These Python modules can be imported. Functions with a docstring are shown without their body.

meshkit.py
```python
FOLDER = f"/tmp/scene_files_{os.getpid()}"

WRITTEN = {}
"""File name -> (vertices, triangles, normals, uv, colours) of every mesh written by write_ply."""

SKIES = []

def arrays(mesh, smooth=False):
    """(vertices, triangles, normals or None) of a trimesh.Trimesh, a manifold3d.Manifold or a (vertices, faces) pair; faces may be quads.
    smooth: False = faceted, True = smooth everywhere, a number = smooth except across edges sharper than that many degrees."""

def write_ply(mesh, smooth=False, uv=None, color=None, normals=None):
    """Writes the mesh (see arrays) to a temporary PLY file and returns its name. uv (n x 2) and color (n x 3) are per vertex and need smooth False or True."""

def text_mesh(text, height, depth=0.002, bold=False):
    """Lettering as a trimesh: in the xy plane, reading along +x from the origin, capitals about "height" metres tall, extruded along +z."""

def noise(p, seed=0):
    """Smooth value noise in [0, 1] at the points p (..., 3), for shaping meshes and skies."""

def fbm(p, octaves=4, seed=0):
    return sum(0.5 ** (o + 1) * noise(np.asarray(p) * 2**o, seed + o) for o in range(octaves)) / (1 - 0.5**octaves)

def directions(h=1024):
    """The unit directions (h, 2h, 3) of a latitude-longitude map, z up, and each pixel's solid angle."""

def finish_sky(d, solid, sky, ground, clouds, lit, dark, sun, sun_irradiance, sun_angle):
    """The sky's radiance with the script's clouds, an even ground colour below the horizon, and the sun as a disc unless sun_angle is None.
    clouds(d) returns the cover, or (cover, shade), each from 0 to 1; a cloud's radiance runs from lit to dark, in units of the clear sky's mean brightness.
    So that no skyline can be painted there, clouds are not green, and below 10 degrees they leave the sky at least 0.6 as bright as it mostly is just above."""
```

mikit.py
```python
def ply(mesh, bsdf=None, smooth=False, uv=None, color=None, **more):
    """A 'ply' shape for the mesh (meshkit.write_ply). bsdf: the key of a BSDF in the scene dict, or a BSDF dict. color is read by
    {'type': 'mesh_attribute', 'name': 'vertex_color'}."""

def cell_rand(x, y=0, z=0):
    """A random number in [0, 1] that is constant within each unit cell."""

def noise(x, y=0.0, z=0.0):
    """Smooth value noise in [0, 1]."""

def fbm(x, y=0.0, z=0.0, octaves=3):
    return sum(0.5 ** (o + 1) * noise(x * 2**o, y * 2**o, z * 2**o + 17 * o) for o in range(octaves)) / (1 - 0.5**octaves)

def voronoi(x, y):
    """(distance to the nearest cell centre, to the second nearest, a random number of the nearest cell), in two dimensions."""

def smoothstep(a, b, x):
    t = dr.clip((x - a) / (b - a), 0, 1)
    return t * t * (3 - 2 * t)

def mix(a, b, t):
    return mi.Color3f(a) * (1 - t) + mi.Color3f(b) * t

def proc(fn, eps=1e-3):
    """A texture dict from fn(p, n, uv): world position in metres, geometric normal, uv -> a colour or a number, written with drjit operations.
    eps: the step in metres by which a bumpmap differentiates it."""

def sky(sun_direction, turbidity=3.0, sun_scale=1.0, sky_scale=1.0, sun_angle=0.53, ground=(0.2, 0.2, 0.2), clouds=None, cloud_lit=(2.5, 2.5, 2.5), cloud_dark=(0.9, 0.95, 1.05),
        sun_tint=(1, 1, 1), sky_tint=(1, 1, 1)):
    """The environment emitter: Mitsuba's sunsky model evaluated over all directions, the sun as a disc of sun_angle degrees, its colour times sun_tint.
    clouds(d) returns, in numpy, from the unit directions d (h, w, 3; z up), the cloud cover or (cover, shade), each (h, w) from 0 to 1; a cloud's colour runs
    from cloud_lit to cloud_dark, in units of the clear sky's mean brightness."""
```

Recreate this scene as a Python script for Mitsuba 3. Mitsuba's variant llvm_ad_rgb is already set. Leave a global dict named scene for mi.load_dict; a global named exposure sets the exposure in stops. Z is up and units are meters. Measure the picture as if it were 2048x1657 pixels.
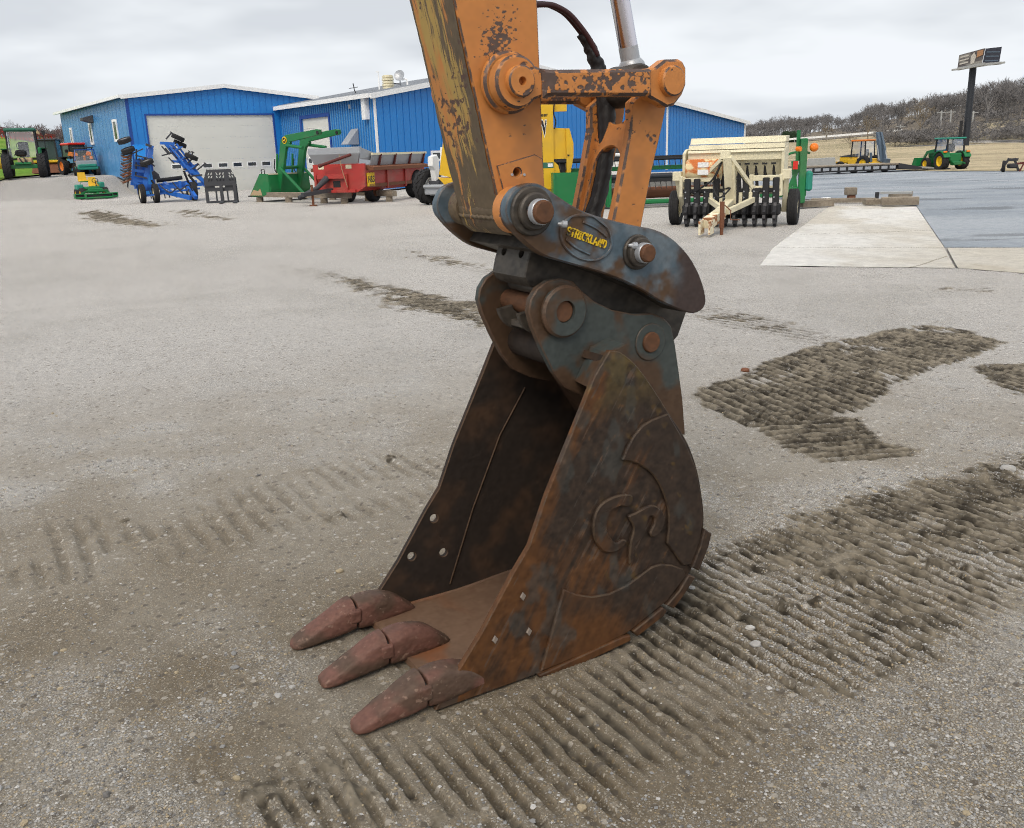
import math, random
import numpy as np, trimesh, mitsuba as mi, drjit as dr, mikit, meshkit
import mapbox_earcut
from shapely.geometry import Polygon, box as sbox
from shapely.ops import unary_union
random.seed(7); RNG = np.random.default_rng(11)
T = mi.ScalarTransform4f
scene, labels = {}, {}

# ---------------------------------------------------------------- camera, sky, exposure
CAM = {'fov': 58.3288, 'o': [0, 0, 1.65], 't': [0.0, 4.80836, 0.27898], 'u': [0.03434, 0.27404, 0.9611]}
scene['camera'] = {'type': 'perspective', 'fov': CAM['fov'], 'fov_axis': 'x', 'near_clip': 0.05, 'far_clip': 6000.0,
                   'to_world': T().look_at(origin=CAM['o'], target=CAM['t'], up=CAM['u'])}
def overcast(d):
    e = np.clip(d[..., 2], 0.015, 1)
    p = np.stack([d[..., 0] / (e + 0.10), d[..., 1] / (e + 0.10), np.zeros_like(e)], -1)
    big = meshkit.fbm(p * [0.42, 0.9, 1] + [3.1, 1.7, 0], 5, 3)
    fine = meshkit.fbm(d * [7.0, 7.0, 19.0] + [8.0, 2.0, 1.0], 5, 9)
    shade = np.clip((0.48 * big + 0.52 * fine - 0.42) * 4.6, 0, 1)
    return np.ones_like(e), shade
SUN = np.array([-0.22, -0.72, 0.76])
scene['sky'] = mikit.sky(SUN, turbidity=3, sun_scale=0.60, sun_angle=30, clouds=overcast,
                         cloud_lit=(3.55, 3.70, 3.84), cloud_dark=(2.70, 2.85, 3.03), sun_tint=(0.90, 0.97, 1.10))
exposure = 1.5

# ---------------------------------------------------------------- helpers
def K(name, parent=None):
    base = name if parent is None else parent + '__' + name
    k, i = base, 0
    while k in scene or k in USED:
        i += 1; k = f'{base}_{i:03d}'
    USED.add(k); return k
USED = set()
def thing(name, label, cat, group=None):
    k = K(name); labels[k] = {'label': label, 'category': cat}
    if group: labels[k]['group'] = group
    return k
def cat_(ms): return ms if not isinstance(ms, list) else trimesh.util.concatenate(ms)
def add(parent, name, ms, mat, smooth=False, label=None, stuff=False, fr=None, key=None):
    m = cat_(ms)
    if fr is not None: m = fr.m(m)
    k = key or K(name, parent)
    scene[k] = mikit.ply(m, mat, smooth=smooth)
    if label: labels.setdefault(k, {})['label'] = label
    if stuff: labels.setdefault(k, {})['kind'] = 'stuff'
    return k
def single(name, ms, mat, label, cat, group=None, smooth=False, fr=None):
    k = thing(name, label, cat, group); add(None, name, ms, mat, smooth, fr=fr, key=k); return k
def structure(name, ms, mat, smooth=False, label=None, **kw):
    k = K(name); scene[k] = mikit.ply(cat_(ms), mat, smooth=smooth, **kw)
    labels[k] = {'kind': 'structure', 'label': label or name.replace('_', ' ')}
    return k
class Fr:
    """local frame: x forward, y left, z up"""
    def __init__(s, o, ex, s_=1.0):
        ex = np.array([ex[0], ex[1], 0.0]); ex /= np.linalg.norm(ex)
        s.M = np.eye(4); s.M[:3, 0] = ex * s_; s.M[:3, 1] = np.array([-ex[1], ex[0], 0]) * s_; s.M[2, 2] = s_
        s.M[:3, 3] = o
    def m(s, mesh): mesh = mesh.copy(); mesh.apply_transform(s.M); return mesh
def face(o, yaw=0.0, s=1.0):
    """frame standing at o whose forward points at the origin of the yard, turned by yaw degrees"""
    a = math.atan2(-o[1], -o[0]) + math.radians(yaw)
    return Fr(np.array(o, float), (math.cos(a), math.sin(a)), s)
def box(x0, x1, y0, y1, z0, z1, ch=0.0):
    if ch > 0:
        P = []
        for x, sx in ((x0, 1), (x1, -1)):
            for y, sy in ((y0, 1), (y1, -1)):
                for z, sz in ((z0, 1), (z1, -1)):
                    P += [(x + sx * ch, y + sy * ch, z), (x + sx * ch, y, z + sz * ch), (x, y + sy * ch, z + sz * ch)]
        return trimesh.Trimesh(np.array(P), process=False).convex_hull if False else trimesh.convex.convex_hull(np.array(P))
    b = trimesh.creation.box((abs(x1 - x0), abs(y1 - y0), abs(z1 - z0)))
    b.apply_translation(((x0 + x1) / 2, (y0 + y1) / 2, (z0 + z1) / 2)); return b
def hull(pts): return trimesh.convex.convex_hull(np.array(pts, float))
def basis(d):
    d = np.asarray(d, float); d = d / np.linalg.norm(d)
    a = np.cross(d, (0, 0, 1.0) if abs(d[2]) < 0.95 else (1.0, 0, 0)); a /= np.linalg.norm(a)
    return d, a, np.cross(d, a)
def bar(p0, p1, w, h, w1=None, h1=None):
    """rectangular bar: w across (level), h up"""
    p0, p1 = np.array(p0, float), np.array(p1, float); d, a, b = basis(p1 - p0)
    w1, h1 = w1 or w, h1 or h
    return hull([p + sa * a * ww / 2 + sb * b * hh / 2 for p, ww, hh in ((p0, w, h), (p1, w1, h1)) for sa in (-1, 1) for sb in (-1, 1)])
def tube(pts, r, n=8, cap=True):
    pts = np.array(pts, float); r = np.broadcast_to(r, (len(pts),)); V = []; F = []
    t = np.gradient(pts, axis=0); _, a, b = basis(t[0])
    for i, p in enumerate(pts):
        d = t[i] / np.linalg.norm(t[i]); a = a - d * (a @ d); a /= np.linalg.norm(a); b = np.cross(d, a)
        for k in range(n):
            c = 2 * math.pi * k / n; V.append(p + r[i] * (math.cos(c) * a + math.sin(c) * b))
    for i in range(len(pts) - 1):
        for k in range(n):
            A, B, C_, D = i * n + k, i * n + (k + 1) % n, (i + 1) * n + (k + 1) % n, (i + 1) * n + k
            F += [(A, B, C_), (A, C_, D)]
    if cap:
        V += [pts[0], pts[-1]]; q = len(V) - 2; L = (len(pts) - 1) * n
        for k in range(n): F += [(q, (k + 1) % n, k), (q + 1, L + k, L + (k + 1) % n)]
    return trimesh.Trimesh(V, F, process=False)
def cyl(p0, p1, r, n=20): return tube([p0, p1], r, n)
def revolve(prof, c, axis, n=24):
    """profile of (along, radius) about the axis through c"""
    d, a, b = basis(axis); c = np.array(c, float); V = []; F = []; m = len(prof)
    for k in range(n):
        w = 2 * math.pi * k / n; e = math.cos(w) * a + math.sin(w) * b
        for u, r in prof: V.append(c + d * u + e * r)
    for k in range(n):
        for i in range(m - 1):
            A, B, C_, D = k * m + i, k * m + i + 1, ((k + 1) % n) * m + i + 1, ((k + 1) % n) * m + i
            F += [(A, B, C_), (A, C_, D)]
    return trimesh.Trimesh(V, F, process=False)
def ring(c, axis, r0, r1, u0, u1, ch=0.006, n=36):
    ch = min(ch, abs(u1 - u0) * .4)
    pr = [(u0, r0), (u0, r1 - ch), (u0 + ch, r1), (u1 - ch, r1), (u1, r1 - ch), (u1, r0)]
    if r0 > 0: pr.append((u0, r0))
    return revolve(pr, c, axis, n)
def tess(poly):
    """triangles of a shapely polygon: (verts, faces)"""
    rings = [np.array(poly.exterior.coords)[:-1]] + [np.array(i.coords)[:-1] for i in poly.interiors]
    v = np.vstack(rings); f = mapbox_earcut.triangulate_float64(v, np.cumsum([len(r) for r in rings]).astype(np.uint32)).reshape(-1, 3)
    return rings, v, f
def prism(pts, t0, t1, bev=0.0, holes=(), f=None):
    """polygon in (s, z) pushed from t0 to t1 (local y); bevelled rim; f maps (u, v, t) to a point"""
    poly = pts if hasattr(pts, 'exterior') else Polygon(pts, holes)
    if not poly.is_valid: poly = poly.buffer(0)
    if hasattr(poly, 'geoms'): poly = max(poly.geoms, key=lambda g: g.area)
    poly = __import__('shapely').geometry.polygon.orient(poly, 1.0)
    rings, v, tri = tess(poly); inset = []
    for r in rings:
        e = np.roll(r, -1, 0) - r; e /= np.linalg.norm(e, axis=1, keepdims=True) + 1e-12
        nl = np.stack([-e[:, 1], e[:, 0]], 1); m = nl + np.roll(nl, 1, 0)
        m /= np.maximum((m * nl).sum(1, keepdims=True), 0.35); inset.append(r + m * bev)
    vi = np.vstack(inset)
    lay = [(v if not bev else vi, t0)] + ([(v, t0 + bev), (v, t1 - bev)] if bev else []) + [(v if not bev else vi, t1)]
    V = np.vstack([np.column_stack([q[:, 0], np.full(len(q), t), q[:, 1]]) for q, t in lay]); n = len(v); F = []
    F += [tuple(x) for x in tri] + [tuple(x[::-1] + n * (len(lay) - 1)) for x in tri]
    for k in range(len(lay) - 1):
        o = 0
        for r in rings:
            m = len(r); i = np.arange(m); j = (i + 1) % m
            A, B, C_, D = o + i + k * n, o + j + k * n, o + j + (k + 1) * n, o + i + (k + 1) * n
            F += list(zip(A, C_, B)) + list(zip(A, D, C_)); o += m
    me = trimesh.Trimesh(V, np.array(F), process=False)
    if t1 < t0: me.invert()
    if f is not None: me = trimesh.Trimesh(np.array([f(*q) for q in me.vertices]), me.faces, process=False)
    return me
def spl(pts, n=6, closed=False):
    p = np.array(pts, float); N = len(p); out = []
    for i in range(N if closed else N - 1):
        g = lambda k: p[k % N] if closed else p[min(max(k, 0), N - 1)]
        a, b, c, d = g(i - 1), g(i), g(i + 1), g(i + 2)
        for k in range(n):
            t = k / n
            out.append(0.5 * (2 * b + (c - a) * t + (2 * a - 5 * b + 4 * c - d) * t * t + (3 * b - a - 3 * c + d) * t ** 3))
    if not closed: out.append(p[-1])
    return [tuple(q) for q in out]
def circ(cx, cz, r, n=24, a0=0, a1=360): return [(cx + r * math.cos(math.radians(a0 + (a1 - a0) * k / n)), cz + r * math.sin(math.radians(a0 + (a1 - a0) * k / n))) for k in range(n + (a1 - a0 != 360))]
def rough(m, amp, freq, seed=0):
    """dents and waviness along the vertex normals of a subdivided mesh"""
    m = trimesh.Trimesh(m.vertices, m.faces, process=True)
    d = meshkit.fbm(np.array(m.vertices) * freq, 3, seed) - 0.5
    m.vertices = m.vertices + m.vertex_normals * d[:, None] * amp * 2; return m
def tyre(c, axis, R, w, rim, lugs=0, n=28):
    """(rubber, rim) of one wheel; lugs: number of bar lugs per side, 0 = ribbed"""
    h = w / 2; s = (R - rim)
    if lugs:
        Rc = R * 0.94
        pr = [(-h * .72, rim), (-h * .95, rim + s * .35), (-h, rim + s * .6), (-h * .9, Rc - .02 * R), (-h * .7, Rc), (h * .7, Rc), (h * .9, Rc - .02 * R), (h, rim + s * .6), (h * .95, rim + s * .35), (h * .72, rim)]
    else:
        pr = [(-h * .72, rim), (-h * .95, rim + s * .3), (-h, rim + s * .55), (-h * .88, R * .95), (-h * .72, R * .985)]
        for q in (-.36, 0.0, .36): pr += [(h * (q - .13), R * .995), (h * (q - .07), R * .965), (h * (q + .07), R * .965), (h * (q + .13), R * .995)]
        pr += [(h * .72, R * .985), (h * .88, R * .95), (h, rim + s * .55), (h * .95, rim + s * .3), (h * .72, rim)]
    rub = [revolve(pr, c, axis, n)]
    d, a, b = basis(axis); c = np.array(c, float)
    for sd in (-1, 1):
        for k in range(lugs):
            P = []
            for u, dw in ((0.02, 0.0), (0.98, -0.75 * 2 * math.pi / max(lugs, 1))):
                for rr in (R * .90 if u < .5 else R * .86, R if u < .5 else R * .965):
                    for dd in (-.13, .13):
                        w_ = 2 * math.pi * (k + (0.5 if sd > 0 else 0)) / lugs + dw + dd * 2 * math.pi / lugs
                        P.append(c + d * sd * h * u + rr * (math.cos(w_) * a + math.sin(w_) * b))
            rub.append(hull(P))
    o = .12 * w
    rm = revolve([(-h * .7, rim * 1.02), (-h * .62, rim * .9), (-o, rim * .8), (-o * 1.1, rim * .25), (-o * 1.6, rim * .2), (-o * 1.6, 0.001)], c, axis, n)
    rm2 = revolve([(h * .7, rim * 1.02), (h * .62, rim * .9), (o, rim * .8), (o * 1.1, rim * .25), (o * 1.6, rim * .2), (o * 1.6, 0.001)], c, axis, n)
    rm2.invert()
    return cat_(rub), cat_([rm, rm2])
def wheel(p, fr, c, axis, R, w, rim, rub='rubber', rimm='rim_cream', lugs=0, name='wheel'):
    a, b = tyre(c, axis, R, w, rim, lugs)
    k = K(name, p)
    add(k, 'tyre', a, rub, 35, fr=fr); add(k, 'rim', b, rimm, 35, fr=fr)
    return k

# ---------------------------------------------------------------- materials
def solid(name, rgb, rough=0.55, metal=0.0, spec=0.4, coat=0.0):
    d = {'type': 'principled', 'base_color': {'type': 'rgb', 'value': list(rgb)}, 'roughness': rough, 'metallic': metal, 'specular': spec}
    if coat: d['clearcoat'] = coat
    scene[name] = {'type': 'twosided', 'bsdf': d}
def painted(name, fn, rough=0.6, metal=0.0, spec=0.35, bump=None, bs=0.002):
    d = {'type': 'principled', 'base_color': mikit.proc(fn), 'roughness': rough, 'metallic': metal, 'specular': spec}
    if bump is not None: d = {'type': 'bumpmap', 'arbitrary': mikit.proc(bump, eps=2e-3), 'scale': bs, 'bsdf': d}
    scene[name] = {'type': 'twosided', 'bsdf': d}
N, FB, SS, MX = mikit.noise, mikit.fbm, mikit.smoothstep, mikit.mix
def grime(rgb, dirt=(0.20, 0.16, 0.11), amt=0.35, f=3.0, spread=0.10):
    def fn(p, n, uv):
        k = FB(p.x * f, p.y * f, p.z * f, 3)
        c = mi.Color3f(*rgb) * (1 - spread + 2 * spread * N(p.x * 0.9, p.y * 0.9, p.z * 1.3))
        return MX(c, mi.Color3f(*dirt), SS(0.48, 0.85, k) * amt)
    return fn
for nm, rgb, amt, f in (('green', (0.008, 0.155, 0.045), .22, 1.7), ('yellow', (0.66, 0.40, 0.015), .2, 1.5), ('red', (0.38, 0.034, 0.028), .34, 1.4),
                        ('cream', (0.66, 0.61, 0.44), .28, 2.5), ('implement_blue', (0.018, 0.13, 0.52), .22, 2.0)):
    painted(nm, grime(rgb, amt=amt, f=f), 0.42, spec=0.5)
solid('rubber', (0.022, 0.022, 0.024), 0.85); solid('black', (0.016, 0.016, 0.018), 0.5); solid('dark_steel', (0.045, 0.045, 0.05), 0.5, 0.3)
solid('charcoal', (0.05, 0.052, 0.06), 0.5); solid('white_paint', (0.72, 0.73, 0.74), 0.45); solid('grey_metal', (0.38, 0.40, 0.43), 0.42, 0.4)
solid('rim_cream', (0.62, 0.56, 0.40), 0.5); solid('rim_yellow', (0.70, 0.44, 0.01), 0.45); solid('rim_grey', (0.25, 0.25, 0.26), 0.5)
solid('orange_paint', (0.62, 0.17, 0.02), 0.45); solid('lamp_orange', (0.80, 0.20, 0.02), 0.3); solid('lamp_red', (0.6, 0.03, 0.02), 0.3)
solid('rust_brown', (0.16, 0.065, 0.035), 0.8); solid('maroon', (0.11, 0.025, 0.022), 0.6); solid('hose_maroon', (0.045, 0.016, 0.018), 0.5); solid('tan', (0.42, 0.31, 0.19), 0.8)
solid('sign_yellow', (0.80, 0.52, 0.01), 0.5); solid('blue_grey_steel', (0.10, 0.14, 0.19), 0.4, 0.3); solid('trim_white', (0.78, 0.79, 0.80), 0.4)
solid('trim_blue', (0.012, 0.06, 0.28), 0.45); solid('window_dark', (0.03, 0.035, 0.04), 0.12, spec=0.8); solid('pole_black', (0.022, 0.026, 0.035), 0.5)
solid('blank_grey', (0.32, 0.33, 0.33), 0.6); solid('teal_green', (0.02, 0.22, 0.16), 0.45); solid('bolt_head', (0.20, 0.165, 0.14), 0.6); solid('sill_green', (0.03, 0.13, 0.09), 0.5)
scene['cab_glass'] = {'type': 'principled', 'base_color': {'type': 'rgb', 'value': [0.035, 0.06, 0.055]}, 'roughness': 0.12, 'specular': 0.45}
scene['cab_glass'] = {'type': 'twosided', 'bsdf': scene['cab_glass']}
scene['clear_glass'] = {'type': 'thindielectric'}
scene['chrome'] = {'type': 'twosided', 'bsdf': {'type': 'roughconductor', 'material': 'Cr', 'alpha': 0.07}}
def siding(base, dark):
    def fn(p, n, uv):
        k = FB(p.x * 0.5, p.y * 0.5, p.z * 0.18, 3); s = N((p.x + p.y) * 3.0, (p.x - p.y) * 3.0, p.z * 0.25)
        return MX(mi.Color3f(*base), mi.Color3f(*dark), SS(0.3, 0.8, k) * 0.45 + 0.25 * s)
    return fn
painted('siding_blue', siding((0.014, 0.198, 0.57), (0.010, 0.160, 0.49)), 0.40, spec=0.5)
painted('siding_faded', siding((0.075, 0.24, 0.47), (0.035, 0.17, 0.42)), 0.42, spec=0.5)
def door_fn(p, n, uv): return mi.Color3f(0.64, 0.645, 0.61) * (0.94 + 0.10 * FB(p.x * 0.8, p.y * 0.8, p.z * 2.0, 3)) * (1 - 0.12 * SS(0.8, 0.0, p.z) * N(p.x * 4, p.y * 4, p.z * 2))
painted('door_beige', door_fn, 0.5)
def wood_fn(p, n, uv):
    g = FB(p.x * 2.0 + p.y * 2.0, p.z * 28.0, (p.x - p.y) * 20.0, 3)
    return MX(mi.Color3f(0.30, 0.26, 0.21), mi.Color3f(0.13, 0.105, 0.08), g) * (0.7 + 0.6 * N(p.x * 3, p.y * 3, p.z * 9))
painted('old_wood', wood_fn, 0.9)
CRACKS = [a + b for a, b in zip([(5.0942, 11.9062), (5.4624, 17.2558), (4.4635, 15.097)], [(6.3386, 13.2374), (7.9171, 17.134), (6.8018, 14.2964)])]
def conc_fn(p, n, uv):
    k = FB(p.x * 0.7, p.y * 0.35, 0.3, 4); f = FB(p.x * 9, p.y * 9, 1.0, 3)
    c = MX(mi.Color3f(0.45, 0.445, 0.43), mi.Color3f(0.355, 0.335, 0.295), SS(0.38, 0.72, k))
    for x0, y0, x1, y1 in CRACKS:
        ex, ey = x1 - x0, y1 - y0; L_ = math.hypot(ex, ey); w_ = 0.06 * (N(p.x * 3, p.y * 3, 1) - .5); dl = dr.abs(((p.x - x0) * ey - (p.y - y0) * ex) / L_ + w_); al = ((p.x - x0) * ex + (p.y - y0) * ey) / (L_ * L_)
        c = MX(c, mi.Color3f(0.16, 0.145, 0.12), SS(0.030, 0.008, dl) * SS(-.02, 0.0, al) * SS(1.02, 1.0, al) * .8)
    c = MX(c, mi.Color3f(0.30, 0.265, 0.205), SS(.56, .70, FB(p.x * .9 + 4, p.y * .5, 3, 4)) * .5)
    return c * (0.80 + 0.34 * f) * (0.94 + 0.12 * N(p.x * 40, p.y * 40, 0))
painted('concrete', conc_fn, 0.85)
def asph_fn(p, n, uv):
    k = FB(p.x * 0.25 + p.y * 0.12, p.y * 0.8, 2.0, 4); f = FB(p.x * 14, p.y * 14, 0, 2)
    return MX(mi.Color3f(0.172, 0.195, 0.225), mi.Color3f(0.24, 0.262, 0.29), SS(0.25, 0.8, k)) * (0.85 + 0.3 * f) * (1 - .35 * SS(.62, .72, FB(p.x * .35 + 9, p.y * 1.1, 4, 4)))
painted('asphalt', asph_fn, 0.8)
def field_fn(p, n, uv):
    k = FB(p.x * 0.12, p.y * 0.5, 0, 4); f = FB(p.x * 2, p.y * 4, 0, 3)
    return MX(mi.Color3f(0.29, 0.245, 0.17), mi.Color3f(0.20, 0.175, 0.115), SS(0.3, 0.75, k)) * (0.75 + 0.5 * f)
painted('dry_grass', field_fn, 0.95, spec=0.1)
def lawn_fn(p, n, uv):
    k = FB(p.x * 0.15, p.y * 0.15, 0, 4); f = FB(p.x * 3, p.y * 3, 0, 3)
    return MX(mi.Color3f(0.085, 0.165, 0.022), mi.Color3f(0.145, 0.20, 0.045), SS(0.3, 0.75, k)) * (0.7 + 0.6 * f)
painted('lawn', lawn_fn, 0.95, spec=0.1)
def hill_fn(p, n, uv):
    k = FB(p.x * 0.05, p.y * 0.05, p.z * 0.1, 4)
    return MX(mi.Color3f(0.095, 0.085, 0.075), mi.Color3f(0.14, 0.122, 0.098), k)
painted('wood_floor', hill_fn, 0.95, spec=0.1)
solid('bark', (0.19, 0.183, 0.18), 0.95, spec=0.1); solid('twig', (0.185, 0.178, 0.178), 0.95, spec=0.1); solid('twig_red', (0.15, 0.105, 0.105), 0.95, spec=0.1)
solid('twig_tan', (0.21, 0.175, 0.13), 0.95, spec=0.1); solid('evergreen', (0.022, 0.035, 0.02), 0.95, spec=0.1)

# the bucket's frame: s along the bucket (towards its back), t across (away from the camera), z up
A0, L0, G0 = np.array([0.865881, 0.500249, 0.0]), np.array([-0.500249, 0.865881, 0.0]), np.array([0.05422, 2.6589, 0.0])
BF = Fr(G0, A0)
def loc(p):
    dx, dy = p.x - float(G0[0]), p.y - float(G0[1])
    return dx * float(A0[0]) + dy * float(A0[1]), dx * float(L0[0]) + dy * float(L0[1]), p.z
def nlat(n): return dr.abs(n.x * float(L0[0]) + n.y * float(L0[1]))
def rust_fn(p, n, uv):
    s, t, z = loc(p)
    k = FB(s * 5.0, z * 5.0, t * 5.0, 4); f = FB(s * 42, z * 42, t * 42, 3); g = FB(s * 16 + 9, z * 9, t * 12, 3)
    dark = MX(mi.Color3f(0.040, 0.027, 0.021), mi.Color3f(0.066, 0.042, 0.028), f)
    edge = SS(0.22, 0.02, dr.abs(s - (-0.39 + 0.625 * z)))             # along the mouth: brighter rust
    low = SS(0.40, 0.02, z)
    scr = FB((s * .55 + z * .83) * 9.0, (s * .83 - z * .55) * 75.0, t * 30, 4)
    c = MX(dark, mi.Color3f(0.165, 0.066, 0.020), SS(0.50, 0.78, 0.75 * k + 0.25 * scr + 0.36 * edge + 0.22 * low - .03) * 0.88)
    c = MX(c, mi.Color3f(0.21, 0.085, 0.022), SS(0.62, 0.74, 0.6 * scr + 0.4 * f + 0.08 * edge - 0.02) * 0.5)
    c = MX(c, mi.Color3f(0.072, 0.078, 0.074), SS(0.55, 0.68, g + 0.10 * SS(0.45, 0.05, dr.abs(s + 0.02 - 0.55 * (z - 0.3))) - 0.10) * 0.55)
    c = MX(c, mi.Color3f(0.16, 0.095, 0.022), SS(0.66, 0.86, FB(s * 30 + z * 9, z * 24, t * 20, 3)) * SS(0.1, 0.6, s) * 0.7)
    bev = SS(.25, .45, nlat(n)) * SS(.985, .93, nlat(n))
    c = MX(c, mi.Color3f(0.15, 0.105, 0.035), SS(0.80, 0.98, z) * SS(.36, .60, FB(s * 16, z * 16, t * 16, 4)) * .65)
    c = MX(c, mi.Color3f(0.115, 0.075, 0.045), bev * SS(.35, .6, FB(s * 25, z * 25, t * 25, 3)) * 0.7)
    c = MX(c, mi.Color3f(0.12, 0.11, 0.10), SS(0.70, 0.76, scr) * 0.45)
    return c * (0.34 + 0.52 * f)
painted('bucket_rust', rust_fn, 0.62, 0.1, 0.35, bump=lambda p, n, uv: FB(p.x * 70, p.y * 70, p.z * 70, 3), bs=0.0022)
def inner_shade_fn(p, n, uv):  # soil-stained rust, darkened further: shade inside the bucket put into the colour
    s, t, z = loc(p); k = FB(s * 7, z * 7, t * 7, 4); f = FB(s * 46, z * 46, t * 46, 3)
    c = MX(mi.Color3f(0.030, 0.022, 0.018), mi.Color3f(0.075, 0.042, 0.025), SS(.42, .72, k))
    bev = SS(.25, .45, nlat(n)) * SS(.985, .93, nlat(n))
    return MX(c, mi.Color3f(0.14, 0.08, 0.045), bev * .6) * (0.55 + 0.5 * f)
painted('bucket_inner_shade', inner_shade_fn, 0.7, 0.05, 0.3, bump=lambda p, n, uv: FB(p.x * 60, p.y * 60, p.z * 60, 3), bs=0.0025)
def rust_floor_fn(p, n, uv):
    s, t, z = loc(p); k = FB(s * 6, t * 6, z * 6, 4); f = FB(s * 50, t * 50, z * 50, 3)
    c = MX(mi.Color3f(0.120, 0.068, 0.044), mi.Color3f(0.18, 0.115, 0.076), f)
    c = MX(c, mi.Color3f(0.20, 0.078, 0.034), SS(0.44, 0.62, FB(s * 8, t * 7 + 4, 0.3, 3)) * SS(0.02, -0.16, s) * 0.85)
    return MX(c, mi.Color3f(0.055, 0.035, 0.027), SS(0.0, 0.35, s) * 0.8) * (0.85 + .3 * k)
painted('bucket_floor', rust_floor_fn, 0.6, 0.1, 0.35, bump=lambda p, n, uv: FB(p.x * 60, p.y * 60, p.z * 60, 3), bs=0.002)
def tooth_fn(p, n, uv):
    s, t, z = loc(p); k = FB(s * 11, t * 11, z * 11, 3); f = FB(s * 90, t * 90, z * 90, 2)
    return MX(MX(mi.Color3f(0.148, 0.070, 0.053), mi.Color3f(0.090, 0.056, 0.040), SS(0.38, 0.66, k)), mi.Color3f(0.30, 0.20, 0.15), SS(.66, .78, FB(s * 60, t * 60, z * 60, 3)) * .5) * (0.70 + 0.5 * f)
painted('tooth_rust', tooth_fn, 0.62, 0.1, 0.35, bump=lambda p, n, uv: FB(p.x * 60, p.y * 60, p.z * 60, 4), bs=0.0045)
def ear_fn(p, n, uv):
    s, t, z = loc(p); k = FB(s * 9, z * 9, t * 9, 4); f = FB(s * 60, z * 60, t * 60, 3)
    c = MX(mi.Color3f(0.060, 0.072, 0.070), mi.Color3f(0.085, 0.050, 0.030), SS(0.46, 0.64, k + 0.12 * SS(1.05, 0.85, z) + 0.10 * SS(.30, .16, s)))
    bev = SS(.25, .45, nlat(n)) * SS(.985, .93, nlat(n))
    c = MX(c, mi.Color3f(0.12, 0.07, 0.045), bev * 0.6)
    return c * (0.66 + 0.36 * f)
painted('ear_steel', ear_fn, 0.58, 0.15, 0.35, bump=lambda p, n, uv: FB(p.x * 80, p.y * 80, p.z * 80, 3), bs=0.002)
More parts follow.
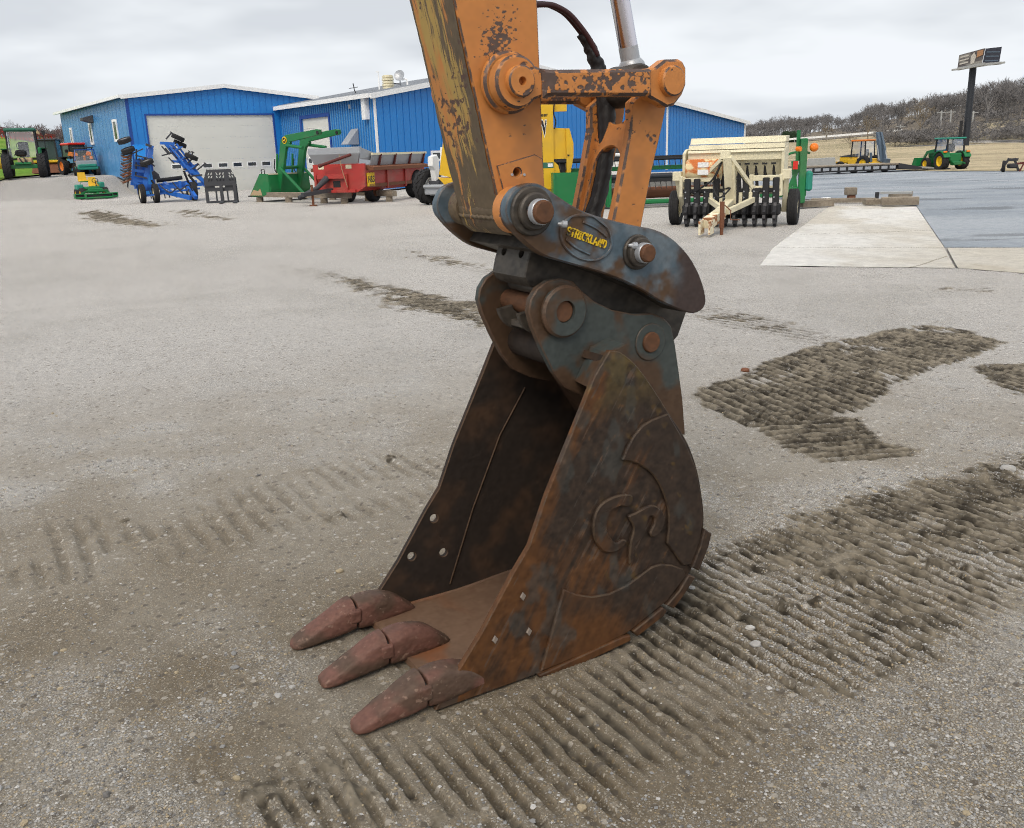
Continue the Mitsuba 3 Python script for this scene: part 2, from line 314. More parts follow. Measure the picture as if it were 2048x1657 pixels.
def coup_fn(p, n, uv):
    s, t, z = loc(p); k = FB(s * 10, z * 10, t * 10, 4); f = FB(s * 70, z * 70, t * 70, 3)
    c = MX(mi.Color3f(0.080, 0.118, 0.152), mi.Color3f(0.135, 0.170, 0.200), SS(0.35, 0.7, FB(s * 22, z * 22, t * 22, 3)))
    low = SS(1.36, 1.26, z + 0.35 * (s - 0.35))
    c = MX(c, mi.Color3f(0.095, 0.052, 0.026), SS(0.50, 0.66, k + 0.15 * low))
    c = MX(c, mi.Color3f(0.052, 0.035, 0.032), SS(0.60, 0.68, s + 0.08 * (k - .5) - 0.25 * (z - 1.25)))
    bev = SS(.25, .45, nlat(n)) * SS(.985, .93, nlat(n))
    c = MX(c, mi.Color3f(0.085, 0.06, 0.05), bev * 0.6)
    return c * (0.68 + 0.34 * f)
painted('coupler_paint', coup_fn, 0.5, 0.1, 0.4, bump=lambda p, n, uv: FB(p.x * 80, p.y * 80, p.z * 80, 3), bs=0.0015)
def dirty_steel(p, n, uv):
    f = FB(p.x * 40, p.y * 40, p.z * 40, 4); k = FB(p.x * 9, p.y * 9, p.z * 9, 3)
    return MX(mi.Color3f(0.028, 0.025, 0.023), mi.Color3f(0.080, 0.068, 0.056), SS(0.3, 0.75, 0.5 * f + 0.5 * k))
painted('greasy_steel', dirty_steel, 0.5, 0.2, 0.4, bump=lambda p, n, uv: FB(p.x * 70, p.y * 70, p.z * 70, 3), bs=0.0015)
def pin_fn(p, n, uv):
    f = FB(p.x * 60, p.y * 60, p.z * 60, 4)
    return MX(mi.Color3f(0.065, 0.035, 0.022), mi.Color3f(0.15, 0.066, 0.032), f)
painted('pin_rust', pin_fn, 0.7, 0.1, 0.3, bump=lambda p, n, uv: FB(p.x * 90, p.y * 90, p.z * 90, 3), bs=0.0015)
def chips(p, thr, f=46.0):
    a = FB(p.x * f * 1.7, p.y * f * 1.7, p.z * f * 1.7, 3); b = FB(p.x * 7.5, p.y * 7.5, p.z * 7.5, 3); g = FB(p.x * 26, p.y * 26, p.z * 26, 2)
    return SS(thr, thr + 0.035, 0.40 * a + 0.22 * g + 0.38 * b)
ORANGE = (0.49, 0.192, 0.050)
def orange_fn(thr, patch=False):
    def fn(p, n, uv):
        s, t, z = loc(p); k = FB(s * 4, t * 4, z * 4, 3); f = FB(s * 55, t * 55, z * 55, 2)
        c = mi.Color3f(*ORANGE) * (0.84 + 0.26 * k) * (0.92 + 0.16 * f)
        c = MX(c, mi.Color3f(0.27, 0.12, 0.05), SS(0.52, 0.75, FB(s * 9, t * 9, z * 5 + 3, 3)) * 0.55)
        w = chips(p, thr)
        if patch:
            d = dr.sqrt(dr.square((s - 0.045) * 1.4 - .35 * (z - 1.965)) + dr.square(z - 1.965))
            w = dr.maximum(w, SS(0.0, 0.02, 0.085 + 0.50 * (FB(s * 120, t * 120, z * 120, 3) - 0.5) - d * 1.75))
        bev = SS(.25, .45, nlat(n)) * SS(.985, .93, nlat(n)); w = dr.maximum(w, bev * SS(.40, .56, FB(s * 38, z * 38, t * 38, 3) + .08))
        return MX(c, mi.Color3f(0.085, 0.055, 0.045) * (0.7 + .6 * f), w)
    return fn
painted('orange_plate', orange_fn(0.70, True), 0.5, 0.0, 0.4, bump=lambda p, n, uv: chips(p, 0.70), bs=-0.0012)
painted('orange_worn', orange_fn(0.60), 0.5, 0.0, 0.4, bump=lambda p, n, uv: chips(p, 0.60), bs=-0.0012)
painted('orange_scuffed', orange_fn(0.515), 0.5, 0.0, 0.4, bump=lambda p, n, uv: chips(p, 0.515), bs=-0.0012)
def front_fn(p, n, uv):
    s, t, z = loc(p); q = z * 2.4 + t * 0.5
    streak = 0.62 * FB(t * 62 + 2.6 * N(z * 5), q * 3.0, 0.7, 5) + 0.38 * FB(t * 150, q * 9.0, 4.0, 3); k = FB(t * 11, z * 5.0, 3.3, 4); f = FB(t * 70, z * 60, s * 60, 3)
    side = SS(0.28, 0.205, t) * 0.20 + SS(0.435, 0.465, t) * 0.2
    wear = SS(0.45, 0.53, 0.65 * streak + 0.35 * k + side + 0.15 * SS(1.85, 1.45, z) - 0.055)
    c = MX(mi.Color3f(0.44, 0.185, 0.055), mi.Color3f(0.36, 0.245, 0.075), SS(0.40, 0.62, FB(t * 20, z * 6, 9.0, 4)))
    c = MX(c, mi.Color3f(0.105, 0.078, 0.050) * (0.75 + 0.5 * f), wear)
    return MX(c, mi.Color3f(0.085, 0.05, 0.04), chips(p, 0.60))
painted('worn_front', front_fn, 0.62, 0.0, 0.3, bump=lambda p, n, uv: FB(p.x * 50, p.y * 50, p.z * 18, 3), bs=0.0018)
# ---------------------------------------------------------------- terrain
def sst(a, b, x): t = np.clip((x - a) / (b - a), 0, 1); return t * t * (3 - 2 * t)
def height(x, y):
    x, y = np.asarray(x, float), np.asarray(y, float); r = np.hypot(x, y)
    bank = 1.12 * sst(50.8, 56.8, y) * sst(-19.6, -23.0, x + 0.12 * (y - 50))
    hill = np.clip(np.interp(x / np.maximum(y, 1), [-1.2, -0.56, -0.46, -0.22, -0.08], [8, 5.3, 2.9, 0.6, 0]), 0, 9) * sst(56, 122, y) * (x < 0)
    hill = hill + np.clip(np.interp(x / np.maximum(y, 1), [-1.2, -0.3, -0.1], [0.014, 0.010, 0]), 0, 1) * np.clip(y - 120, 0, 160) * (x < 0)
    u = x / np.maximum(y, 1)
    right = -0.010 * np.clip(y - 24, 0, 45) * sst(0.10, 0.3, u)
    rise = np.interp(u, [0.25, 0.42, 0.55, 0.8], [1.1, 0.9, 0.9, 2.0]) * sst(72, 130, y)
    rise = rise + np.interp(u, [0.2, 0.3, 0.42, 0.55, 0.8], [0.9, 1.0, 2.1, 3.9, 5.0]) * sst(138, 170, y)
    rise = rise + np.interp(u, [0.2, 0.3, 0.42, 0.55, 0.8], [1.0, 2.0, 6.0, 11.0, 14.0]) * sst(176, 330, y)
    rise = rise * (u > 0) * (y > 0)
    return bank + hill + right + rise
def inpoly_sd(px, py, poly):
    """signed distance (inside positive) to a polygon"""
    poly = np.array(poly); d = np.full(px.shape, 1e9); ins = np.zeros(px.shape, bool)
    for (x0, y0), (x1, y1) in zip(poly, np.roll(poly, -1, 0)):
        ex, ey = x1 - x0, y1 - y0; t = np.clip(((px - x0) * ex + (py - y0) * ey) / (ex * ex + ey * ey + 1e-12), 0, 1)
        d = np.minimum(d, np.hypot(px - x0 - t * ex, py - y0 - t * ey))
        c = ((y0 > py) != (y1 > py)) & (px < (x1 - x0) * (py - y0) / (y1 - y0 + 1e-12) + x0); ins ^= c
    return np.where(ins, d, -d)
# tracks left by crawlers: outline, normal of the cleat marks, pitch, mud, relief, edge softness
TRACKS = [
 ([(0.2429, 3.5275), (0.8205, 3.5805), (1.578, 4.0277), (2.7589, 4.6866), (2.9495, 3.963), (2.311, 3.3146), (1.421, 2.7587), (0.9255, 2.4908), (0.5931, 2.6855), (0.4397, 3.0003)], (.86, .51), .058, .92, .016, .12),
 ([(0.0272, 2.5732), (0.4757, 2.9978), (0.7405, 2.6158), (0.7661, 2.3695), (0.3342, 2.0797), (-0.091, 1.8802), (-0.6227, 1.9398), (-0.8463, 2.182), (-0.5106, 2.344), (-0.22, 2.4265)], (.86, .51), .058, .78, .014, .14),
 ([(1.7823, 6.7101), (2.4009, 7.4267), (3.2353, 7.9732), (3.845, 8.2985), (4.0709, 7.9617), (4.127, 7.4408), (3.6896, 7.0226), (3.1044, 6.5933), (2.682, 6.1966), (2.3147, 5.6549), (1.7637, 5.3811), (1.4229, 5.3684), (1.2705, 5.7284), (1.2498, 6.1151), (1.4425, 6.446)], (.95, .30), .085, .95, .018, .06),
 ([(1.4498, 5.4744), (1.8312, 5.5979), (2.17, 5.4414), (2.126, 4.9832), (2.2612, 4.741), (1.9226, 4.6085), (1.6395, 4.6385), (1.5181, 4.9581)], (.10, -.99), .085, .95, .018, .05),
 ([(3.4003, 6.6304), (3.8475, 6.6787), (4.2395, 6.1187), (3.5685, 5.323), (3.3819, 5.8266), (3.3338, 6.1046)], (.95, .30), .085, .95, .014, .06),
 ([(1.7048, 9.9115), (2.2086, 9.9747), (2.6336, 8.7981), (2.9239, 7.8459), (2.7474, 7.4698), (2.41, 8.0286), (1.8862, 8.9446)], (.80, .60), .10, .72, .012, .14),
 ([(-2.6718, 13.9286), (-1.7432, 12.5838), (-1.1011, 11.4986), (-0.2947, 10.486), (-0.2133, 9.0156), (-0.7189, 9.5148), (-1.3904, 10.7624), (-2.0512, 11.9437)], (.6, .8), .11, .95, .014, .25),
 ([(-3.8123, 15.2242), (-2.8937, 14.2978), (-2.0681, 12.924), (-2.0897, 12.1834), (-3.0858, 13.745)], (.6, .8), .11, .6, .010, .25),
 ([(-2.1969, 17.5658), (-1.229, 15.9318), (-0.182, 14.1641), (-0.1728, 13.0748), (-0.8658, 14.0404), (-1.6332, 15.6667)], (.6, .8), .11, .8, .012, .3),
 ([(-16.1512, 35.8005), (-16.4843, 37.9125), (-13.4781, 32.9343), (-9.4886, 26.128), (-9.9164, 25.7815), (-11.7622, 27.9216), (-13.5484, 30.4828)], (.6, .8), .4, .95, .012, .5),
 ([(-12.4104, 34.6294), (-11.8932, 35.5772), (-8.2102, 28.5272), (-8.2034, 27.4608), (-10.0282, 29.8962)], (.6, .8), .4, .9, .012, .5),
 ([(-2.4108, 3.9874), (-1.9593, 4.3227), (-1.4025, 4.5924), (-0.6565, 5.0599), (-0.188, 4.8749), (-0.3189, 4.2041), (-0.966, 4.0099), (-1.4821, 3.6663), (-2.0125, 3.4672), (-2.4151, 3.5917)], (.86, .51), .095, .30, .015, .14),
 ([(4.7256, 10.4045), (5.5716, 10.4414), (5.3109, 9.8836), (4.708, 10.1743)], (.8, .6), .1, .7, .012, .10),
]
CLODS = [tuple(q) + (r,) for q, r in zip([(-0.8388, 4.0906), (-1.8797, 4.1524), (-0.7134, 4.931), (-0.6627, 2.1107), (-0.4684, 2.0809), (-0.5082, 2.24), (0.7208, 3.0369), (0.8237, 2.9369), (1.0443, 3.0716), (0.4012, 2.9845), (0.5294, 2.2398), (-0.2217, 1.9924), (2.4761, 4.3929), (2.0284, 3.7463), (1.6403, 3.4151), (1.2984, 3.2594)], [.09, .05, .06, .11, .09, .07, .09, .07, .12, .09, .08, .09, .16, .2, .18, .14])]
def ground_detail(x, y):
    """(height, mud, loose) of the trodden gravel"""
    P2 = np.stack([x, y, np.zeros_like(x)], -1); r = np.hypot(x, y)
    big = meshkit.fbm(P2 * 0.55, 4, 1); mid = meshkit.fbm(P2 * 2.6, 4, 2); fin = meshkit.fbm(P2 * 17.0, 3, 5)
    h = 0.022 * (big - .5) + 0.014 * (mid - .5); mud = np.zeros_like(x); bars = np.zeros_like(x)
    wob = meshkit.fbm(P2 * 9.0, 3, 8) - .5
    for poly, nrm, pitch, m, amp, soft in TRACKS:
        pl = np.array(poly); lo, hi = pl.min(0) - .6, pl.max(0) + .6
        s = (x > lo[0]) & (x < hi[0]) & (y > lo[1]) & (y < hi[1])
        if not s.any(): continue
        sd = inpoly_sd(x[s], y[s], poly) + wob[s] * soft * 1.6
        k = sst(-soft, soft, sd)
        q = (x[s] * nrm[0] + y[s] * nrm[1]) / pitch + wob[s] * 0.30 + (mid[s] - .5) * 0.4
        ph = q - np.floor(q); rid = np.clip(sst(.0, .16, ph) - sst(.58, .74, ph), 0, 1)
        sd = sd + (mid[s] - .5) * soft * 2.2 + (meshkit.fbm(P2[s] * 27, 2, 61) - .5) * min(soft, .12) * 0.9; k = sst(-soft, soft, sd)
        brk = sst(.24, .44, meshkit.fbm(P2[s] * 7.0, 3, 23) + (.10 if m > .6 else 0.0))
        fade = brk * sst(.25, .5, meshkit.fbm(P2[s] * 3.1, 3, 21) + (0.16 if m > .6 else 0.0))
        h[s] += amp * k * fade * (rid - .55) + m * k * 0.016 * (meshkit.fbm(P2[s] * 26, 3, 31) - .45)
        patch = sst(.40, .60, 0.6 * meshkit.fbm(P2[s] * 2.2, 3, 41) + 0.4 * meshkit.fbm(P2[s] * 11, 3, 42) + (0.22 if m == .95 else max(m - .85, -.12)) * 0.8)
        mud[s] = np.maximum(mud[s], m * k * np.clip(patch * 0.80 + 0.55 * (1 - rid) * fade * (m > .5), 0, 1.15))
        bars[s] = np.maximum(bars[s], k * fade * (1 - rid) * 0.85 * (1.0 if m > .4 else .5))
    for cx, cy, cr in CLODS:
        d = np.hypot(x - cx, y - cy) + wob * cr * 1.7; k = sst(cr, cr * .25, d)
        cr_ = sst(.40, .60, 0.5 * meshkit.fbm(P2 * 34, 3, 51) + 0.5 * fin); h += k * (0.002 + 0.013 * cr_ * (.4 + mid)); mud = np.maximum(mud, k * (0.15 + 0.95 * cr_))
    b1, b2 = x - G0[0], y - G0[1]; s_, t_ = b1 * A0[0] + b2 * A0[1], b1 * L0[0] + b2 * L0[1]
    dd_ = np.hypot(np.maximum(np.maximum(-.37 - s_, s_ - .38), 0), np.maximum(np.maximum(-.02 - t_, t_ - .68), 0)); h += (dd_ > 0) * 0.022 * np.exp(-(dd_ / .045) ** 2) * (0.4 + 1.2 * mid)
    g = sst(.40, .62, 0.6 * big + 0.4 * mid + 0.06 * np.clip(3.4 - r, -1, 1))   # washed stones against packed fines
    vf = meshkit.fbm(P2 * 44.0, 2, 15) - .5
    h += 0.010 * (fin - .5) * (0.5 + 0.8 * g + mud) + 0.006 * vf * (0.4 + 0.8 * g + 1.6 * mud)
    return h, np.clip(mud + 0.0, 0, 1.1), np.clip(g, 0, 1), bars
rr = [0.4]
while rr[-1] < 3000:
    r_ = rr[-1]; rr.append(r_ * (1.25 if r_ < 1.5 else 1.0032 if r_ < 7 else 1.0065 if r_ < 16 else 1.016 if r_ < 75 else 1.05 if r_ < 400 else 1.3))
rr = np.array(rr)
an = np.concatenate([np.linspace(-180, -46, 28), np.linspace(-43, 43, 580), np.linspace(46, 180, 28)])[:-1]
TH, RR = np.meshgrid(np.radians(an), rr); GX, GY = RR * np.sin(TH), RR * np.cos(TH)
hd, mud, loose, bars = ground_detail(GX.ravel(), GY.ravel())
fadeh = sst(60, 25, np.hypot(GX, GY)).ravel()
GZ = height(GX, GY).ravel() + hd * fadeh
# the bucket has pressed its bed flat; slabs and buildings stand on the bare level
nr, na = GX.shape; i, j = np.meshgrid(np.arange(nr - 1), np.arange(na), indexing='ij'); j2 = (j + 1) % na
q = np.stack([i * na + j, i * na + j2, (i + 1) * na + j2, (i + 1) * na + j], -1).reshape(-1, 4)[:, ::-1]
BX, BY = GX.ravel() - G0[0], GY.ravel() - G0[1]
bs_, bt_ = BX * A0[0] + BY * A0[1], BX * L0[0] + BY * L0[1]
under = sst(-.66, -.60, bs_) * sst(.62, .5, bs_) * sst(-.06, .0, bt_) * sst(.76, .70, bt_)
GZ = np.where(under > 0, np.minimum(GZ, 0.004) * 1.0, GZ)
GZ -= 0.05 * (inpoly_sd(GX.ravel(), GY.ravel(), [(6.7885, 14.301), (7.8195, 13.948), (10.7367, 13.3092)] + [(60, 18), (62, 52), (42, 53), (30.5, 55.5), (27.5, 60), (27, 66), (17, 68), (13.5, 52), (8.6, 30)] + [(9.2341, 29.3647), (10.4693, 23.8362)]) > 0.12)
GZ -= 0.03 * sst(.0, .30, inpoly_sd(GX.ravel(), GY.ravel(), [(3.531, 12.901), (4.3518, 15.1352), (8.6592, 24.9511), (10.4693, 23.8362), (6.7885, 14.301), (7.8195, 13.948), (10.7367, 13.3092), (8.7978, 10.1251), (6.3521, 11.2625), (5.8468, 11.9603)]))
uv = np.stack([mud, loose * (1 - bars) - bars], -1)
def gravel_fn(p, n, uv):
    mud = uv.x; bar = dr.clip(-uv.y, 0, 1); loose = dr.clip(uv.y, 0, 1)
    x, y = p.x, p.y
    d1, d2, c1 = mikit.voronoi(x * 105, y * 105); e1, e2, c2 = mikit.voronoi(x * 230 + 7, y * 230)
    big = FB(x * 0.35, y * 0.35, 0, 4); mid = FB(x * 2.2, y * 2.2, 5, 4); f = FB(x * 40, y * 40, 0, 3); ff = N(x * 240, y * 240, 0)
    fines = MX(mi.Color3f(0.250, 0.220, 0.178), mi.Color3f(0.318, 0.295, 0.260), SS(.3, .7, mid)) * (0.66 + 0.36 * f + 0.32 * ff)
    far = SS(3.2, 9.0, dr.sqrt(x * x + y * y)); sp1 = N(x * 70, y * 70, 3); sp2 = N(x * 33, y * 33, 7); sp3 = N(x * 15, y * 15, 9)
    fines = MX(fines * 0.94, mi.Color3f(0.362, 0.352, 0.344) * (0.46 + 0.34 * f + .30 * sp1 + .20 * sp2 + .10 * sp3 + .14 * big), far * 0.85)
    tone = MX(mi.Color3f(0.15, 0.146, 0.138), mi.Color3f(0.62, 0.61, 0.585), c1)
    tone = MX(tone, mi.Color3f(0.46, 0.36, 0.22), SS(0.80, 0.84, mikit.cell_rand(c1 * 977.0)) * .8)
    st1 = SS(0.40, 0.26, d1) * SS(0.62 - .40 * loose, 0.80 - .40 * loose, mikit.cell_rand(c1 * 3571.0))
    tone2 = MX(mi.Color3f(0.11, 0.108, 0.105), mi.Color3f(0.58, 0.57, 0.55), c2)
    st2 = SS(0.46, 0.30, e1) * SS(0.55 - .5 * loose, 0.75 - .5 * loose, mikit.cell_rand(c2 * 1931.0))
    v1, v2, c3 = mikit.voronoi(x * 27 + 3, y * 27); rare = mikit.cell_rand(c3 * 2411.0)
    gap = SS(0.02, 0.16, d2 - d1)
    c = MX(fines, tone2, st2 * 0.85); c = MX(c, tone, st1 * 0.9)
    near_ = SS(9.0, 3.5, dr.sqrt(x * x + y * y))
    c = c * (1.06 - loose * 0.60 * (1 - gap)) * MX(mi.Color3f(1.0, 1.0, 1.0), MX(mi.Color3f(0.86, 0.83, 0.78), mi.Color3f(1.20, 1.21, 1.23), loose), near_)  # shadows between loose stones painted in as darker gaps
    c = MX(c, mi.Color3f(0.14, 0.125, 0.11), SS(.34, .24, v1) * SS(.90, .92, rare) * .8); c = MX(c, mi.Color3f(0.60, 0.58, 0.55), SS(.30, .2, v1) * SS(.08, .06, rare) * .6)
    c = MX(c, c * mi.Color3f(0.42, 0.39, 0.34), bar * 0.85)
    m = 0.5 * FB(x * 9, y * 9, 2, 4) + 0.5 * FB(x * 34, y * 34, 2, 3); earth = MX(mi.Color3f(0.040, 0.034, 0.026), mi.Color3f(0.165, 0.143, 0.110), SS(.30, .70, m)) * (0.7 + .6 * f)
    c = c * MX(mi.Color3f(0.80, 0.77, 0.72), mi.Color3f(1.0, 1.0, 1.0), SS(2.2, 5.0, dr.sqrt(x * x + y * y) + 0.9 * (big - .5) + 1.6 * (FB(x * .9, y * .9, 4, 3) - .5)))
    c = c * 0.79; earth = earth * (1.15 - 0.72 * bar)
    return MX(c, earth, SS(0.20, 0.75, mud + 0.30 * (m - .5) - 0.25 * st1))
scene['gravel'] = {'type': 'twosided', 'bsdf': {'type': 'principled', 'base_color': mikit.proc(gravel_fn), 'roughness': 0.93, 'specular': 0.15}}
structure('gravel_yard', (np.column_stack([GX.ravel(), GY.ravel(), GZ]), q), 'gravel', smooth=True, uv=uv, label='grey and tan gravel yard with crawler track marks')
# loose stones lying on the gravel: four kinds of tone, each one object
stone_tone = [(0.35, 0.345, 0.335), (0.23, 0.23, 0.23), (0.33, 0.275, 0.19), (0.45, 0.44, 0.425), (0.145, 0.14, 0.137)]
for k_, c_ in enumerate(stone_tone): solid(f'stone_{k_}', c_, 0.9, spec=0.15)
ico = trimesh.creation.icosphere(subdivisions=1); octa = trimesh.Trimesh([(1, 0, 0), (-1, 0, 0), (0, 1, 0), (0, -1, 0), (0, 0, 1), (0, 0, -1)], [(0, 2, 4), (2, 1, 4), (1, 3, 4), (3, 0, 4), (2, 0, 5), (1, 2, 5), (3, 1, 5), (0, 3, 5)], process=False)
def pebbles(n, r0, r1, s0, s1, base, seed, need=0.0):
    rg = np.random.default_rng(seed); m_ = 4 * n
    u = np.radians(rg.uniform(-36, 36, m_)); r = np.exp(rg.uniform(np.log(r0), np.log(r1), m_)); x, y = r * np.sin(u), r * np.cos(u)
    h_, mu, lo, _ = ground_detail(x, y); keep = rg.random(m_) < np.clip(lo * 1.0 + 0.14 - mu * 1.3, 0.02, 1)
    b1, b2 = x - G0[0], y - G0[1]; s_, t_ = b1 * A0[0] + b2 * A0[1], b1 * L0[0] + b2 * L0[1]
    keep &= ~((s_ > -.66) & (s_ < .72) & (t_ > -.05) & (t_ < .72)); idx = np.flatnonzero(keep)[:n]; n = len(idx)
    x, y, h_ = x[idx], y[idx], h_[idx]; sz = s0 * (s1 / s0) ** (rg.random(n) ** 2.2)
    V0 = np.array(base.vertices); nv = len(V0)
    V = V0[None] * (1 + 0.55 * (rg.random((n, nv, 1)) - .5)); sc = sz[:, None] * rg.uniform([.7, .7, .38], [1.2, 1.0, .7], (n, 3))
    V = V * sc[:, None, :]; a = rg.uniform(0, 6.28, n); c_, s2 = np.cos(a)[:, None], np.sin(a)[:, None]
    X = V[..., 0] * c_ - V[..., 1] * s2 + x[:, None]; Y = V[..., 0] * s2 + V[..., 1] * c_ + y[:, None]; Z = V[..., 2] + h_[:, None] + sz[:, None] * 0.16
    F = np.array(base.faces)[None] + (np.arange(n) * nv)[:, None, None]
    return np.stack([X, Y, Z], -1).reshape(-1, 3), F.reshape(-1, 3)
for k_, nm in enumerate(['light grey', 'mid grey', 'tan', 'whitish', 'dark grey']):
    v1, f1 = pebbles([9000, 9000, 4200, 3400, 7000][k_], 1.75, 6.5, .0022, .0080, octa, 100 + k_)
    v2, f2 = pebbles([26, 16, 20, 14, 10][k_], 1.75, 7.0, .009, .016, ico, 200 + k_)
    k = K('gravel_stones'); scene[k] = mikit.ply((np.vstack([v1, v2]), np.vstack([f1, f2 + len(v1)])), f'stone_{k_}')
    labels[k] = {'kind': 'stuff', 'label': f'{nm} loose stones scattered on the gravel yard', 'category': 'gravel'}

def sheet(poly, dz, step=1.0, hf=None):
    """a level sheet over the terrain, cut to a polygon"""
    pl = Polygon(poly); x0, y0, x1, y1 = pl.bounds; V, F = [], []
    for gx in np.arange(x0, x1, step):
        for gy in np.arange(y0, y1, step):
            c = pl.intersection(sbox(gx, gy, min(gx + step, x1), min(gy + step, y1)))
            for g in getattr(c, 'geoms', [c]):
                if g.geom_type != 'Polygon' or g.area < 1e-5: continue
                _, v, t = tess(__import__('shapely').geometry.polygon.orient(g, 1.0)); F += [tuple(q + len(V)) for q in t]; V += [tuple(q) for q in v]
    V = np.array(V); return trimesh.Trimesh(np.column_stack([V, (hf or height)(V[:, 0], V[:, 1]) + dz]), F, process=False)
lot = [(6.7885, 14.301), (7.8195, 13.948), (10.7367, 13.3092)] + [(60, 18), (62, 52), (42, 53), (30.5, 55.5), (27.5, 60), (27, 66), (17, 68), (13.5, 52), (8.6, 30)] + [(9.2341, 29.3647), (10.4693, 23.8362)]
structure('asphalt_lot', sheet(lot, 0.012, 2.0), 'asphalt', label='grey asphalt lot')
slab = [(3.531, 12.901), (4.3518, 15.1352), (8.6592, 24.9511), (10.4693, 23.8362), (6.7885, 14.301), (5.8468, 11.9603)]
slab2 = [(5.8583, 11.9571), (6.8018, 14.2964), (7.8195, 13.948), (10.7367, 13.3092), (8.7978, 10.1251), (6.3521, 11.2625)]
for nm, pl, lb in (('concrete_apron', slab, 'long pale concrete apron behind the seeder'), ('concrete_apron', slab2, 'pale concrete apron in front of the asphalt')):
    q_ = Polygon(pl).buffer(-0.012).segmentize(0.22); c_ = np.array(q_.exterior.coords)[:-1]; c_ = c_ + (0.10 * (meshkit.fbm(np.column_stack([c_ * 1.7, c_[:, :1] * 0]), 3, 77) - .5)[:, None] * (c_[:, 1] < 22)[:, None]) * np.array([[.5, 1.0]]); p_ = Polygon(c_).buffer(0); structure(nm, sheet(list(p_.exterior.coords)[:-1], 0.0085, 1.5), 'concrete', label=lb)
# grass hill at the left, dry field and road at the right, woodland floor
def strip(u0, u1, r0, r1, dz, nu=40, nv=40, edge=None):
    uu, vv = np.meshgrid(np.linspace(u0, u1, nu), np.linspace(0, 1, nv)); ra, rb = (edge or (lambda u: (r0, r1)))(uu)
    y = ra + (rb - ra) * vv; x = uu * y; V = np.column_stack([x.ravel(), y.ravel(), height(x, y).ravel() + dz])
    i, j = np.meshgrid(np.arange(nv - 1), np.arange(nu - 1), indexing='ij'); a = (i * nu + j).ravel()
    return V, np.stack([a, a + 1, a + nu + 1, a + nu], -1)
structure('grass_hill', strip(-1.3, -0.2, 0, 0, 0.09, 90, 70, edge=lambda u: (np.interp(u, [-1.3, -.62, -.515, -.46, -.2], [40, 47, 57, 66, 76]), 126 + 0 * u)), 'lawn', smooth=True, label='green grass hill')
structure('dry_field', strip(0.2, 1.4, 0, 0, 0.05, 90, 90, edge=lambda u: (np.interp(u, [.2, .30, .40, .46, .55, 1.4], [66, 66, 66.5, 57, 51, 30]), 168 + 0 * u)), 'dry_grass', smooth=True, label='dry tan field')
structure('road', strip(0.15, 1.3, 0, 0, 0.25, 80, 6, edge=lambda u: (168 + 0 * u, 177 + 0 * u)), 'blank_grey', smooth=True, label='pale road along the foot of the wooded hill')
structure('wooded_hillside', strip(0.1, 1.3, 0, 0, 0.12, 60, 60, edge=lambda u: (179 + 0 * u, 520 + 0 * u)), 'wood_floor', smooth=True, label='brown wooded hillside')
structure('far_ridge', strip(-1.3, -0.2, 0, 0, 0.1, 60, 40, edge=lambda u: (126.5 + 0 * u, 420 + 0 * u)), 'wood_floor', smooth=True, label='brown ridge behind the grass hill')
# ---------------------------------------------------------------- the bucket
def tooth_part(secs):
    return hull([(s, t, z) for s, hw, z0, z1, b in secs for t, z in ((-hw, z0), (hw, z0), (-hw, z1 - b), (hw, z1 - b), (-hw + b * 1.2, z1), (hw - b * 1.2, z1))])
bk = thing('digging_bucket', 'rusty three-toothed digging bucket standing on the gravel under the orange arm', 'bucket')
front = [(-0.373, -0.003), (-0.307, 0.102), (-0.28, 0.117), (-0.199, 0.213), (-0.075, 0.387), (-0.016, 0.46), (0.054, 0.618), (0.137, 0.773), (0.188, 0.869), (0.239, 0.968), (0.299, 1.044)]
back = [(0.338, 1.035), (0.393, 0.992), (0.459, 0.913), (0.544, 0.793), (0.616, 0.692), (0.663, 0.593), (0.692, 0.485), (0.707, 0.378), (0.693, 0.295), (0.651, 0.196), (0.534, 0.106), (0.358, 0.034), (0.19, 0.011), (0, 0.002)]
plate = [(s, max(z, 0.0)) for s, z in front + spl(back, 4)]
m = prism(plate, 0.0, 0.022, 0.003); add(bk, 'side_plate', m, 'bucket_rust', 30, fr=BF)
holes = [circ(s, z, 0.0165, 14) for s, z in [(-0.045, 0.346), (-0.145, 0.218), (-0.014, 0.2)]]
m = prism(plate, 0.638, 0.66, 0.003, holes); add(bk, 'side_plate', m, 'bucket_inner_shade', 30, fr=BF)
from shapely.geometry import LineString
path = spl([(-.335, .018), (-.15, .018), (.05, .018), (.20, .028), (.36, .045), (.52, .120), (.635, .212), (.682, .34), (.680, .455), (.636, .604), (.528, .778), (.44, .895), (.36, .975), (.30, 1.01)], 5)
cut = 22
def slab_of(pts, w): return LineString(pts).buffer(w, cap_style=2)
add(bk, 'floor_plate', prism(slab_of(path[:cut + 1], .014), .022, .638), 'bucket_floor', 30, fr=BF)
add(bk, 'back_plate', prism(slab_of(path[cut:], .012), .022, .638), 'bucket_inner_shade', 30, fr=BF)
add(bk, 'weld_seam', tube([(s, .636, z + .012) for s, z in path[:cut]], .008, 6), 'bucket_floor', True, fr=BF)
add(bk, 'weld_seam', tube([(s, .634, z) for s, z in [(0.003, 0.066), (0.115, 0.345), (0.248, 0.62), (0.365, 0.787)]], .0035, 5), 'bucket_inner_shade', True, fr=BF)
